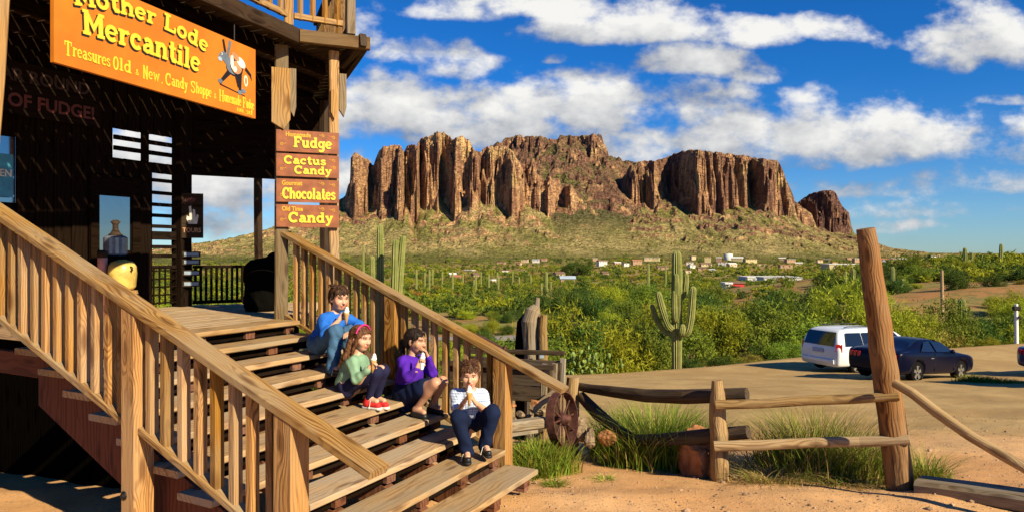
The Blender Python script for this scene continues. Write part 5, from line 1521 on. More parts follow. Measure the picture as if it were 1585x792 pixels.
def grass(name, c, r, h, n, mats, label, cat, seed, dry=.2, spread=.45, w=.006, group=None):
    """tuft of long bent blades"""
    g = np.random.default_rng(seed)
    k = 5
    a = g.uniform(0, 6.283, n); rr = r * np.sqrt(g.uniform(0, 1, n)) * g.uniform(.3, 1, n)
    bx, by = rr * np.cos(a), rr * np.sin(a)
    hh = h * (.25 + .85 * g.uniform(0, 1.0, n) ** 1.6) * (1 - .3 * (rr / r))
    oa = a + g.normal(0, .8, n); out = spread * hh * g.uniform(.2, 1.2, n)
    V = []; T = []
    side = np.stack([-np.sin(oa + g.uniform(-1, 1, n)), np.cos(oa + g.uniform(-1, 1, n))], 1)
    zb = gz(c[0] + bx, c[1] + by) - gz1(c[0], c[1])
    for i in range(k):
        t = i / (k - 1)
        x = bx + np.cos(oa) * out * t ** 1.8; y = by + np.sin(oa) * out * t ** 1.8; z = zb - .02 + hh * (t - .12 * t * t * spread * 2)
        ww = w * (1 - .85 * t) * g.uniform(.7, 1.4, n)
        V.append(np.stack([x - side[:, 0] * ww, y - side[:, 1] * ww, z], 1)); V.append(np.stack([x + side[:, 0] * ww, y + side[:, 1] * ww, z], 1))
    Vv = np.stack(V, 1).reshape(-1, 3)
    F = []
    b = np.arange(n) * (2 * k)
    for i in range(k - 1): F.append(np.stack([b + 2 * i, b + 2 * i + 1, b + 2 * i + 3, b + 2 * i + 2], 1))
    F = np.concatenate(F)
    mi = np.tile((g.uniform(size=n) < dry).astype(int), k - 1)
    tn = np.repeat(g.uniform(0, 1, n), 2 * k)
    o = npmesh(name, Vv, F, mats, attrs={'leaf': ('FLOAT', 'POINT', tn)}, midx=mi)
    o.location = (c[0], c[1], gz1(c[0], c[1])); tag(o, label, cat, group)
    return o
GM = [LEAF['grass'], LEAF['straw']]
grass('grass_bush', G3(1018, 7.3), .78, .78, 5200, GM, 'green grassy bush growing behind the dark fence rails', 'grass', 31, .14, .75, .005)
grass('grass_bush', G3(955, 7.7), .36, .55, 1500, GM, 'smaller green tuft left of the big grassy bush', 'grass', 32, .15, .5, .0055)
grass('grass_bush', G3(1265, 6.6), .74, .80, 4400, GM, 'tall thin grass bush behind the two log rails', 'grass', 33, .36, .8, .0042)
grass('grass_bush', G3(1345, 6.25), .3, .55, 1100, GM, 'grass tuft tucked against the foot of the tall leaning post', 'grass', 39, .3, .6, .0045)
grass('grass_bush', G3(1432, 6.0), .24, .42, 900, GM, 'green tuft right of the tall leaning post', 'grass', 34, .25, .9, .0045)
grass('dry_grass', G3(1190, 6.12), .42, .26, 900, [LEAF['straw'], LEAF['grass']], 'pale dry grass sprawling under the lowest log rail', 'grass', 35, .3, 1.6, .004)
grass('dry_grass', G3(1310, 5.98), .40, .22, 700, [LEAF['straw'], LEAF['grass']], 'dry straw litter between the log rail and the tall post', 'grass', 36, .2, 1.8, .004)
grass('weed_tuft', G3(858, 5.98), .13, .12, 420, [LEAF['grass'], LEAF['straw']], 'small green weed tuft alone on the dirt beside the bottom step', 'grass', 37, .1, 1.4, .004)
grass('weed_patch', G3(832, 6.6), .44, .40, 2600, [LEAF['grass'], LEAF['olive']], 'leafy green weeds between the stair rail and the wagon wheel', 'grass', 38, .3, .6, .008)
grass('weed_patch', G3(805, 6.35), .22, .26, 1200, [LEAF['grass'], LEAF['olive']], 'low weeds at the foot of the bottom stair post', 'grass', 41, .3, .7, .008)
grass('weed_tuft', G3(935, 6.15), .14, .09, 300, [LEAF['grass'], LEAF['straw']], 'flat small weed in the fence shadow, left of centre', 'grass', 42, .2, 1.4, .004)
grass('weed_strip', G3(1510, 21.0), .7, .30, 900, [LEAF['grass'], LEAF['olive']], 'low green weeds beside the front of the black car', 'grass', 43, .3, .9, .014)
grass('weed_strip', G3(1550, 20.5), .8, .2, 700, [LEAF['grass'], LEAF['olive']], 'green weeds along the dirt at the right edge', 'grass', 44, .3, .9, .014)
def pebbles():
    g = np.random.default_rng(12)
    bm = bmesh.new(); bmesh.ops.create_icosphere(bm, subdivisions=1, radius=1)
    bv = np.array([v.co[:] for v in bm.verts]); bf = np.array([[v.index for v in f.verts] for f in bm.faces]); bm.free()
    V = []; F = []; b = 0
    for i in range(5200):
        Y = 4.6 + 7.5 * g.uniform() ** 1.5; px = g.uniform(560, 1640); x = (px - 792) / FPX * Y
        s = .0035 + .012 * g.uniform() ** 5 + (.02 if g.uniform() < .008 else 0)
        sc = s * g.uniform(.6, 1.4, 3) * (1, 1, .7)
        V.append(bv * g.uniform(.8, 1.2, (len(bv), 1)) * sc + (x, Y, gz1(x, Y) + s * .2)); F.append(bf + b); b += len(bv)
    M['pebble'] = plain('mixed_gravel', (.40, .26, .16), .9, 0, .5, 3.0, .1)
    o = npmesh('gravel', np.concatenate(V), np.concatenate(F), M['pebble']); tag(o, 'loose gravel scattered on the dirt', 'gravel', None, 'stuff')
pebbles()

# old ore box on skids with rubble, dead stump, iron wheel
def wagon():
    t = thing('ore_box', 'weathered plank ore box on short legs behind the bottom of the stair rail', 'wagon box', G3(815, 7.4))
    B = Vector(t.location)
    def part(mb, name, mat):
        mb.v = [tuple(Vector(v) - B) for v in mb.v]; return mb.build(name, mat, t)
    a = K(700, 560, 7.6); b = K(838, 578, 7.25)
    r = (b - a); r.z = 0; r.normalize(); n = Vector((-r.y, r.x, 0))
    z0 = EYE + (393 - 621) / FPX * 7.3; z1 = EYE + (393 - 572) / FPX * 7.3
    L = 1.15
    o = Vector((b.x, b.y, 0)) - r * L
    mb = MB()
    hh = (z1 - z0) / 2
    for k in range(2): mb.beam(o + Vector((0, 0, z0 + hh * (k + .5))), o + r * L + Vector((0, 0, z0 + hh * (k + .5))), .04, hh - .012, jag=.006)
    part(mb, 'side_panel', M['olddark'])
    mb = MB()
    for k in range(2): mb.beam(o + n * .75 + Vector((0, 0, z0 + hh * (k + .5))), o + r * L + n * .75 + Vector((0, 0, z0 + hh * (k + .5))), .04, hh - .012, jag=.006)
    part(mb, 'side_panel', M['olddark'])
    mb = MB(); mb.beam(o + n * -.03 + Vector((0, 0, z1 + .03)), o + r * (L + .15) + n * -.03 + Vector((0, 0, z1 + .05)), .09, .05, jag=.01); mb.beam(o + n * .76 + Vector((0, 0, z1 + .05)), o + r * (L + .03) + n * .78 + Vector((0, 0, z1 + .08)), .07, .05, jag=.01); part(mb, 'top_rail', M['olddark'])
    for k in range(5):
        p = o + r * (L + .02) + n * (.0 + .18 * k)
        mb = MB(); mb.beam(p + Vector((0, 0, z0 - .05)), p + r * random.uniform(-.02, .05) + Vector((0, 0, z1 + random.uniform(.0, .08))), .05, .06, jag=.006); part(mb, 'stake', M['olddark'] if k % 2 else M['old'])
    for k in (0, 1):
        p = o + r * (L - .05 - k * .9) + n * .05
        mb = MB(); mb.beam(p + Vector((0, 0, gz1(p.x, p.y) - .05)), p + Vector((0, 0, z0)), .1, .1); part(mb, 'leg', M['olddark'])
        p = o + r * (L - .05 - k * .9) + n * .7
        mb = MB(); mb.beam(p + Vector((0, 0, gz1(p.x, p.y) - .05)), p + Vector((0, 0, z0)), .1, .1); part(mb, 'leg', M['olddark'])
    mb = MB(); mb.beam(o + r * .5 + n * .35 + Vector((0, 0, z0 + .015)), o + r * L + n * .35 + Vector((0, 0, z0 + .015)), .7, .03); part(mb, 'floor_board', M['olddark'])
    mb = MB(); p = K(842, 626, 6.95); mb.beam(p + Vector((-.13, -.05, -.05)), p + Vector((.17, .1, .15)), .08, .05); o2 = mb.build('loose_board', M['log']); tag(o2, 'pale loose board leaning up against the ore box', 'board')
    mb = MB(); mb.beam(K(787, 660, 6.5), K(848, 652, 6.7), .13, .10, jag=.006, bev=.02); o2 = mb.build('ground_timber', M['old']); tag(o2, 'grey squared timber lying below the ore box', 'timber')
    mb = MB(); mb.beam(K(787, 672, 6.45), K(830, 666, 6.6), .06, .03, jag=.004); o2 = mb.build('loose_board', M['old']); tag(o2, 'thin grey board lying in front of the squared timber', 'board')
    for k, (px, py, s) in enumerate([(838, 636, .075), (826, 622, .06), (806, 640, .06), (852, 640, .05), (796, 648, .05), (790, 628, .06), (818, 645, .05), (833, 650, .04)]):
        lab = ['largest pale rubble stone under the ore box', 'rubble stone wedged right under the ore box floor', 'dusty rubble stone in the shade under the ore box', 'small stone at the right of the rubble heap', 'small stone beside the end of the squared timber', 'stone close to the bottom stair post, under the ore box', 'low stone in the middle of the rubble heap', 'smallest stone on top of the squared timber'][k]
        rock('rubble_stone', K(px, py, 6.95), (s, s * .9, s * .6), 40 + k, M['palerock'] if k % 2 == 0 else M['redrock'], lab, 'stone', group='rubble under the ore box')
wagon()
def stump():
    x0 = K(826, 560, 8.8); zb = gz1(x0.x, x0.y) - .1
    zz = lambda py: EYE + (393 - py) / FPX * 8.8
    px = lambda p, y=8.8: (p - 792) / FPX * y
    mb = MB()
    mb.tube([(px(826), 8.8, zb), (px(825), 8.8, zz(560)), (px(822), 8.8, zz(520)), (px(821), 8.8, zz(498)), (px(825), 8.82, zz(482)), (px(830), 8.84, zz(474))], [.13, .105, .10, .115, .10, .05], 18, rough=.09, smooth=False)
    o = mb.build('dead_stump', M['old']); tag(o, 'pale dead tree stump with a sawn knob, standing behind the ore box', 'stump')
    mb = MB(); mb.tube([(px(830), 8.86, zz(485)), (px(831), 8.87, zz(470)), (px(832), 8.88, zz(461))], [.045, .035, .032], 10, rough=.08); mb.build('broken_limb', M['old'], o)
    mb = MB(); mb.tube([(px(841), 8.72, zb), (px(840), 8.7, zz(540)), (px(839), 8.7, zz(505)), (px(841), 8.7, zz(486))], [.065, .06, .055, .045], 10, rough=.1, smooth=False); mb.build('split_trunk', M['log'], o)
    mb = MB(); mb.tube([(px(808), 9.0, zb), (px(807), 9.0, zz(540)), (px(806), 9.0, zz(500)), (px(812), 8.95, zz(488))], [.09, .08, .05, .02], 10, rough=.1, smooth=False); mb.build('shade_trunk', M['black'], o)  # black upright put in for the shade left of the stump
    p = K(838, 548, 8.55)
    mb = MB(); mb.beam(p + Vector((-.035, 0, 0)), p + Vector((.035, 0, 0)), .015, .11); o2 = mb.build('plaque', M['old']); tag(o2, 'small framed wooden plaque fixed to the dead stump', 'plaque')
    mb = MB(); mb.beam(p + Vector((-.025, -.009, 0)), p + Vector((.025, -.009, 0)), .006, .085); mb.build('plaque_face', M['plate'], o2)
    mb = MB(); mb.tube([K(735, 518, 8.6), K(772, 540, 8.3), K(784, 548, 8.2)], [.03, .05, .04], 8); mb.tube([K(776, 556, 8.2), K(782, 535, 8.25)], [.03, .02], 8)
    o3 = mb.build('rusty_chute', M['iron']); tag(o3, 'rusty dark iron chute slanting behind the stair rail', 'chute')
stump()
def wheel():
    c = K(870, 648, 6.8); R0 = .27
    ax = Vector((.86, -.50, .14)).normalized()
    t = thing('wagon_wheel', 'rusty iron wagon wheel leaning against the small fence post', 'wheel', c)
    x = ax.cross(Vector((0, 0, 1))).normalized(); y = x.cross(ax).normalized()
    V = []; F = []
    n = 40
    for i in range(n):
        a = 6.283 * i / n; d = x * math.cos(a) + y * math.sin(a)
        for rr, h in ((R0, -.045), (R0, .045), (R0 - .012, .045), (R0 - .012, -.045)): V.append(d * rr + ax * h)
    for i in range(n):
        for k in range(4): F.append((i * 4 + k, i * 4 + (k + 1) % 4, ((i + 1) % n) * 4 + (k + 1) % 4, ((i + 1) % n) * 4 + k))
    mb = MB(); mb.add(V, F); mb.build('rim', M['iron'], t)
    for k in range(10):
        a = 6.283 * k / 10; d = x * math.cos(a) + y * math.sin(a)
        mb = MB(); mb.tube([d * .04, d * (R0 - .01)], [.011, .009], 7); mb.build('spoke', M['iron'], t)
    mb = MB(); mb.lathe(-ax * .09, [(.028, 0), (.034, .02), (.055, .04), (.06, .09), (.055, .13), (.034, .15), (.028, .18)], 16, axis=ax); mb.build('hub', M['iron'], t)
wheel()

# ------------------------------------------------------------------ cars
def paint(name, col, metal=0.0):
    m, N, b, out = new_mat(name)
    b.inputs['Base Color'].default_value = (*col, 1)
    b.inputs['Roughness'].default_value = .28; b.inputs['Metallic'].default_value = metal
    b.inputs['Coat Weight'].default_value = .45; b.inputs['Coat Roughness'].default_value = .04
    co = N.n('ShaderNodeTexCoord').outputs['Object']
    b.inputs['Specular IOR Level'].default_value = .12 if max(col) < .05 else .5
    if max(col) < .05: b.inputs['Coat Weight'].default_value = .06
    z = N.n('ShaderNodeSeparateXYZ', {0: co}).outputs[2]
    d = N.math('MULTIPLY', N.ramp(N.math('ADD', z, N.math('MULTIPLY', N.noise(co, 5, 4, .6), .3)), .50, .25), .22)
    N.link(N.mix(d, col, (.22, .15, .09)), b.inputs['Base Color'])
    return m
M['glasscar'] = plain('tinted_car_glass', (.008, .010, .012), .06, 0, .1, spec=.9)
M['tyre'] = plain('black_tyre_rubber', (.006, .0055, .005), .9, 0, .2, spec=.1)
M['alloy'] = plain('bright_alloy', (.62, .62, .62), .28, .9, .1)
M['redlamp'] = plain('red_lamp_lens', (.40, .012, .012), .15, 0, .2, spec=.7)
M['clearlamp'] = plain('clear_lamp_lens', (.55, .56, .58), .12, 0, .2, spec=.9)
M['trim'] = plain('black_plastic_trim', (.014, .014, .015), .6)
M['plateb'] = plain('blue_grey_number_plate', (.30, .36, .48), .5)
def wheel_parts(parent, x, y, r, w):
    s = 1 if y > 0 else -1
    mb = MB(); mb.lathe((x, y - s * w, r), [(r * .66, 0), (r * .93, .0), (r, w * .18), (r, w * .82), (r * .93, w), (r * .66, w)], 28, axis=(0, s, 0), cap=False); ty = mb.build('wheel', M['tyre'], parent)
    mb = MB(); mb.lathe((x, y - s * .02, r), [(r * .66, .0), (r * .62, .015), (r * .58, -.06), (.05, -.06)], 28, axis=(0, s, 0), cap=False)
    mb.build('rim', M['trim'], ty)
    mb = MB()
    for k in range(5):
        a = 6.283 * k / 5 + .3
        d = Vector((math.cos(a), 0, math.sin(a))); e = Vector((-math.sin(a), 0, math.cos(a))); c = Vector((x, y - s * .012, r))
        mb.prism([c + d * .03 - e * .035, c + d * r * .63 - e * .055, c + d * r * .63 + e * .055, c + d * .03 + e * .035], (0, -s * .02, 0))
    n = 28; V = []; F = []
    for i in range(n):
        a = 6.283 * i / n; d = Vector((math.cos(a), 0, math.sin(a))); c = Vector((x, y - s * .01, r))
        V += [c + d * r * .67, c + d * r * .60]
    for i in range(n): F.append((2 * i, 2 * i + 1, (2 * i + 3) % (2 * n), (2 * i + 2) % (2 * n)))
    mb.add(V, F); mb.build('alloy_spokes', M['alloy'], ty)
def car(name, label, loc, heading, kind, pm, zrot_pitch=0.0, cat='car'):
    """x runs to the front, y to the left. Stations: x, z bottom, z belt, z roof, half width at belt, half width at roof"""
    t = thing(name, label, cat, loc, math.pi / 2 - heading)
    t.rotation_euler = (0, zrot_pitch, math.pi / 2 - heading)
    if kind == 'van':
        st = [(-2.56, .42, .92, .95, .78, .70), (-2.52, .30, 1.02, 1.10, .93, .80), (-2.44, .28, 1.06, 1.40, .97, .79), (-2.30, .28, 1.07, 1.66, .985, .74), (-2.05, .28, 1.07, 1.73, .99, .72), (-1.2, .28, 1.06, 1.76, .995, .72), (-.2, .28, 1.05, 1.75, .995, .72), (.45, .28, 1.04, 1.71, .995, .70), (.85, .28, 1.03, 1.58, .99, .70), (1.25, .28, 1.03, 1.33, .985, .74),
              (1.55, .28, 1.03, 1.12, .97, .80), (2.05, .28, .98, 1.02, .95, .80), (2.40, .30, .86, .90, .88, .74), (2.55, .40, .72, .75, .72, .6)]
        wx = [-1.55, 1.5]; wr = .345
        win = [(3, 7, 'rear'), ]
    else:
        st = [(-2.38, .42, .80, .82, .70, .62), (-2.34, .32, .92, .95, .84, .74), (-2.15, .27, .97, 1.01, .90, .76), (-1.75, .25, .98, 1.06, .93, .74), (-1.35, .24, .97, 1.17, .935, .66), (-.85, .24, .96, 1.32, .935, .62), (-.35, .24, .95, 1.385, .935, .60), (.05, .24, .945, 1.37, .935, .60), (.45, .24, .94, 1.24, .935, .63), (.85, .24, .94, 1.03, .935, .72),
              (1.3, .24, .93, .975, .935, .76), (1.8, .25, .89, .93, .925, .76), (2.15, .28, .82, .85, .90, .72), (2.35, .34, .70, .73, .80, .62), (2.40, .42, .62, .64, .7, .55)]
        wx = [-1.38, 1.34]; wr = .345
    rings = []
    for x, zb, zl, zr, wb, wt in st:
        mid = (zb + zl) / 2
        pts = [(0, zb), (wb * .86, zb), (wb * .97, zb + .06), (wb, mid), (wb * .995, zl - .10), (wb * .965, zl), (lerp(wb * .965, wt, .5), lerp(zl, zr - .05, .5)), (wt, zr - .06), (wt * .90, zr - .012), (wt * .5, zr), (0, zr + .006)]
        rings.append([(x, y, z) for y, z in pts] + [(x, -y, z) for y, z in pts[-2:0:-1]])
    n = len(rings[0])
    def arch(p):                                            # wheel openings
        x, y, z = p
        for w in wx:
            d = math.hypot(x - w, z - wr)
            if d < wr + .07 and z < wr + .5 and abs(y) > .5:
                pass
        return p
    V = [p for r_ in rings for p in r_]
    F = []
    for i in range(len(rings) - 1):
        for k in range(n): F.append((i * n + k, i * n + (k + 1) % n, i * n + n + (k + 1) % n, i * n + n + k))
    F.append(tuple(range(n))); F.append(tuple((len(rings) - 1) * n + k for k in reversed(range(n))))
    me = bpy.data.meshes.new('body'); me.from_pydata(V, [], F); me.materials.append(pm)
    bm = bmesh.new(); bm.from_mesh(me); bmesh.ops.recalc_face_normals(bm, faces=bm.faces)
    for f in bm.faces: f.smooth = True
    bm.to_mesh(me); bm.free()
    body = bpy.data.objects.new('body', me); link(body, t)
    md = body.modifiers.new('s', 'SUBSURF'); md.levels = 2; md.render_levels = 2
    for w in wx:                                            # cut the wheel openings
        cm = MB(); cm.lathe((w, -1.4, wr + .02), [(wr + .055, 0), (wr + .055, 2.8)], 28, axis=(0, 1, 0)); cut = cm.build('cutter', pm)
        cut.parent = t
        bo = body.modifiers.new('b', 'BOOLEAN'); bo.object = cut; bo.operation = 'DIFFERENCE'; bo.solver = 'EXACT'
    dg = bpy.context.evaluated_depsgraph_get()
    nm = bpy.data.meshes.new_from_object(body.evaluated_get(dg))
    body.modifiers.clear(); body.data = nm
    for ch in list(t.children):
        if ch.name.startswith('cutter'): bpy.data.objects.remove(ch)
    mb = MB(); mb.beam((wx[0] - .5, 0, .55), (wx[1] + .5, 0, .55), 1.3, .6); mb.build('underbody', M['trim'], t)
    ys = .945 if kind == 'van' else .90
    for w in wx:
        for s in (1, -1): wheel_parts(t, w, s * ys, wr, .22)
    def seam(x, z0, z1, yb):
        for sd_ in (1, -1):
            mb = MB(); mb.beam((x, sd_ * yb, z0), (x, sd_ * (yb - .004), z1), .012, .03, up=(0, 1, 0)); mb.build('door_gap', M['trim'], t)
    def pane(poly, name='window', mat=None, th=.012):
        mb = MB(); p = [Vector(q) for q in poly]; nn = (p[1] - p[0]).cross(p[2] - p[0]).normalized()
        mb.prism([q - nn * th * .4 for q in p], nn * th); return mb.build(name, mat or M['glasscar'], t)
    if kind == 'van':
        for s in (1, -1):
            f = lambda x, z, s=s: (x, s * (lerp(.985, .745, max(0, min(1, (z - 1.04) / .66))) + .012), z)
            for a, b, c, d in ((-2.18, -1.28, -2.05, -1.30), (-1.22, -.12, -1.22, -.14), (-.06, 1.02, -.06, .50)):
                pane([f(a, 1.10), f(b, 1.10), f(d, 1.585), f(c, 1.585)] if s < 0 else [f(c, 1.585), f(d, 1.585), f(b, 1.10), f(a, 1.10)])
            mb = MB(); mb.beam((-2.53, s * .80, 1.02), (-2.36, s * .965, 1.02), .07, .30, bev=.02); mb.build('tail_light', M['redlamp'], t)
            mb = MB(); mb.beam((2.25, s * .84, .80), (2.46, s * .62, .80), .1, .2); mb.build('headlight', M['clearlamp'], t)
            mb = MB(); mb.tube([(-1.9, s * .60, 1.775), (-1.7, s * .60, 1.80), (.0, s * .60, 1.80), (.25, s * .60, 1.765)], .018, 8); mb.build('roof_rail', M['trim'], t)
        seam(-1.25, .42, 1.04, .978); seam(-.08, .40, 1.04, .978); seam(1.02, .42, 1.02, .972)
        for sd_ in (1, -1):
            mb = MB(); mb.beam((-1.1, sd_ * .965, .33), (1.1, sd_ * .965, .33), .05, .10); mb.build('sill_trim', M['trim'], t)
            mb = MB(); mb.beam((-.32, sd_ * .99, .93), (-.16, sd_ * .99, .93), .03, .035); mb.build('handle', M['alloy'], t)
        pane([(-2.545, .72, 1.08), (-2.545, -.72, 1.08), (-2.37, -.68, 1.60), (-2.37, .68, 1.60)], 'rear_window')
        pane([(1.30, -.70, 1.10), (1.30, .70, 1.10), (.62, .62, 1.64), (.62, -.62, 1.64)], 'windscreen')
        pane([(-2.585, .26, .80), (-2.585, -.26, .80), (-2.585, -.26, .94), (-2.585, .26, .94)], 'number_plate', M['plateb'])
        mb = MB(); mb.beam((-2.55, -.78, .50), (-2.55, .78, .50), .12, .18, bev=.05); mb.build('bumper', pm, t)
    else:
        for s in (1, -1):
            f = lambda x, z, s=s: (x, s * (lerp(.905, .655, max(0, min(1, (z - .95) / .38))) + .012), z)
            q = [f(-.30, .985), f(.78, .985), f(.25, 1.28), f(-.30, 1.315)]; pane(q if s < 0 else q[::-1])
            q = [f(-1.22, 1.0), f(-.42, .985), f(-.42, 1.305), f(-.72, 1.28)]; pane(q if s < 0 else q[::-1])
            mb = MB(); mb.beam((2.20, s * .74, .68), (2.38, s * .60, .68), .14, .13); mb.build('headlight', M['clearlamp'], t)
            for k in range(3):
                mb = MB(); mb.beam((-2.37, s * (.40 + k * .13), .80), (-2.37, s * (.49 + k * .13), .80), .05, .16); mb.build('tail_light', M['redlamp'], t)
            mb = MB(); mb.lathe((.55, s * .98, 1.0), [(.0, -.07), (.06, -.05), (.075, 0), (.05, .07), (0, .08)], 12, axis=(1, 0, 0)); mb.build('mirror', pm, t)
            mb = MB(); mb.beam((-.72, s * .948, .79), (-.55, s * .948, .79), .02, .03); mb.build('handle', M['alloy'], t)
        seam(-.40, .38, .93, .918); seam(.80, .38, .92, .918)
        pane([(.92, -.66, 1.02), (.92, .66, 1.02), (.22, .56, 1.33), (.22, -.56, 1.33)], 'windscreen')
        pane([(-1.62, .64, 1.06), (-1.62, -.64, 1.06), (-.82, -.56, 1.32), (-.82, .56, 1.32)], 'rear_window')
    return t
def slope_at(x, y, hd):
    d = Vector((math.sin(hd), math.cos(hd)))
    return math.atan2(gz1(x - d.x * 1.3, y - d.y * 1.3) - gz1(x + d.x * 1.3, y + d.y * 1.3), 2.6)
def put_car(name, label, px, Y, hd, kind, pm, cat):
    x = (px - 792) / FPX * Y
    return car(name, label, (x, Y, gz1(x, Y) - .01), hd, kind, pm, slope_at(x, Y, hd), cat)
put_car('minivan', 'white minivan parked on the dirt lot, partly behind the leaning post', 1340, 27.8, R(68), 'van', paint('white_car_paint', (.66, .68, .70)), 'van')
put_car('coupe', 'dark navy two door car parked in front of the white minivan', 1411, 23.0, R(58), 'coupe', paint('navy_black_car_paint', (.003, .0035, .014)), 'car')
put_car('coupe', 'purple blue car cut off by the right edge of the photo', 1668, 24.3, R(62), 'coupe', paint('purple_blue_car_paint', (.02, .018, .07)), 'car')
put_car('minivan', 'grey minivan just outside the right edge, its shadow lying on the dirt lot', 1772, 18.4, R(78), 'van', paint('grey_car_paint', (.2, .2, .21)), 'van')
# ------------------------------------------------------------------ people: smooth-union solids meshed with surface nets
def surface_nets(D, org, h):
    nx, ny, nz = D.shape
    neg = D < 0
    c = np.zeros((nx - 1, ny - 1, nz - 1), int)
    for dx in (0, 1):
        for dy in (0, 1):
            for dz in (0, 1): c += neg[dx:nx - 1 + dx, dy:ny - 1 + dy, dz:nz - 1 + dz]
    act = np.argwhere((c > 0) & (c < 8))
    idx = -np.ones(c.shape, int); idx[tuple(act.T)] = np.arange(len(act))
    corner = np.array([(i, j, k) for i in (0, 1) for j in (0, 1) for k in (0, 1)])
    val = np.stack([D[tuple((act + o).T)] for o in corner], 1)
    acc = np.zeros((len(act), 3)); cnt = np.zeros(len(act))
    for a in range(8):
        for b in range(a + 1, 8):
            if np.abs(corner[a] - corner[b]).sum() != 1: continue
            va, vb = val[:, a], val[:, b]; m = (va < 0) != (vb < 0)
            t = np.where(m, va / np.where(m, va - vb, 1), 0)
            acc += np.where(m[:, None], corner[a] + (corner[b] - corner[a]) * t[:, None], 0); cnt += m
    V = org + (act + acc / cnt[:, None]) * h
    F = []
    for ax in range(3):
        o1, o2 = [(1, 2), (2, 0), (0, 1)][ax]
        sl = [slice(None)] * 3; sl2 = [slice(None)] * 3
        sl[ax] = slice(0, -1); sl2[ax] = slice(1, None)
        cr = neg[tuple(sl)] != neg[tuple(sl2)]
        e = np.argwhere(cr)
        e = e[(e[:, o1] > 0) & (e[:, o2] > 0) & (e[:, o1] < D.shape[o1] - 1) & (e[:, o2] < D.shape[o2] - 1)]
        if not len(e): continue
        fl = neg[tuple(e.T)]
        q = []
        for a, b in ((0, 0), (1, 0), (1, 1), (0, 1)):
            p = e.copy(); p[:, o1] -= a; p[:, o2] -= b; q.append(idx[tuple(p.T)])
        q = np.stack(q, 1); q[~fl] = q[~fl][:, ::-1]
        F.append(q)
    F = np.concatenate(F)
    return V, F[(F >= 0).all(1)]

class Body:
    def __init__(s): s.p = []
    def cap(s, a, b, ra, rb=None, k=.02): s.p.append(('c', np.array(a, float), np.array(b, float), ra, ra if rb is None else rb, k)); return s
    def ell(s, c, rad, fr=None, k=.02, sub=False): s.p.append(('e', np.array(c, float), np.array(rad, float), np.eye(3) if fr is None else fr, sub, k)); return s
    def mesh(s, h, fold=0.0, fs=40.0, seed=0):
        lo = np.array([1e9] * 3); hi = -lo
        for p in s.p:
            if p[0] == 'c':
                r = max(p[3], p[4]); lo = np.minimum(lo, np.minimum(p[1], p[2]) - r); hi = np.maximum(hi, np.maximum(p[1], p[2]) + r)
            elif not p[4]:
                r = p[2].max(); lo = np.minimum(lo, p[1] - r); hi = np.maximum(hi, p[1] + r)
        lo -= 4 * h; hi += 4 * h
        n = np.ceil((hi - lo) / h).astype(int) + 1
        D = np.full(n, .08, np.float32)
        ax = [lo[i] + np.arange(n[i]) * h for i in range(3)]
        for p in s.p:
            if p[0] == 'c': r = max(p[3], p[4]) + .06; a0 = np.minimum(p[1], p[2]) - r; a1 = np.maximum(p[1], p[2]) + r
            else: r = p[2].max() + .06; a0 = p[1] - r; a1 = p[1] + r
            i0 = np.clip(((a0 - lo) / h).astype(int), 0, n - 1); i1 = np.clip(((a1 - lo) / h).astype(int) + 2, 1, n)
            sl = tuple(slice(i0[i], i1[i]) for i in range(3))
            X, Y, Z = np.meshgrid(*[ax[i][sl[i]] for i in range(3)], indexing='ij')
            Q = np.stack([X, Y, Z], -1)
            if p[0] == 'c':
                d = p[2] - p[1]; L2 = max(1e-9, d @ d)
                t = np.clip(((Q - p[1]) @ d) / L2, 0, 1)
                f = np.linalg.norm(Q - p[1] - t[..., None] * d, axis=-1) - (p[3] + (p[4] - p[3]) * t)
                sub = False
            else:
                q = (Q - p[1]) @ p[3]; rr = p[2]
                k0 = np.linalg.norm(q / rr, axis=-1); k1 = np.linalg.norm(q / rr ** 2, axis=-1) + 1e-9
                f = np.where(k0 < .05, -rr.min(), k0 * (k0 - 1) / k1)
                sub = p[4]
            k = p[5]; A = D[sl]
            if sub:
                hh = np.maximum(k - np.abs(-f - A), 0) / k; D[sl] = np.maximum(A, -f) + hh * hh * k * .25
            else:
                hh = np.maximum(k - np.abs(f - A), 0) / k; D[sl] = np.minimum(A, f) - hh * hh * k * .25
        if fold:
            X, Y, Z = np.meshgrid(*ax, indexing='ij')
            D = D + fold * (np.sin(fs * Z + 9 * np.sin(11 * X + seed) + 7 * Y) * .6 + np.sin(fs * .7 * X - fs * .5 * Y + 8 * np.sin(9 * Z + seed)) * .4)
        return surface_nets(D, lo, h)
def joined(name, meshes, mats, parent, base, attrs=None):
    V = []; F = []; MI = []; b = 0
    for i, (v, f) in enumerate(meshes): V.append(v - np.array(base)); F.append(f + b); b += len(v)
    return npmesh(name, np.concatenate(V), np.concatenate(F), mats, parent, smooth=True)

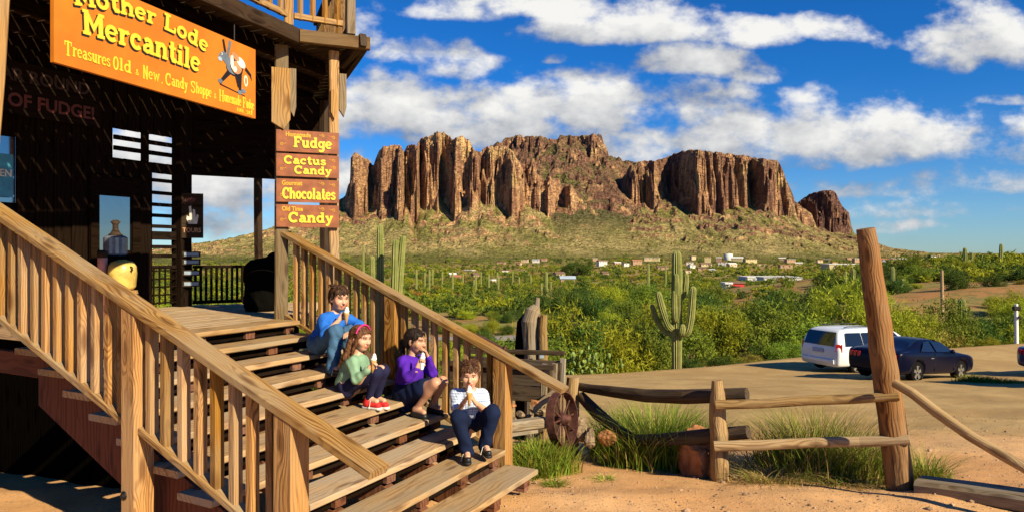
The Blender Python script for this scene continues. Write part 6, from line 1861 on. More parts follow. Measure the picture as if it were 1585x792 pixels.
def skin_mat(name, col):
    m, N, b, out = new_mat(name)
    co = N.n('ShaderNodeTexCoord').outputs['Object']
    n = N.noise(co, 14, 4, .6)
    fc = attr(N, 'face', 'Vector')
    fs = N.n('ShaderNodeSeparateXYZ', {0: fc})
    c = N.mix(N.ramp(n, .35, .7), col, (col[0] * 1.05, col[1] * .88, col[2] * .82))
    c = N.mix(fs.outputs[0], c, (col[0] * .78, col[1] * .34, col[2] * .33))      # lips
    c = N.mix(fs.outputs[1], c, (.035, .02, .012))                                # brows
    N.link(c, b.inputs['Base Color'])
    b.inputs['Roughness'].default_value = .5
    b.inputs['Subsurface Weight'].default_value = .08; b.inputs['Subsurface Radius'].default_value = (.012, .004, .002); b.inputs['Subsurface Scale'].default_value = .6
    return m
def hair_mat(name, c1, c2):
    m, N, b, out = new_mat(name)
    co = N.n('ShaderNodeTexCoord').outputs['Object']
    n = N.noise(N.vmath('MULTIPLY', co, (70, 70, 9)), 1.0, 4, .6, .4)
    N.link(N.mix(N.ramp(n, .35, .65), c1, c2), b.inputs['Base Color'])
    b.inputs['Roughness'].default_value = .55; b.inputs['Specular IOR Level'].default_value = .22
    bump(N, b, n, .9, .006)
    return m
def cloth_mat(name, c, rough=.85, var=.12, denim=False):
    m, N, b, out = new_mat(name)
    co = N.n('ShaderNodeTexCoord').outputs['Object']
    n = N.noise(co, 9, 5, .6)
    cc = N.mix(N.ramp(n, .3, .7), tuple(x * (1 - var) for x in c), tuple(x * (1 + var) for x in c))
    if denim: cc = N.mix(N.math('MULTIPLY', N.ramp(N.noise(co, 260, 2, .5), .4, .7), .3), cc, tuple(min(1, x * 1.9) for x in c))
    N.link(cc, b.inputs['Base Color']); b.inputs['Roughness'].default_value = rough; b.inputs['Specular IOR Level'].default_value = .15
    bump(N, b, N.noise(co, 24, 4, .6), .5, .012)
    return m
def plaid_mat():
    m, N, b, out = new_mat('blue_white_plaid_cloth')
    co = N.n('ShaderNodeTexCoord').outputs['Object']
    s = N.n('ShaderNodeSeparateXYZ', {0: co})
    def st(v, f, w, ph=0): return N.ramp(N.math('SINE', N.math('MULTIPLY_ADD', v, f, ph)), w, w + .25)
    h1 = N.math('ADD', s.outputs[0], N.math('MULTIPLY', s.outputs[1], .6))
    a = st(h1, 330, .15); bb = st(s.outputs[2], 330, .15); c2 = st(h1, 110, .86, 1.2); d = st(s.outputs[2], 110, .86, .6)
    c = N.mix(N.math('MULTIPLY', a, .5), (.66, .70, .78), (.22, .32, .56))
    c = N.mix(N.math('MULTIPLY', bb, .55), c, (.14, .24, .48))
    c = N.mix(N.math('MULTIPLY', N.math('MAXIMUM', c2, d), .7), c, (.05, .07, .16))
    N.link(c, b.inputs['Base Color']); b.inputs['Roughness'].default_value = .85
    return m
def arr(v): return np.array(v[:], float)
def unit(v): return v / (np.linalg.norm(v) + 1e-9)
def frame(fwd, up=(0, 0, 1)):
    """columns: right-hand side axis x, forward y, up z"""
    y = unit(np.array(fwd, float)); x = unit(np.cross(y, np.array(up, float))); z = np.cross(x, y)
    return np.stack([x, y, z], 1)

def head_solid(c, fr, s=1.0, mouth_open=0.0):
    """skull, jaw, cheeks, nose, brow, lips, ears; fr columns right, forward, up; face height about .2 s"""
    P = lambda x, y, z: c + fr @ np.array([x, y, z]) * s
    b = Body()
    b.ell(P(0, -.012, .028), np.array([.073, .088, .080]) * s, fr, .02)
    b.ell(P(0, .018, -.030), np.array([.058, .062, .068]) * s, fr, .03)
    b.ell(P(0, .040, -.078), np.array([.028, .026, .022]) * s, fr, .03)
    for e in (-1, 1):
        b.ell(P(e * .036, .052, -.026), np.array([.024, .020, .024]) * s, fr, .025)
        b.ell(P(e * .074, -.006, -.010), np.array([.010, .018, .028]) * s, fr, .008)
        b.ell(P(e * .029, .084, .004), np.array([.017, .014, .011]) * s, fr, .012, True)
    b.cap(P(0, .072, .004), P(0, .096, -.026), .007 * s, .0115 * s, .014)
    b.ell(P(0, .088, -.030), np.array([.016, .010, .008]) * s, fr, .008)
    b.cap(P(-.035, .072, .024), P(.035, .072, .024), .010 * s, None, .02)
    b.cap(P(-.016, .079, -.051), P(.016, .079, -.051), .0065 * s, None, .008)
    b.cap(P(-.013, .077, -.062), P(.013, .077, -.062), .0065 * s, None, .008)
    if mouth_open: b.ell(P(0, .088, -.057), np.array([.017, .016, .010]) * s, fr, .004, True)
    return b
def hand_solid(b, wrist, knuck, palm_n, side, s=1.0, curl=1.0):
    """palm from wrist towards the knuckles, four fingers curling towards palm_n, thumb leaving the side"""
    d = unit(knuck - wrist); n = unit(palm_n - d * (palm_n @ d)); r = np.cross(d, n) * side
    L = .052 * s
    w0 = wrist + d * .008
    for k, o in enumerate((-.6, -.2, .2, .6)):
        b.cap(w0 + r * o * .016 * s, w0 + d * L + r * o * .024 * s, .011 * s, .0095 * s, .008)
    for k, (o, ln) in enumerate(((-1.5, .032), (-.5, .041), (.5, .044), (1.5, .039))):
        p0 = w0 + d * L + r * o * .0125 * s
        a1, a2, a3 = .55 * curl, 1.35 * curl, 2.2 * curl
        dd = lambda a: d * math.cos(a) + n * math.sin(a)
        p1 = p0 + dd(a1) * ln * .5 * s; p2 = p1 + dd(a2) * ln * .38 * s; p3 = p2 + dd(a3) * ln * .28 * s
        b.cap(p0, p1, .0072 * s, .0066 * s, .003); b.cap(p1, p2, .0066 * s, .006 * s, .002); b.cap(p2, p3, .006 * s, .005 * s, .002)
    t0 = w0 + d * .014 * s + r * .020 * s; t1 = t0 + (d * .55 + r * .6 + n * .35) * .030 * s; t2 = t1 + (d * .6 + n * .75 - r * .2) * .026 * s
    b.cap(t0, t1, .010 * s, .0082 * s, .006); b.cap(t1, t2, .0078 * s, .0062 * s, .003)

def child(lab, J, fr_h, skin, hair_fn, tops, bottoms, shoe_mat, sleeve, s=1.0, mouth=0.0, legs='trousers', hands=None, sole=None, eye=(.05, .025, .012), barefoot=False, toes=None, hs=1.0):
    J = {k: arr(v) for k, v in J.items()}
    base = J['pelvis'] * (1, 1, 0) + np.array([0, 0, J['ankR'][2] - .06])
    t = thing('person', lab, 'child', tuple(base), 0, 'children eating ice cream on the steps')
    # ---- skin: one continuous body
    b = Body()
    sh_mid = (J['shR'] + J['shL']) / 2
    upv = unit(J['neck'] - J['pelvis']); side = unit(J['shL'] - J['shR']); fw = unit(np.cross(side, upv)) * -1
    fr_t = np.stack([side, np.cross(upv, side), upv], 1)
    b.ell(J['chest'], np.array([.105, .075, .13]) * s, fr_t, .05); b.ell(J['pelvis'], np.array([.105, .085, .10]) * s, fr_t, .05)
    b.cap(J['chest'], J['pelvis'], .085 * s, .09 * s, .05); b.cap(J['shR'] * .8 + J['chest'] * .2, J['shL'] * .8 + J['chest'] * .2, .045 * s, None, .05)
    b.cap(sh_mid, J['head'] + fr_h @ np.array([0, -.02, -.05]) * hs, .040 * s, .037 * s, .03)
    for S_ in 'RL':
        b.cap(J['sh' + S_], J['el' + S_], .037 * s, .030 * s, .03); b.cap(J['el' + S_], J['wr' + S_], .029 * s, .019 * s, .02)
        b.cap(J['hip' + S_], J['kn' + S_], .062 * s, .045 * s, .04)
        kn, an = J['kn' + S_], J['ank' + S_]
        b.cap(kn, an, .041 * s, .025 * s, .03)
        cal = kn * .68 + an * .32; back = unit(np.cross(np.cross(an - kn, J['kn' + S_] - J['hip' + S_]), an - kn))
        b.ell(cal - back * 0.012, np.array([.037, .037, .06]) * s, frame(unit(np.cross(an - kn, [0.3, .5, .1])), kn - an), .03)
        ft = J['toe' + S_]; b.cap(an, an * .3 + ft * .7, .027 * s, .022 * s, .02)
    mb = [b.mesh(.0075)]
    hd = head_solid(J['head'], fr_h, hs, mouth); Vh, Fh = hd.mesh(.0036)
    mb.append((Vh, Fh))
    hb = Body()
    for S_ in 'RL':
        n, k = hands[S_]
        hb.cap(J['wr' + S_] - unit(J['hand' + S_] - J['wr' + S_]) * .02, J['wr' + S_] + unit(J['hand' + S_] - J['wr' + S_]) * .01, .018 * s, .016 * s, .012)
        hand_solid(hb, J['wr' + S_], J['hand' + S_], np.array(n, float), 1 if S_ == 'R' else -1, s * 1.02, k)
    mb.append(hb.mesh(.0032))
    allV = np.concatenate([m[0] for m in mb])
    q = ((allV - J['head']) @ fr_h) / hs
    isface = (np.linalg.norm(allV - J['head'], axis=1) < .14) & (q[:, 1] > .03)
    lip = isface * np.exp(-((q[:, 2] + .0565) / .011) ** 2 - (q[:, 0] / .020) ** 2) * 1.4
    br = isface * np.maximum(np.exp(-((q[:, 2] - .026 + .25 * np.abs(np.abs(q[:, 0]) - .03)) / .0055) ** 2) * (np.abs(np.abs(q[:, 0]) - .031) < .017), 0)
    body = joined('body', mb, skin, t, base)
    at = body.data.attributes.new('face', 'FLOAT_VECTOR', 'POINT')
    at.data.foreach_set('vector', np.stack([np.clip(lip, 0, 1), np.clip(br, 0, 1), 0 * br], 1).astype(np.float32).ravel())
    # eyes
    for e in (-1, 1):
        for nm, rad, off, mt in (('eye', .0092, (.029 * e, .0665, .004), M['eyewhite']), ('iris', .0062, (.029 * e, .0715, .004), M['iris'])):
            eb = Body().ell(J['head'] + fr_h @ np.array(off) * hs, np.array([rad * 1.25, rad, rad * .8]) * hs, fr_h, .001)
            ob = joined(nm, [eb.mesh(.0028)], mt, body, (0, 0, 0))
            ob.data.transform(Matrix.Translation([-x for x in base]))
    # hair
    hb = Body(); hair_fn(hb, lambda x, y, z: J['head'] + fr_h @ np.array([x, y, z]) * hs, fr_h, hs, J)
    HV, HF = hb.mesh(.0055, .0016, 150.0, 2)
    ho = joined('hair', [(HV, HF)], hair_fn.mat, t, base)
    gs = np.random.default_rng(len(lab)); nrm = np.array([v.normal[:] for v in ho.data.vertices])
    SV = []; SF = []; nb = 0
    for k in gs.choice(len(HV), min(900, len(HV)), replace=False):
        p0 = HV[k]; nn = nrm[k]; ql = (p0 - J['head']) @ fr_h
        dn = np.array([0, 0, -1.0]) - nn * (-nn[2]); 
        if ql[2] > .09 * hs: dn = fr_h[:, 1] * (.6 if ql[1] > 0 else -.6) + np.array([0, 0, -.2]) + fr_h[:, 0] * np.sign(ql[0]) * .5
        dn = unit(dn + gs.normal(0, .22, 3)); wd = unit(np.cross(dn, nn)) * gs.uniform(.0012, .0024); Ls = gs.uniform(.018, .042)
        pts = [p0 - nn * .002, p0 + dn * Ls * .5 + nn * gs.uniform(.001, .005), p0 + dn * Ls + nn * gs.uniform(-.002, .006)]
        SV += [pts[0] - wd, pts[0] + wd, pts[1] - wd * .8, pts[1] + wd * .8, pts[2] - wd * .2, pts[2] + wd * .2]
        SF += [(nb, nb + 1, nb + 3, nb + 2), (nb + 2, nb + 3, nb + 5, nb + 4)]; nb += 6
    bpy.data.objects.remove(ho)
    joined('hair', [(HV, HF), (np.array(SV), np.array(SF))], hair_fn.mat, t, base)
    # top
    c = Body()
    c.ell(J['chest'], np.array([.118, .090, .135]) * s, fr_t, .05); c.cap(J['chest'], J['pelvis'] + upv * .035, .102 * s, .112 * s, .05)
    c.cap(J['shR'] * .84 + J['chest'] * .16, J['shL'] * .84 + J['chest'] * .16, .055 * s, None, .04)
    c.cap(sh_mid, sh_mid + (J['neck'] - sh_mid) * .55, .060 * s, .050 * s, .03)
    for S_ in 'RL':
        sh, el, wr = J['sh' + S_], J['el' + S_], J['wr' + S_]
        if sleeve == 'long': c.cap(sh, el, .049 * s, .040 * s, .03); c.cap(el, wr * .93 + el * .07, .040 * s, .027 * s, .02)
        elif sleeve == 'rolled': c.cap(sh, el, .052 * s, .043 * s, .03); c.cap(el, el * .72 + wr * .28, .043 * s, .040 * s, .02)
        else: c.cap(sh, sh * .22 + el * .78, .052 * s, .049 * s, .03)
    c.ell(J['neck'] + upv * .012, np.array([.047, .047, .03]) * s, fr_t, .01, True)
    joined('shirt', [c.mesh(.0065, .0052, 44.0, 1)], tops, t, base)
    # bottoms
    c = Body()
    c.ell(J['pelvis'], np.array([.118, .10, .095]) * s, fr_t, .05)
    for S_ in 'RL':
        hp, kn, an = J['hip' + S_], J['kn' + S_], J['ank' + S_]
        if legs == 'skirt': c.cap(hp, hp * .40 + kn * .60, .080 * s, .078 * s, .06)
        else:
            w = {'trousers': (.076, .060, .052), 'leggings': (.069, .052, .033)}[legs]
            c.cap(hp, kn, w[0] * s, w[1] * s, .04); c.cap(kn, an + (kn - an) * (-.06 if legs == 'trousers' else .08), w[1] * s, w[2] * s, .03)
    if legs == 'skirt':
        c.cap((J['hipR'] + J['hipL']) / 2, (J['hipR'] + J['hipL']) * .24 + (J['knR'] + J['knL']) * .26, .082 * s, .08 * s, .05)
        c.cap(J['pelvis'], J['pelvis'] + (0, 0, -.05), .115 * s, .12 * s, .04)
    joined('skirt' if legs == 'skirt' else legs, [c.mesh(.0065, .0048, 40.0, 3)], bottoms, t, base)
    # shoes
    for S_ in 'RL':
        an, to = J['ank' + S_], J['toe' + S_]
        d = unit((to - an) * (1, 1, 0)); x = np.cross(d, [0, 0, 1]); fr = np.stack([x, d, np.array([0, 0, 1.])], 1)
        g = an + np.array([0, 0, -.038]) * s
        c = Body(); c.ell(g - d * .012 * s + np.array([0, 0, .004]), np.array([.034, .042, .030]) * s, fr, .02); c.cap(g + d * .02 * s, g + d * .105 * s + np.array([0, 0, -.006]), .033 * s, .027 * s, .02)
        if sole is not None or legs != 'skirt': c.cap(an + np.array([0, 0, .004]), g, .034 * s, .036 * s, .02)
        c.ell(g + np.array([0, 0, -.075 * s]) + d * .05, np.array([.2, .3, .05]) * s, fr, .004, True)
        sh = joined('shoe', [c.mesh(.0055)], shoe_mat, t, base)
        c = Body(); z = np.array([0, 0, -.026 * s]); c.cap(g - d * .03 * s + z, g + d * .112 * s + z, .0345 * s, .030 * s, .01)
        c.ell(g + np.array([0, 0, -.026 * s + .105 * s]) + d * .05, np.array([.25, .35, .10]) * s, fr, .002, True); c.ell(g + np.array([0, 0, -.038 * s - .10 * s]) + d * .05, np.array([.25, .35, .10]) * s, fr, .002, True)
        so_ = joined('sole', [c.mesh(.0045)], sole or M['trim'], sh, (0, 0, 0)); so_.data.transform(Matrix.Translation([-q for q in base]))
        if legs != 'skirt':
            m_ = MB()
            for kk in range(4):
                p = g + d * (.03 + .016 * kk) * s + np.array([0, 0, .034 - .003 * kk]) * s
                m_.tube([p - x * .017 * s, p + np.array([0, 0, .004]), p + x * .017 * s], .0028, 6)
            m_.tube([g + d * .03 * s + np.array([0, 0, .038]) * s, g + d * .045 * s + x * .03 * s + np.array([0, 0, .03]) * s, g + d * .05 * s + x * .05 * s + np.array([0, 0, -.03]) * s], .0022, 6)
            m_.v = [tuple(np.array(v) - base) for v in m_.v]; m_.build('laces', M['cream'], sh)
    return t
def cone(p, axis, lab, cr=.024, lean=None, napkin=True):
    """soft serve swirl in a wafer cone; p is where cone and ice meet"""
    p = Vector(p[:]); ax = Vector(axis).normalized()
    t = thing('ice_cream_cone', lab, 'ice cream', p, 0, 'ice cream cones held by the children')
    mb = MB(); mb.lathe(-ax * .10, [(.006, 0), (.013, .04), (.0195, .075), (.023, .088), (.023, .10), (.018, .10)], 18, axis=ax); mb.build('wafer', M['wafer'], t)
    b = Body()
    q = np.array(ax[:]); e = unit(np.cross(q, [.3, .2, .9])); f = np.cross(q, e)
    for k in range(26):
        a = k * .62; h = .002 + .0018 * k; r = .020 * (1 - k / 29)
        b.ell(q * h + (e * math.cos(a) + f * math.sin(a)) * r * .75, np.array([.0125, .0125, .009]) * (1 - k / 60), None, .006)
    b.cap(q * .0, q * .042, .017, .008, .01)
    joined('soft_serve', [b.mesh(.0032)], M['icecream'], t, (0, 0, 0))
    if napkin:
        mb = MB(); mb.lathe(-ax * .085, [(.0145, 0), (.021, .035), (.026, .062), (.0235, .062), (.0185, .035), (.0125, 0)], 9, axis=ax, cap=False, smooth=False); mb.build('paper_napkin', M['napkin'], t)
    return t
M['eyewhite'] = plain('eye_white', (.72, .70, .66), .2, 0, .05); M['iris'] = plain('dark_brown_iris', (.02, .012, .008), .15, 0, .05)
M['wafer'] = plain('golden_wafer', (.52, .29, .09), .8, 0, .25, 60); M['icecream'] = plain('white_ice_cream', (.80, .76, .68), .45, 0, .05); M['napkin'] = plain('white_paper', (.80, .80, .78), .8, 0, .05)
M['redshoe'] = plain('red_canvas', (.62, .02, .02), .7, 0, .12, 30); M['blackshoe'] = plain('black_shoe_leather', (.012, .012, .014), .45, 0, .2, 20); M['whitesole'] = plain('white_rubber', (.72, .70, .66), .6, 0, .1)
M['pinkband'] = plain('magenta_hair_band', (.52, .02, .16), .6, 0, .1)
SK1, SK2 = skin_mat('fair_child_skin', (.60, .34, .22)), skin_mat('tan_child_skin', (.50, .27, .165))
def hair_short(mat, fringe=.0):
    def fn(b, P, fr, s, J):
        b.ell(P(0, -.022, .040), np.array([.079, .092, .078]) * s, fr, .02)
        b.ell(P(0, -.050, -.005), np.array([.074, .058, .070]) * s, fr, .02)
        for x in np.linspace(-.062, .062, 8): b.cap(P(x, .045, .095 - abs(x) * .4), P(x * 1.08 + .006, .084 - abs(x) * .45, .050 - fringe + .012 * math.sin(x * 170)), .016 * s, .007 * s, .012)
        for e in (-1, 1): b.cap(P(e * .077, .010, .03), P(e * .078, .012, -.012), .014 * s, .006 * s, .012)
        for i in range(9): b.cap(P(.045 * math.sin(i * 2.4), -.04 + .055 * math.cos(i * 2.4), .104), P(.068 * math.sin(i * 2.4 + .3), -.04 + .085 * math.cos(i * 2.4 + .2), .104), .012 * s, .005 * s, .012)
        b.ell(P(0, .115, -.035), np.array([.062, .06, .078]) * s, fr, .012, True)
    fn.mat = mat; return fn
def hair_long(mat):
    def fn(b, P, fr, s, J):
        b.ell(P(0, -.020, .036), np.array([.083, .096, .082]) * s, fr, .02)
        b.ell(P(0, -.055, -.02), np.array([.078, .055, .085]) * s, fr, .03)
        bk = J['chest'] + (J['neck'] - J['chest']) * .25
        away = unit((J['head'] - (J['head'] + fr @ np.array([0, 1, 0]))) * (1, 1, 0))
        for i, x in enumerate(np.linspace(-.085, .085, 11)):
            a = P(x * .85, -.045 - .03 * (1 - abs(x) / .085), -.03); e = J['neck'] + fr @ np.array([x * 1.25, -.085 + .05 * abs(x) / .085, -.02]); z = bk + fr @ np.array([x * 1.25, 0, 0]) * (1, 1, 0) + away * (.105 - .35 * abs(x)) + np.array([0, 0, -.02 + .03 * math.sin(i * 2.1)])
            b.cap(a, e, .026 * s, .022 * s, .02); b.cap(e, z, .022 * s, .010 * s, .016)
        for e in (-1, 1): b.cap(P(e * .070, .032, .055), P(e * .079, .018, -.03), .017 * s, .014 * s, .015); b.cap(P(e * .079, .012, -.03), J['neck'] + fr @ np.array([e * .075, -.005, -.05]), .016 * s, .010 * s, .015)
        b.ell(P(0, .125, -.035), np.array([.066, .075, .085]) * s, fr, .012, True)
    fn.mat = mat; return fn
def hair_tail(mat):
    def fn(b, P, fr, s, J):
        b.ell(P(0, -.020, .036), np.array([.080, .094, .078]) * s, fr, .02)
        b.ell(P(0, -.055, -.015), np.array([.070, .050, .070]) * s, fr, .03)
        b.cap(P(0, -.09, .0), P(0, -.13, -.04), .030 * s, .034 * s, .02); b.cap(P(0, -.13, -.04), P(0.01, -.135, -.12), .036 * s, .022 * s, .02); b.cap(P(0.01, -.135, -.12), P(.0, -.12, -.2), .022 * s, .008 * s, .02)
        for e in (-1, 1): b.cap(P(e * .066, .034, .055), P(e * .077, .010, -.005), .015 * s, .008 * s, .012)
        b.ell(P(0, .118, -.040), np.array([.066, .068, .092]) * s, fr, .012, True)
    fn.mat = mat; return fn

d3 = lambda v: np.array(v[:], float)
FD = -d3(A_)                                       # down the stairs
# boy in the blue shirt, highest of the four
Jb = dict(pelvis=K(494, 533, 6.08), chest=K(511, 504, 6.06), neck=K(516, 485, 6.05), head=K(524, 461, 6.02), shR=K(501, 494, 5.95), elR=K(503, 517, 5.82), wrR=K(524, 495, 5.86), handR=K(531, 485, 5.88),
          shL=K(531, 490, 6.14), elL=K(556, 503, 6.10), wrL=K(543, 513, 5.93), handL=K(533, 518, 5.85), hipR=K(491, 535, 6.0), knR=K(519, 513, 5.74), ankR=K(515, 566, 5.73), hipL=K(505, 534, 6.16), knL=K(541, 514, 5.96), ankL=K(540, 564, 5.90), toeR=K(527, 575, 5.66), toeL=K(552, 573, 5.83))
fh = frame(unit(FD + np.array([.0, -.35, -.18])), (0, 0, 1))
child('boy in a bright blue shirt and jeans licking ice cream, highest on the steps', Jb, fh, SK1, hair_short(hair_mat('dark_brown_hair', (.022, .010, .005), (.075, .034, .014)), .004),
      cloth_mat('bright_blue_shirt_cloth', (.02, .13, .52)), cloth_mat('washed_denim', (.05, .115, .21), denim=True), M['blackshoe'], 'rolled', 1.0, .8, 'trousers', {'R': (FD, 1.1), 'L': ((0, 0, -1), .45)}, hs=.97)
cone(K(536, 484, 5.84), (.05, 0, 1), 'white soft serve cone held to the mouth of the boy in the blue shirt', napkin=False)
# girl with the long brown hair
Jg = dict(pelvis=K(537, 597, 5.62), chest=K(547, 569, 5.60), neck=K(553, 548, 5.60), head=K(558, 523, 5.59), shR=K(546, 561, 5.49), elR=K(551, 586, 5.42), wrR=K(570, 571, 5.38), handR=K(577, 563, 5.38),
          shL=K(560, 557, 5.69), elL=K(570, 578, 5.66), wrL=K(582, 570, 5.50), handL=K(588, 566, 5.46), hipR=K(535, 600, 5.55), knR=K(582, 576, 5.42), ankR=K(570, 617, 5.48), hipL=K(545, 599, 5.69), knL=K(592, 574, 5.52), ankL=K(582, 616, 5.58), toeR=K(588, 622, 5.42), toeL=K(599, 621, 5.52))
fh = frame(unit(FD + np.array([.1, -.12, -.14])), (0, 0, 1))
gt = child('girl with long brown hair, pink hair band, green top and red sneakers', Jg, fh, SK1, hair_long(hair_mat('long_brown_hair', (.045, .016, .007), (.17, .07, .026))),
      cloth_mat('sage_green_knit', (.20, .33, .21)), cloth_mat('navy_legging_cloth', (.014, .014, .045)), M['redshoe'], 'long', .95, 0, 'leggings', {'R': (FD * .6 + np.array([0, -.4, .2]), 1.1), 'L': ((0, 0, -1), .7)}, M['whitesole'], hs=.94)
def hairband():
    c = d3(Jg['head']); mb = MB(); pts = []
    for k in range(17):
        a = R(-78 + 156 * k / 16); pts.append(c + fh @ np.array([.086 * math.sin(a), .022, .036 + .083 * math.cos(a)]) * .95)
    base = np.array(gt.location[:])
    mb.tube([p - base for p in pts], .0085, 8); mb.build('hair_band', M['pinkband'], gt)
hairband()
cone(K(578, 557, 5.37), (.12, 0, 1), 'white soft serve cone held by the girl in the green top', napkin=False)
# girl in the purple sweater
Jp = dict(pelvis=K(628, 607, 5.88), chest=K(635, 575, 5.88), neck=K(639, 551, 5.88), head=K(643, 527, 5.86), shR=K(623, 559, 5.77), elR=K(631, 584, 5.66), wrR=K(645, 570, 5.63), handR=K(650, 560, 5.64),
          shL=K(652, 556, 5.97), elL=K(669, 577, 5.88), wrL=K(662, 552, 5.82), handL=K(658, 542, 5.80), hipR=K(625, 611, 5.80), knR=K(674, 593, 5.58), ankR=K(643, 633, 5.69), hipL=K(637, 610, 5.96), knL=K(684, 590, 5.76), ankL=K(668, 627, 5.84), toeR=K(661, 640, 5.60), toeL=K(684, 633, 5.76))
fh = frame(unit(FD + np.array([.05, .02, -.10])), (0, 0, 1))
child('girl in a purple sweater and dark skirt with black hair tied back', Jp, fh, SK2, hair_tail(hair_mat('black_hair', (.008, .005, .004), (.03, .018, .013))),
      cloth_mat('purple_knit', (.075, .015, .34)), cloth_mat('dark_navy_skirt_cloth', (.005, .011, .042)), M['blackshoe'], 'long', 1.0, 0, 'skirt', {'R': (FD * .6 + np.array([.1, -.3, .2]), 1.1), 'L': (-FD * .5 + np.array([0, -.3, -.2]), .8)}, hs=.96)
cone(K(653.5, 555, 5.64), (.08, 0, 1), 'white soft serve cone held by the girl in the purple sweater')
# boy in the plaid shirt, nearest the bottom
Jl = dict(pelvis=K(727, 650, 5.50), chest=K(727, 624, 5.46), neck=K(727, 604, 5.44), head=K(727, 580, 5.40), shR=K(706, 610, 5.45), elR=K(707, 637, 5.36), wrR=K(718, 621, 5.24), handR=K(725, 611, 5.21),
          shL=K(747, 610, 5.46), elL=K(750, 634, 5.38), wrL=K(735, 622, 5.24), handL=K(728, 612, 5.20), hipR=K(717, 652, 5.46), knR=K(709, 646, 5.18), ankR=K(722, 697, 5.24), hipL=K(739, 651, 5.48), knL=K(762, 638, 5.28), ankL=K(750, 687, 5.33), toeR=K(724, 712, 5.12), toeL=K(757, 702, 5.21))
fh = frame(unit(np.array([.06, -1, -.12])), (0, 0, 1))
child('small boy in a plaid shirt and dark jeans sitting against the bottom post', Jl, fh, SK1, hair_short(hair_mat('brown_hair', (.035, .014, .006), (.12, .052, .02)), .006),
      plaid_mat(), cloth_mat('dark_navy_denim', (.006, .012, .040)), M['blackshoe'], 'short', .95, .0, 'trousers', {'R': (np.array([.8, -.2, .2]), 1.0), 'L': (np.array([-.8, -.2, .2]), 1.0)}, M['trim'], hs=.94)
cone(K(726, 607, 5.17), (0, .05, 1), 'ice cream cone held in both hands by the boy in the plaid shirt', napkin=False)

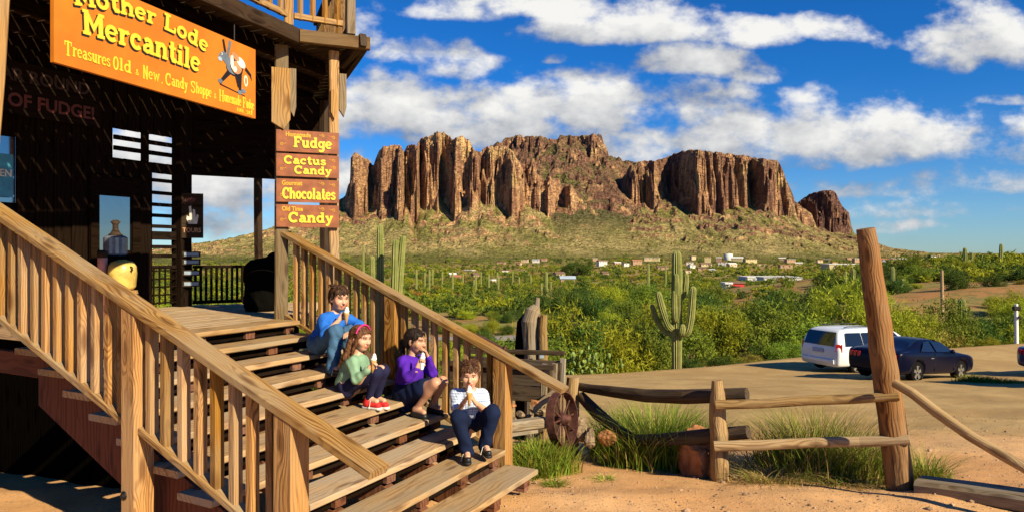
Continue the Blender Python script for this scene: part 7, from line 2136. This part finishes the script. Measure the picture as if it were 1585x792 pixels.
# ------------------------------------------------------------------ things on the porch
def props():
    M['kettle'] = plain('yellowed_enamel', (.62, .42, .10), .35, 0, .3, 10)
    M['pink'] = plain('faded_pink_tin', (.62, .25, .20), .5)
    M['jar'] = plain('grey_glass_jar', (.16, .17, .22), .12, 0, .3, spec=.8)
    M['barrel'] = wood('barrel_oak', (.40, .22, .06), (.2, .1, .03), None, 0, 40)
    p = S(6.72, 4.30, DZ); sc = p.y / FPX
    o = thing('barrel', 'golden barrel standing on the porch behind the left stair railing', 'barrel', p)
    mb = MB(); mb.lathe((0, 0, 0), [(.13, 0), (.155, .11), (.155, .16), (.135, .27), (.0, .27)], 22); mb.build('staves', M['barrel'], o)
    mb = MB(); mb.lathe((0, 0, .035), [(.146, 0), (.152, .022)], 22, cap=False); mb.lathe((0, 0, .215), [(.149, 0), (.145, .022)], 22, cap=False); mb.build('hoop', M['steel'], o)
    q = p + Vector((0, 0, .272))
    o = thing('enamel_pot', 'yellow enamel pot with two small handles on the porch barrel', 'pot', q)
    mb = MB(); mb.lathe((0, 0, 0), [(.095, 0), (.122, .04), (.132, .17), (.126, .24), (.10, .285), (.03, .31), (0, .31)], 24); mb.build('pot_body', M['kettle'], o)
    for s in (-1, 1):
        mb = MB(); d = U_.cross(Vector((0, 0, 1))).normalized()
        c = d * s * .128 + Vector((0, 0, .22)); mb.tube([c + Vector((0, 0, .02)), c + d * s * .03 + Vector((0, 0, .012)), c + d * s * .03 + Vector((0, 0, -.02)), c + Vector((0, 0, -.025))], .007, 8); mb.build('handle', M['steel'], o)
    c = K(158, 414, 6.9)
    mb = MB(); mb.lathe((0, 0, -.6), [(.045, 0), (.045, .60), (.046, .68), (.046, .70)], 18); o = mb.build('tin_canister', M['pink']); o.location = c; tag(o, 'tall pink tin canister beside the yellow pot', 'canister')
    mb = MB(); mb.lathe((0, 0, .10), [(.047, 0), (.048, .06), (.02, .075), (0, .075)], 18); mb.build('lid', M['dark'], o)
    c = S(7.2, 4.53, DZ)
    mb = MB(); mb.lathe((0, 0, 0), [(.16, 0), (.14, .5), (.13, .62), (0, .62)], 16); o = mb.build('wooden_stand', M['black']); o.location = c; tag(o, 'dark wooden stand in the porch shade behind the yellow pot', 'stand')
    o = thing('glass_jar', 'ribbed grey glass lantern jar in front of the porch door', 'jar', c + Vector((0, 0, .62)))
    mb = MB(); mb.lathe((0, 0, 0), [(.10, 0), (.115, .02), (.115, .19), (.09, .21), (0, .21)], 24, smooth=False); mb.build('jar_glass', M['jar'], o)
    mb = MB(); mb.lathe((0, 0, .21), [(.08, 0), (.05, .03), (.028, .07), (.028, .12), (.05, .15), (.02, .17), (0, .17)], 16); mb.build('lid', M['dark'], o)
    # dark lump of a covered barrel at the right end of the porch
    b = Body(); c = arr(K(404, 486, 7.75)); c[2] = DZ
    b.cap(c + (0, 0, .10), c + (0, 0, .42), .19, .17, .08); b.cap(c + (.08, .02, .3), c + (.13, .03, .60), .09, .06, .08); b.cap(c + (-.10, .0, .38), c + (-.12, 0, .48), .08, .06, .08)
    b.ell(c + (0, 0, -.2), (1, 1, .2), None, .01, True)
    o = joined('covered_barrel', [b.mesh(.016, .004, 22)], plain('black_canvas', (.004, .0035, .003), .95, spec=0.0), None, tuple(c)); o.location = tuple(c); tag(o, 'black canvas covered barrel at the right end of the porch', 'barrel')
    # jacket and strap on the rail between the two upper children
    b = Body(); c = arr(K(557, 545, 5.86))
    b.cap(c + (-.03, 0, .05), c + (.05, .02, -.08), .05, .065, .04); b.cap(c + (.02, .01, -.02), c + (.09, .0, -.05), .05, .03, .03); b.cap(c + (-.04, 0, -.04), c + (.0, 0, -.16), .05, .06, .04)
    o = joined('jacket', [b.mesh(.008, .004, 60)], cloth_mat('brown_jacket_cloth', (.075, .042, .025)), None, tuple(c)); o.location = tuple(c); tag(o, 'bunched brown jacket between the blue shirted boy and the green girl', 'jacket')
    # yellow notice on the balcony railing, at the top edge
    p = CC + AF * .03 - UF * .62; z = ZB + .42
    mb = MB(); mb.beam(p - UF * .12 + Vector((0, 0, z)), p + UF * .12 + Vector((0, 0, z)), .01, .28); o = mb.build('balcony_notice', M['yellow']); tag(o, 'small yellow notice hanging on the balcony railing at the top edge', 'notice')
props()
